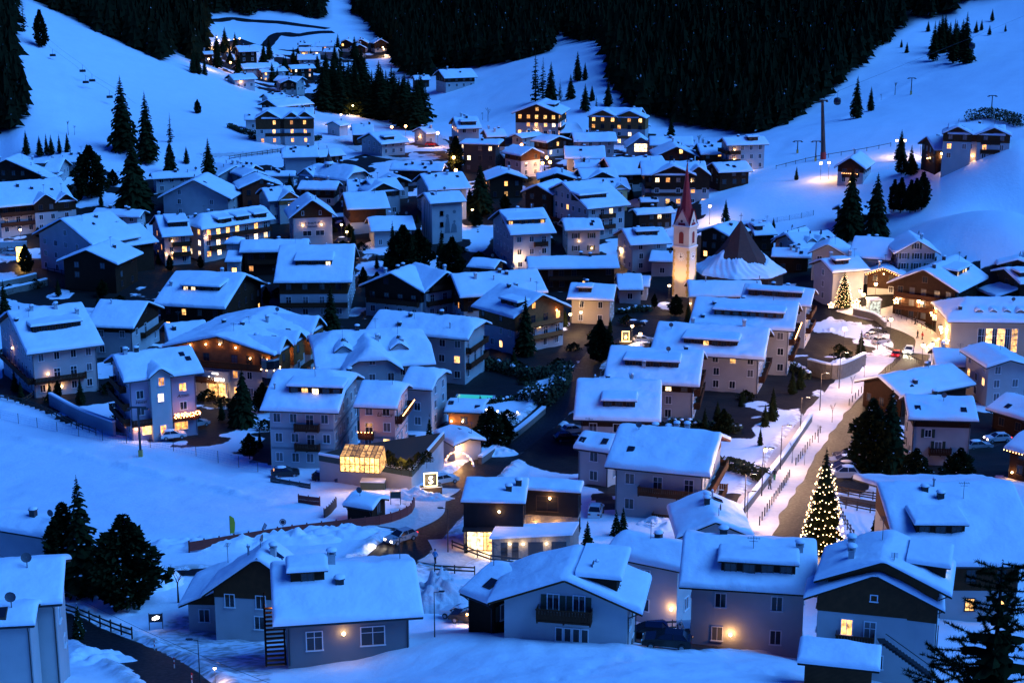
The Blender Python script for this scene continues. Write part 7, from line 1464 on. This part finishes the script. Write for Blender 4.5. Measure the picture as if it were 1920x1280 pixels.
# lit box signs
def box_sign(px, py, w_, h_, z0, label, txt, m, rz=0.0, pw=60):
    g = ground(px, py); rt = root('lit_sign', label, 'sign', g, rz); mb = MB(); mb.box(-w_/2-.1, w_/2+.1, -.05, .2, z0-.1, z0+h_+.1); link('frame', mb.mesh('frame', m), rt); mb = MB(); mb.box(-w_/2, w_/2, -.08, -.055, z0, z0+h_); link('panel', mb.mesh('panel', BLACK), rt); o = link('lettering', TXT[txt], rt, (0, -.1, z0+h_*.18)); o.scale = (h_/1.7,)*3
    mb = MB(); mb.box(-w_*.9, w_*.9, -.4, .5, -.4, z0-.12); b = link('plinth', mb.mesh('plinth', FWOOD), rt); mb = MB(); mb.box(-w_*.92, w_*.92, -.43, .53, z0-.2, z0-.12); link('snow', mb.mesh('snow', SNOWR), b); lamp_light(rt, (0, -1.2, z0+.6), pw, (1, .7, .3), .3); return rt
box_sign(808, 926, 1.7, 1.7, 1.3, 'square glowing sign with white logo on a timber plinth by the hotel', 'S', mat('glow_frame', (1, .9, .6), .5, emit=(1, .78, .35), estr=5), R(10), 220)
box_sign(1173, 645, 1.4, 1.9, .8, 'small glowing orange sign on the snowy side lane', 'B', mat('glow_frame2', (1, .7, .3), .5, emit=(1, .55, .15), estr=5), 0, 300)
g = ground(293, 1178); rt = root('lit_sign', 'dark framed board with glowing yellow cable car emblem beside the bottom lane', 'sign', g, R(6)); mb = MB(); mb.box(-.72, -.64, -.05, .05, -.5, 1.75); mb.box(.64, .72, -.05, .05, -.5, 1.75); link('post', mb.mesh('post', BLACK), rt); mb = MB(); mb.box(-.64, .64, -.03, .03, .75, 1.65); link('board', mb.mesh('board', BLACK), rt)
mb = MB(); mb.poly([(x*.36, -.05, 1.22+z*.36) for x, z in ((-1, -.55), (-.45, -.5), (-.25, -.75), (-.05, -.5), (.6, -.45), (1.05, -.1), (1.1, .35), (.8, .55), (.3, .75), (-.2, .5), (-.95, .1))]); link('emblem', mb.mesh('emblem', GLOWW), rt); mb = MB(); mb.poly([(x*.36, -.06, 1.22+z*.36) for x, z in ((-.6, .05), (.1, .3), (.45, .55), (.7, .35), (.2, .1), (-.3, -.02))]); link('stripe', mb.mesh('stripe', GLOWY), rt)
g = ground(75, 482); rt = root('lit_sign', 'bright yellow glowing panel beside the dark left conifer', 'sign', at_y(39, 484, 408), 0); rt.location.z = T(rt.location.x, rt.location.y); mb = MB(); mb.box(-1.0, 1.0, -.1, .1, .5, 4.2); link('panel', mb.mesh('panel', lit_glass('glow_panel', (1, .6, .12), 9, .5)), rt); mb = MB(); mb.box(-1.1, 1.1, .1, .2, -.5, 4.3); link('backing', mb.mesh('backing', BLACK), rt); lamp_light(rt, (0, -1.2, 2), 250)
p = ground(18, 478); rt = root('banner', 'white wall banner with dark handwritten lettering on the left road', 'banner', p, R(8)); mb = MB(); mb.box(-4.5, 4.5, 0, .15, .2, 3.4); link('cloth', mb.mesh('cloth', WHITE), rt); link('lettering', TXT['gab'], rt, (0, -.04, 1.0)); mb = MB(); mb.box(-4.6, 4.6, -.05, .2, 3.4, 3.6); link('snow', mb.mesh('snow', SNOWR), rt)
# feather flag, speed sign, ticket banner, delineators
g = ground(432, 1008); rt = root('feather_flag', 'yellow feather flag standing at the fence of the piste', 'flag', g, 0); mb = MB(); mb.bar((0, 0, -.2), (0, 0, 2.9), .025); link('pole', mb.mesh('pole', METAL), rt); mb = MB(); mb.add([(0.02, y, z) if i % 2 == 0 else (w_, y, z) for z, w_ in ((.6, .5), (1.2, .62), (2.0, .66), (2.6, .55), (2.9, .15)) for i, y in ((0, 0), (1, 0))], [(2*k, 2*k+1, 2*k+3, 2*k+2) for k in range(4)]); link('cloth', mb.mesh('cloth', mat('flag_yellow', (.55, .50, .03), .8)), rt)
g = ground(487, 1000); rt = root('feather_flag', 'small pale feather flag leaning on the piste', 'flag', g, 0); rt.rotation_euler = (0, R(25), 0); mb = MB(); mb.bar((0, 0, -.2), (0, 0, 1.6), .025); link('pole', mb.mesh('pole', METAL), rt); mb = MB(); mb.add([(.02, 0, .3), (.45, 0, .3), (.02, 0, 1.6), (.4, 0, 1.45)], [(0, 1, 3, 2)]); link('cloth', mb.mesh('cloth', PALE), rt)
g = ground(531, 1000); rt = root('round_sign', 'round road sign on a thin post by the red board fence', 'sign', g, 0); mb = MB(); mb.bar((0, 0, -.3), (0, 0, 1.4), .03); link('post', mb.mesh('post', METAL), rt); mb = MB(); mb.lathe([(.001, .02), (.42, .02), (.42, -.02)], 16); me_ = mb.mesh('disc', mat('sign_dark', (.03, .03, .04), .5)); me_.transform(Matrix.Rotation(R(90), 4, 'X')); link('disc', me_, rt, (0, 0, 1.55)); mb = MB(); mb.lathe([(.26, .03), (.34, .03)], 16); me_ = mb.mesh('ring', FRAMEW); me_.transform(Matrix.Rotation(R(90), 4, 'X')); link('ring', me_, rt, (0, 0, 1.55))
DW, DR = MB(), MB(); DW.lathe([(.05, -.2), (.05, .4)], 6); DW.lathe([(.05, .6), (.05, .8)], 6); DR.lathe([(.052, .4), (.052, .6)], 6); DR.lathe([(.052, .8), (.052, 1.0), (.01, 1.02)], 6); DW, DR = DW.mesh('post', FRAMEW), DR.mesh('band', mat('band_red', (.5, .02, .02), .6))
for x, y in ((290,1218),(327,1252),(360,1282)): rt = root('snow_marker', 'red and white banded snow marker beside the bottom lane', 'marker', ground(x, y), 0, 'snow markers of the bottom lane'); link('post', DW, rt); link('band', DR, rt)
g = ground(726, 946); rt = root('notice_board', 'dark green notice board by the ticket hut', 'sign', ground(742, 948), 0); mb = MB(); mb.box(-.7, -.62, -.04, .04, -.4, 2.1); mb.box(.62, .7, -.04, .04, -.4, 2.1); link('post', mb.mesh('post', BLACK), rt); mb = MB(); mb.box(-.62, .62, -.03, .03, 1.1, 2.0); link('board', mb.mesh('board', TG), rt)
mb = MB(); mb.box(-1.7, 1.7, -.8, .8, 0, 1.4); mb.box(-1.75, 1.75, -.85, .85, 1.4, 1.5); o = root('container', 'dark green waste container below the hotel terrace', 'container', ground(700, 920), R(-4)); link('body', mb.mesh('body', TG), o); mb = MB(); mb.box(-1.72, 1.72, -.82, .82, 1.505, 1.68); link('snow', mb.mesh('snow', SNOWR), o)
# glass shelter on the square
rt = root('glass_shelter', 'lit glass lift shelter on the square above the ramp', 'shelter', ground(1637, 588), R(8)); mb = MB()
for x in (-1.3, 1.3):
    for y in (-1, 1): mb.box(x-.06, x+.06, y-.06, y+.06, -.3, 3.2)
mb.box(-1.45, 1.45, -1.15, 1.15, 3.2, 3.35); link('frame', mb.mesh('frame', STEEL), rt); mb = MB(); mb.poly(((-1.3, -1, .1), (1.3, -1, .1), (1.3, -1, 3.1), (-1.3, -1, 3.1))); mb.poly(((-1.3, -1, .1), (-1.3, 1, .1), (-1.3, 1, 3.1), (-1.3, -1, 3.1))); link('pane', mb.mesh('pane', lit_glass('shelter_glass', (.8, .9, .8), .9, 1)), rt); mb = MB(); mb.box(-1.5, 1.5, -1.2, 1.2, 3.355, 3.6); link('snow', mb.mesh('snow', SNOWR), rt)
# turquoise pool
g = ground(890, 748); rt = root('heated_pool', 'small glowing turquoise pool in the snowy hotel garden', 'pool', g, R(-8)); mb = MB(); mb.box(-3.6, 3.6, -1.8, 1.8, -.5, .35); link('rim', mb.mesh('rim', PALE), rt); mb = MB(); mb.poly(((-3.2, -1.4, .38), (3.2, -1.4, .38), (3.2, 1.4, .38), (-3.2, 1.4, .38))); link('water', mb.mesh('water', mat('pool_glow', (.02, .3, .3), .1, emit=(.05, .75, .55), estr=.55)), rt)
# row of small garden lights over the carport terrace
for x, y in ((848,772),(873,765),(858,778),(892,770),(912,775),(933,778),(955,779),(970,780)): rt = root('garden_light', 'small round garden light on the terrace above the carport', 'lamp', ground(x, y), 0, 'garden lights above the carport'); mb = MB(); mb.ball((0, 0, .7), .17, 8, 5); link('globe', mb.mesh('globe', BULBW), rt); mb = MB(); mb.bar((0, 0, -.3), (0, 0, .6), .05); link('post', mb.mesh('post', METAL), rt)
# arch of lights at the garage entrance
rt = root('light_arch', 'snowy arch strung with golden bulbs at the hotel drive', 'arch', ground(862, 872), R(-25)); mb = MB(); sb = MB()
for k in range(10): a, b = math.pi*k/10, math.pi*(k+1)/10; mb.bar((2.4*math.cos(a), 0, 2.2*math.sin(a)), (2.4*math.cos(b), 0, 2.2*math.sin(b)), .14); sb.ball((2.4*math.cos(a), -.2, 2.2*math.sin(a)), .12, 6, 4)
link('frame', mb.mesh('frame', SNOWR), rt); link('light_string', sb.mesh('light_string', BULBO), rt); lamp_light(rt, (0, -.8, 1.4), 150)
# snow heap and dug ground in front
def heap(px, py, rx, ry, h_, label, seed, m=SNOW):
    g = ground(px, py); xs = np.linspace(-1, 1, 41); X, Y = np.meshgrid(xs, xs, indexing='ij'); rr = np.sqrt(X*X+Y*Y); Z = h_*np.clip(1-rr**2, 0, 1)**.8*(1+.35*vnoise(X*rx+seed, Y*ry, 1.4, seed)+.28*vnoise(X*rx, Y*ry+seed, .6, seed+1)+.15*vnoise(X*rx, Y*ry+seed, .3, seed+2))-.35
    XX, YY = g.x+X*rx, g.y+Y*ry; ZZ = T_many(XX, YY).reshape(X.shape)+Z; ii = np.arange(41*41).reshape(41, 41); q = np.stack([ii[:-1, :-1], ii[1:, :-1], ii[1:, 1:], ii[:-1, 1:]], -1).reshape(-1, 4)
    tag(link('snow_heap', np_mesh('snow_heap', np.stack([XX, YY, ZZ], -1).reshape(-1, 3), q, m)), kind='structure')
HEAPD = mat('heap_snow', (.55, .55, .58), .8, bump=.9, bscale=1.2, var=.35, vscale=.8)
heap(818, 1132, 4.2, 4.2, 3.4, '', 3, HEAPD); heap(770, 932, 5, 3, 1.3, '', 4, HEAPD); heap(808, 935, 4, 2.4, 1.0, '', 9, HEAPD); heap(400, 1020, 9, 2.5, 1.4, '', 5); heap(520, 1010, 9, 2.5, 1.4, '', 6); heap(640, 1000, 8, 2.5, 1.3, '', 7); heap(270, 1095, 5, 4, 2.2, '', 8); heap(180, 1240, 4, 3, 1.3, '', 10); heap(1510, 1215, 3.5, 3, 1.6, '', 12); heap(920, 850, 5, 3, 1.3, '', 13); heap(1585, 690, 5, 4, 1.6, '', 14); heap(1100, 905, 5, 4, 1.0, '', 15); heap(1240, 985, 4, 3, 1.2, '', 16); heap(1570, 620, 4, 2, 1.0, '', 17)
# footbridge deck, stair and wires
P_ = [ground(1566, 935), ground(1690, 956)]; mb = MB(); d = P_[1]-P_[0]; n_ = Vector((-d.y, d.x, 0)).normalized()*1.4
mb.add([P_[0]-n_+Vector((0, 0, .12)), P_[1]-n_+Vector((0, 0, .12)), P_[1]+n_+Vector((0, 0, .12)), P_[0]+n_+Vector((0, 0, .12)), P_[0]-n_-Vector((0, 0, .4)), P_[1]-n_-Vector((0, 0, .4)), P_[1]+n_-Vector((0, 0, .4)), P_[0]+n_-Vector((0, 0, .4))], [(0, 1, 2, 3), (4, 5, 1, 0), (7, 3, 2, 6), (4, 0, 3, 7), (1, 5, 6, 2)]); o = link('footbridge', mb.mesh('footbridge', FWOOD)); tag(o, 'dark timber footbridge deck beside the giant christmas tree', 'bridge')
mb = MB(); a, b = at_y(0, 1040, 150), at_y(560, 1300, 108)
for k in range(24): t0, t1 = k/24, (k+1)/24; mb.bar(a.lerp(b, t0)-Vector((0, 0, 4*t0*(1-t0)*.8)), a.lerp(b, t1)-Vector((0, 0, 4*t1*(1-t1)*.8)), .02, None, 4, False)
tag(link('overhead_wire', mb.mesh('overhead_wire', BLACK)), 'thin sagging overhead wire crossing the bottom lane', 'wire')
# outside stair of the white house at the lower right
w0 = [h_ for h_ in HOUSES if 'arched door' in h_[0]][0][2]; mb = MB(); a, b = at_y(1655, 1197, 128), at_y(1745, 1262, 126)
stp = root('outside_stair', 'dark metal stair descending the white arched door house', 'stair', b)
for k in range(16): p = a.lerp(b, k/15)-b; mb = MB(); mb.box(p.x-.45, p.x+.2, p.y-.9, p.y+.1, p.z-.04, p.z+.02); link('step', mb.mesh('step', METAL), stp)
for off in (0, .9): mb = MB(); mb.bar(a-b+Vector((0, -.9, off)), Vector((0, -.9, off)), .04); link('rail', mb.mesh('rail', METAL), stp)
# dark pine in the near right corner
def near_pine():
    base = at_y(1862, 1280, 62); g = Vector((base.x, base.y, T(base.x, base.y))); top = at_y(1880, 1050, 62).z; H = top-g.z; s = H/10
    rt = root('pine_tree', 'dark pine with shaggy branches rising in the near right corner', 'tree', g); tm_, cm = conifer_meshes(77, width=.30, tiers=20, n0=13, droop=.05); o = link('trunk', tm_, rt); o.scale = (s,)*3; mb = MB(); r = random.Random(77)
    o = link('inner_crown', cm, rt); o.scale = (s*.85, s*.85, s)
    for k in range(150):
        f = r.uniform(.25, 1.0); z = H*f; l = (1-f)*H*.42+.9; a = r.uniform(0, 6.28); d = Vector((math.cos(a), math.sin(a), r.uniform(-.05, .35))).normalized(); p0 = Vector((0, 0, z)); mb.bar(p0, p0+d*l, .04, .012, 4, False)
        for q in range(int(l*34)):
            t_ = r.uniform(.25, 1.05); p = p0+d*l*t_; 
            for w_ in range(5):
                nd_ = (d*.6+Vector((r.uniform(-1, 1), r.uniform(-1, 1), r.uniform(-.6, 1)))).normalized()*r.uniform(.12, .24); sd_ = nd_.cross(Vector((0, 0, 1))).normalized()*.02; mb.poly((p-sd_, p+sd_, p+nd_))
    link('crown', mb.mesh('crown', NEEDLE), rt)
near_pine()
print('objects', len(bpy.data.objects))
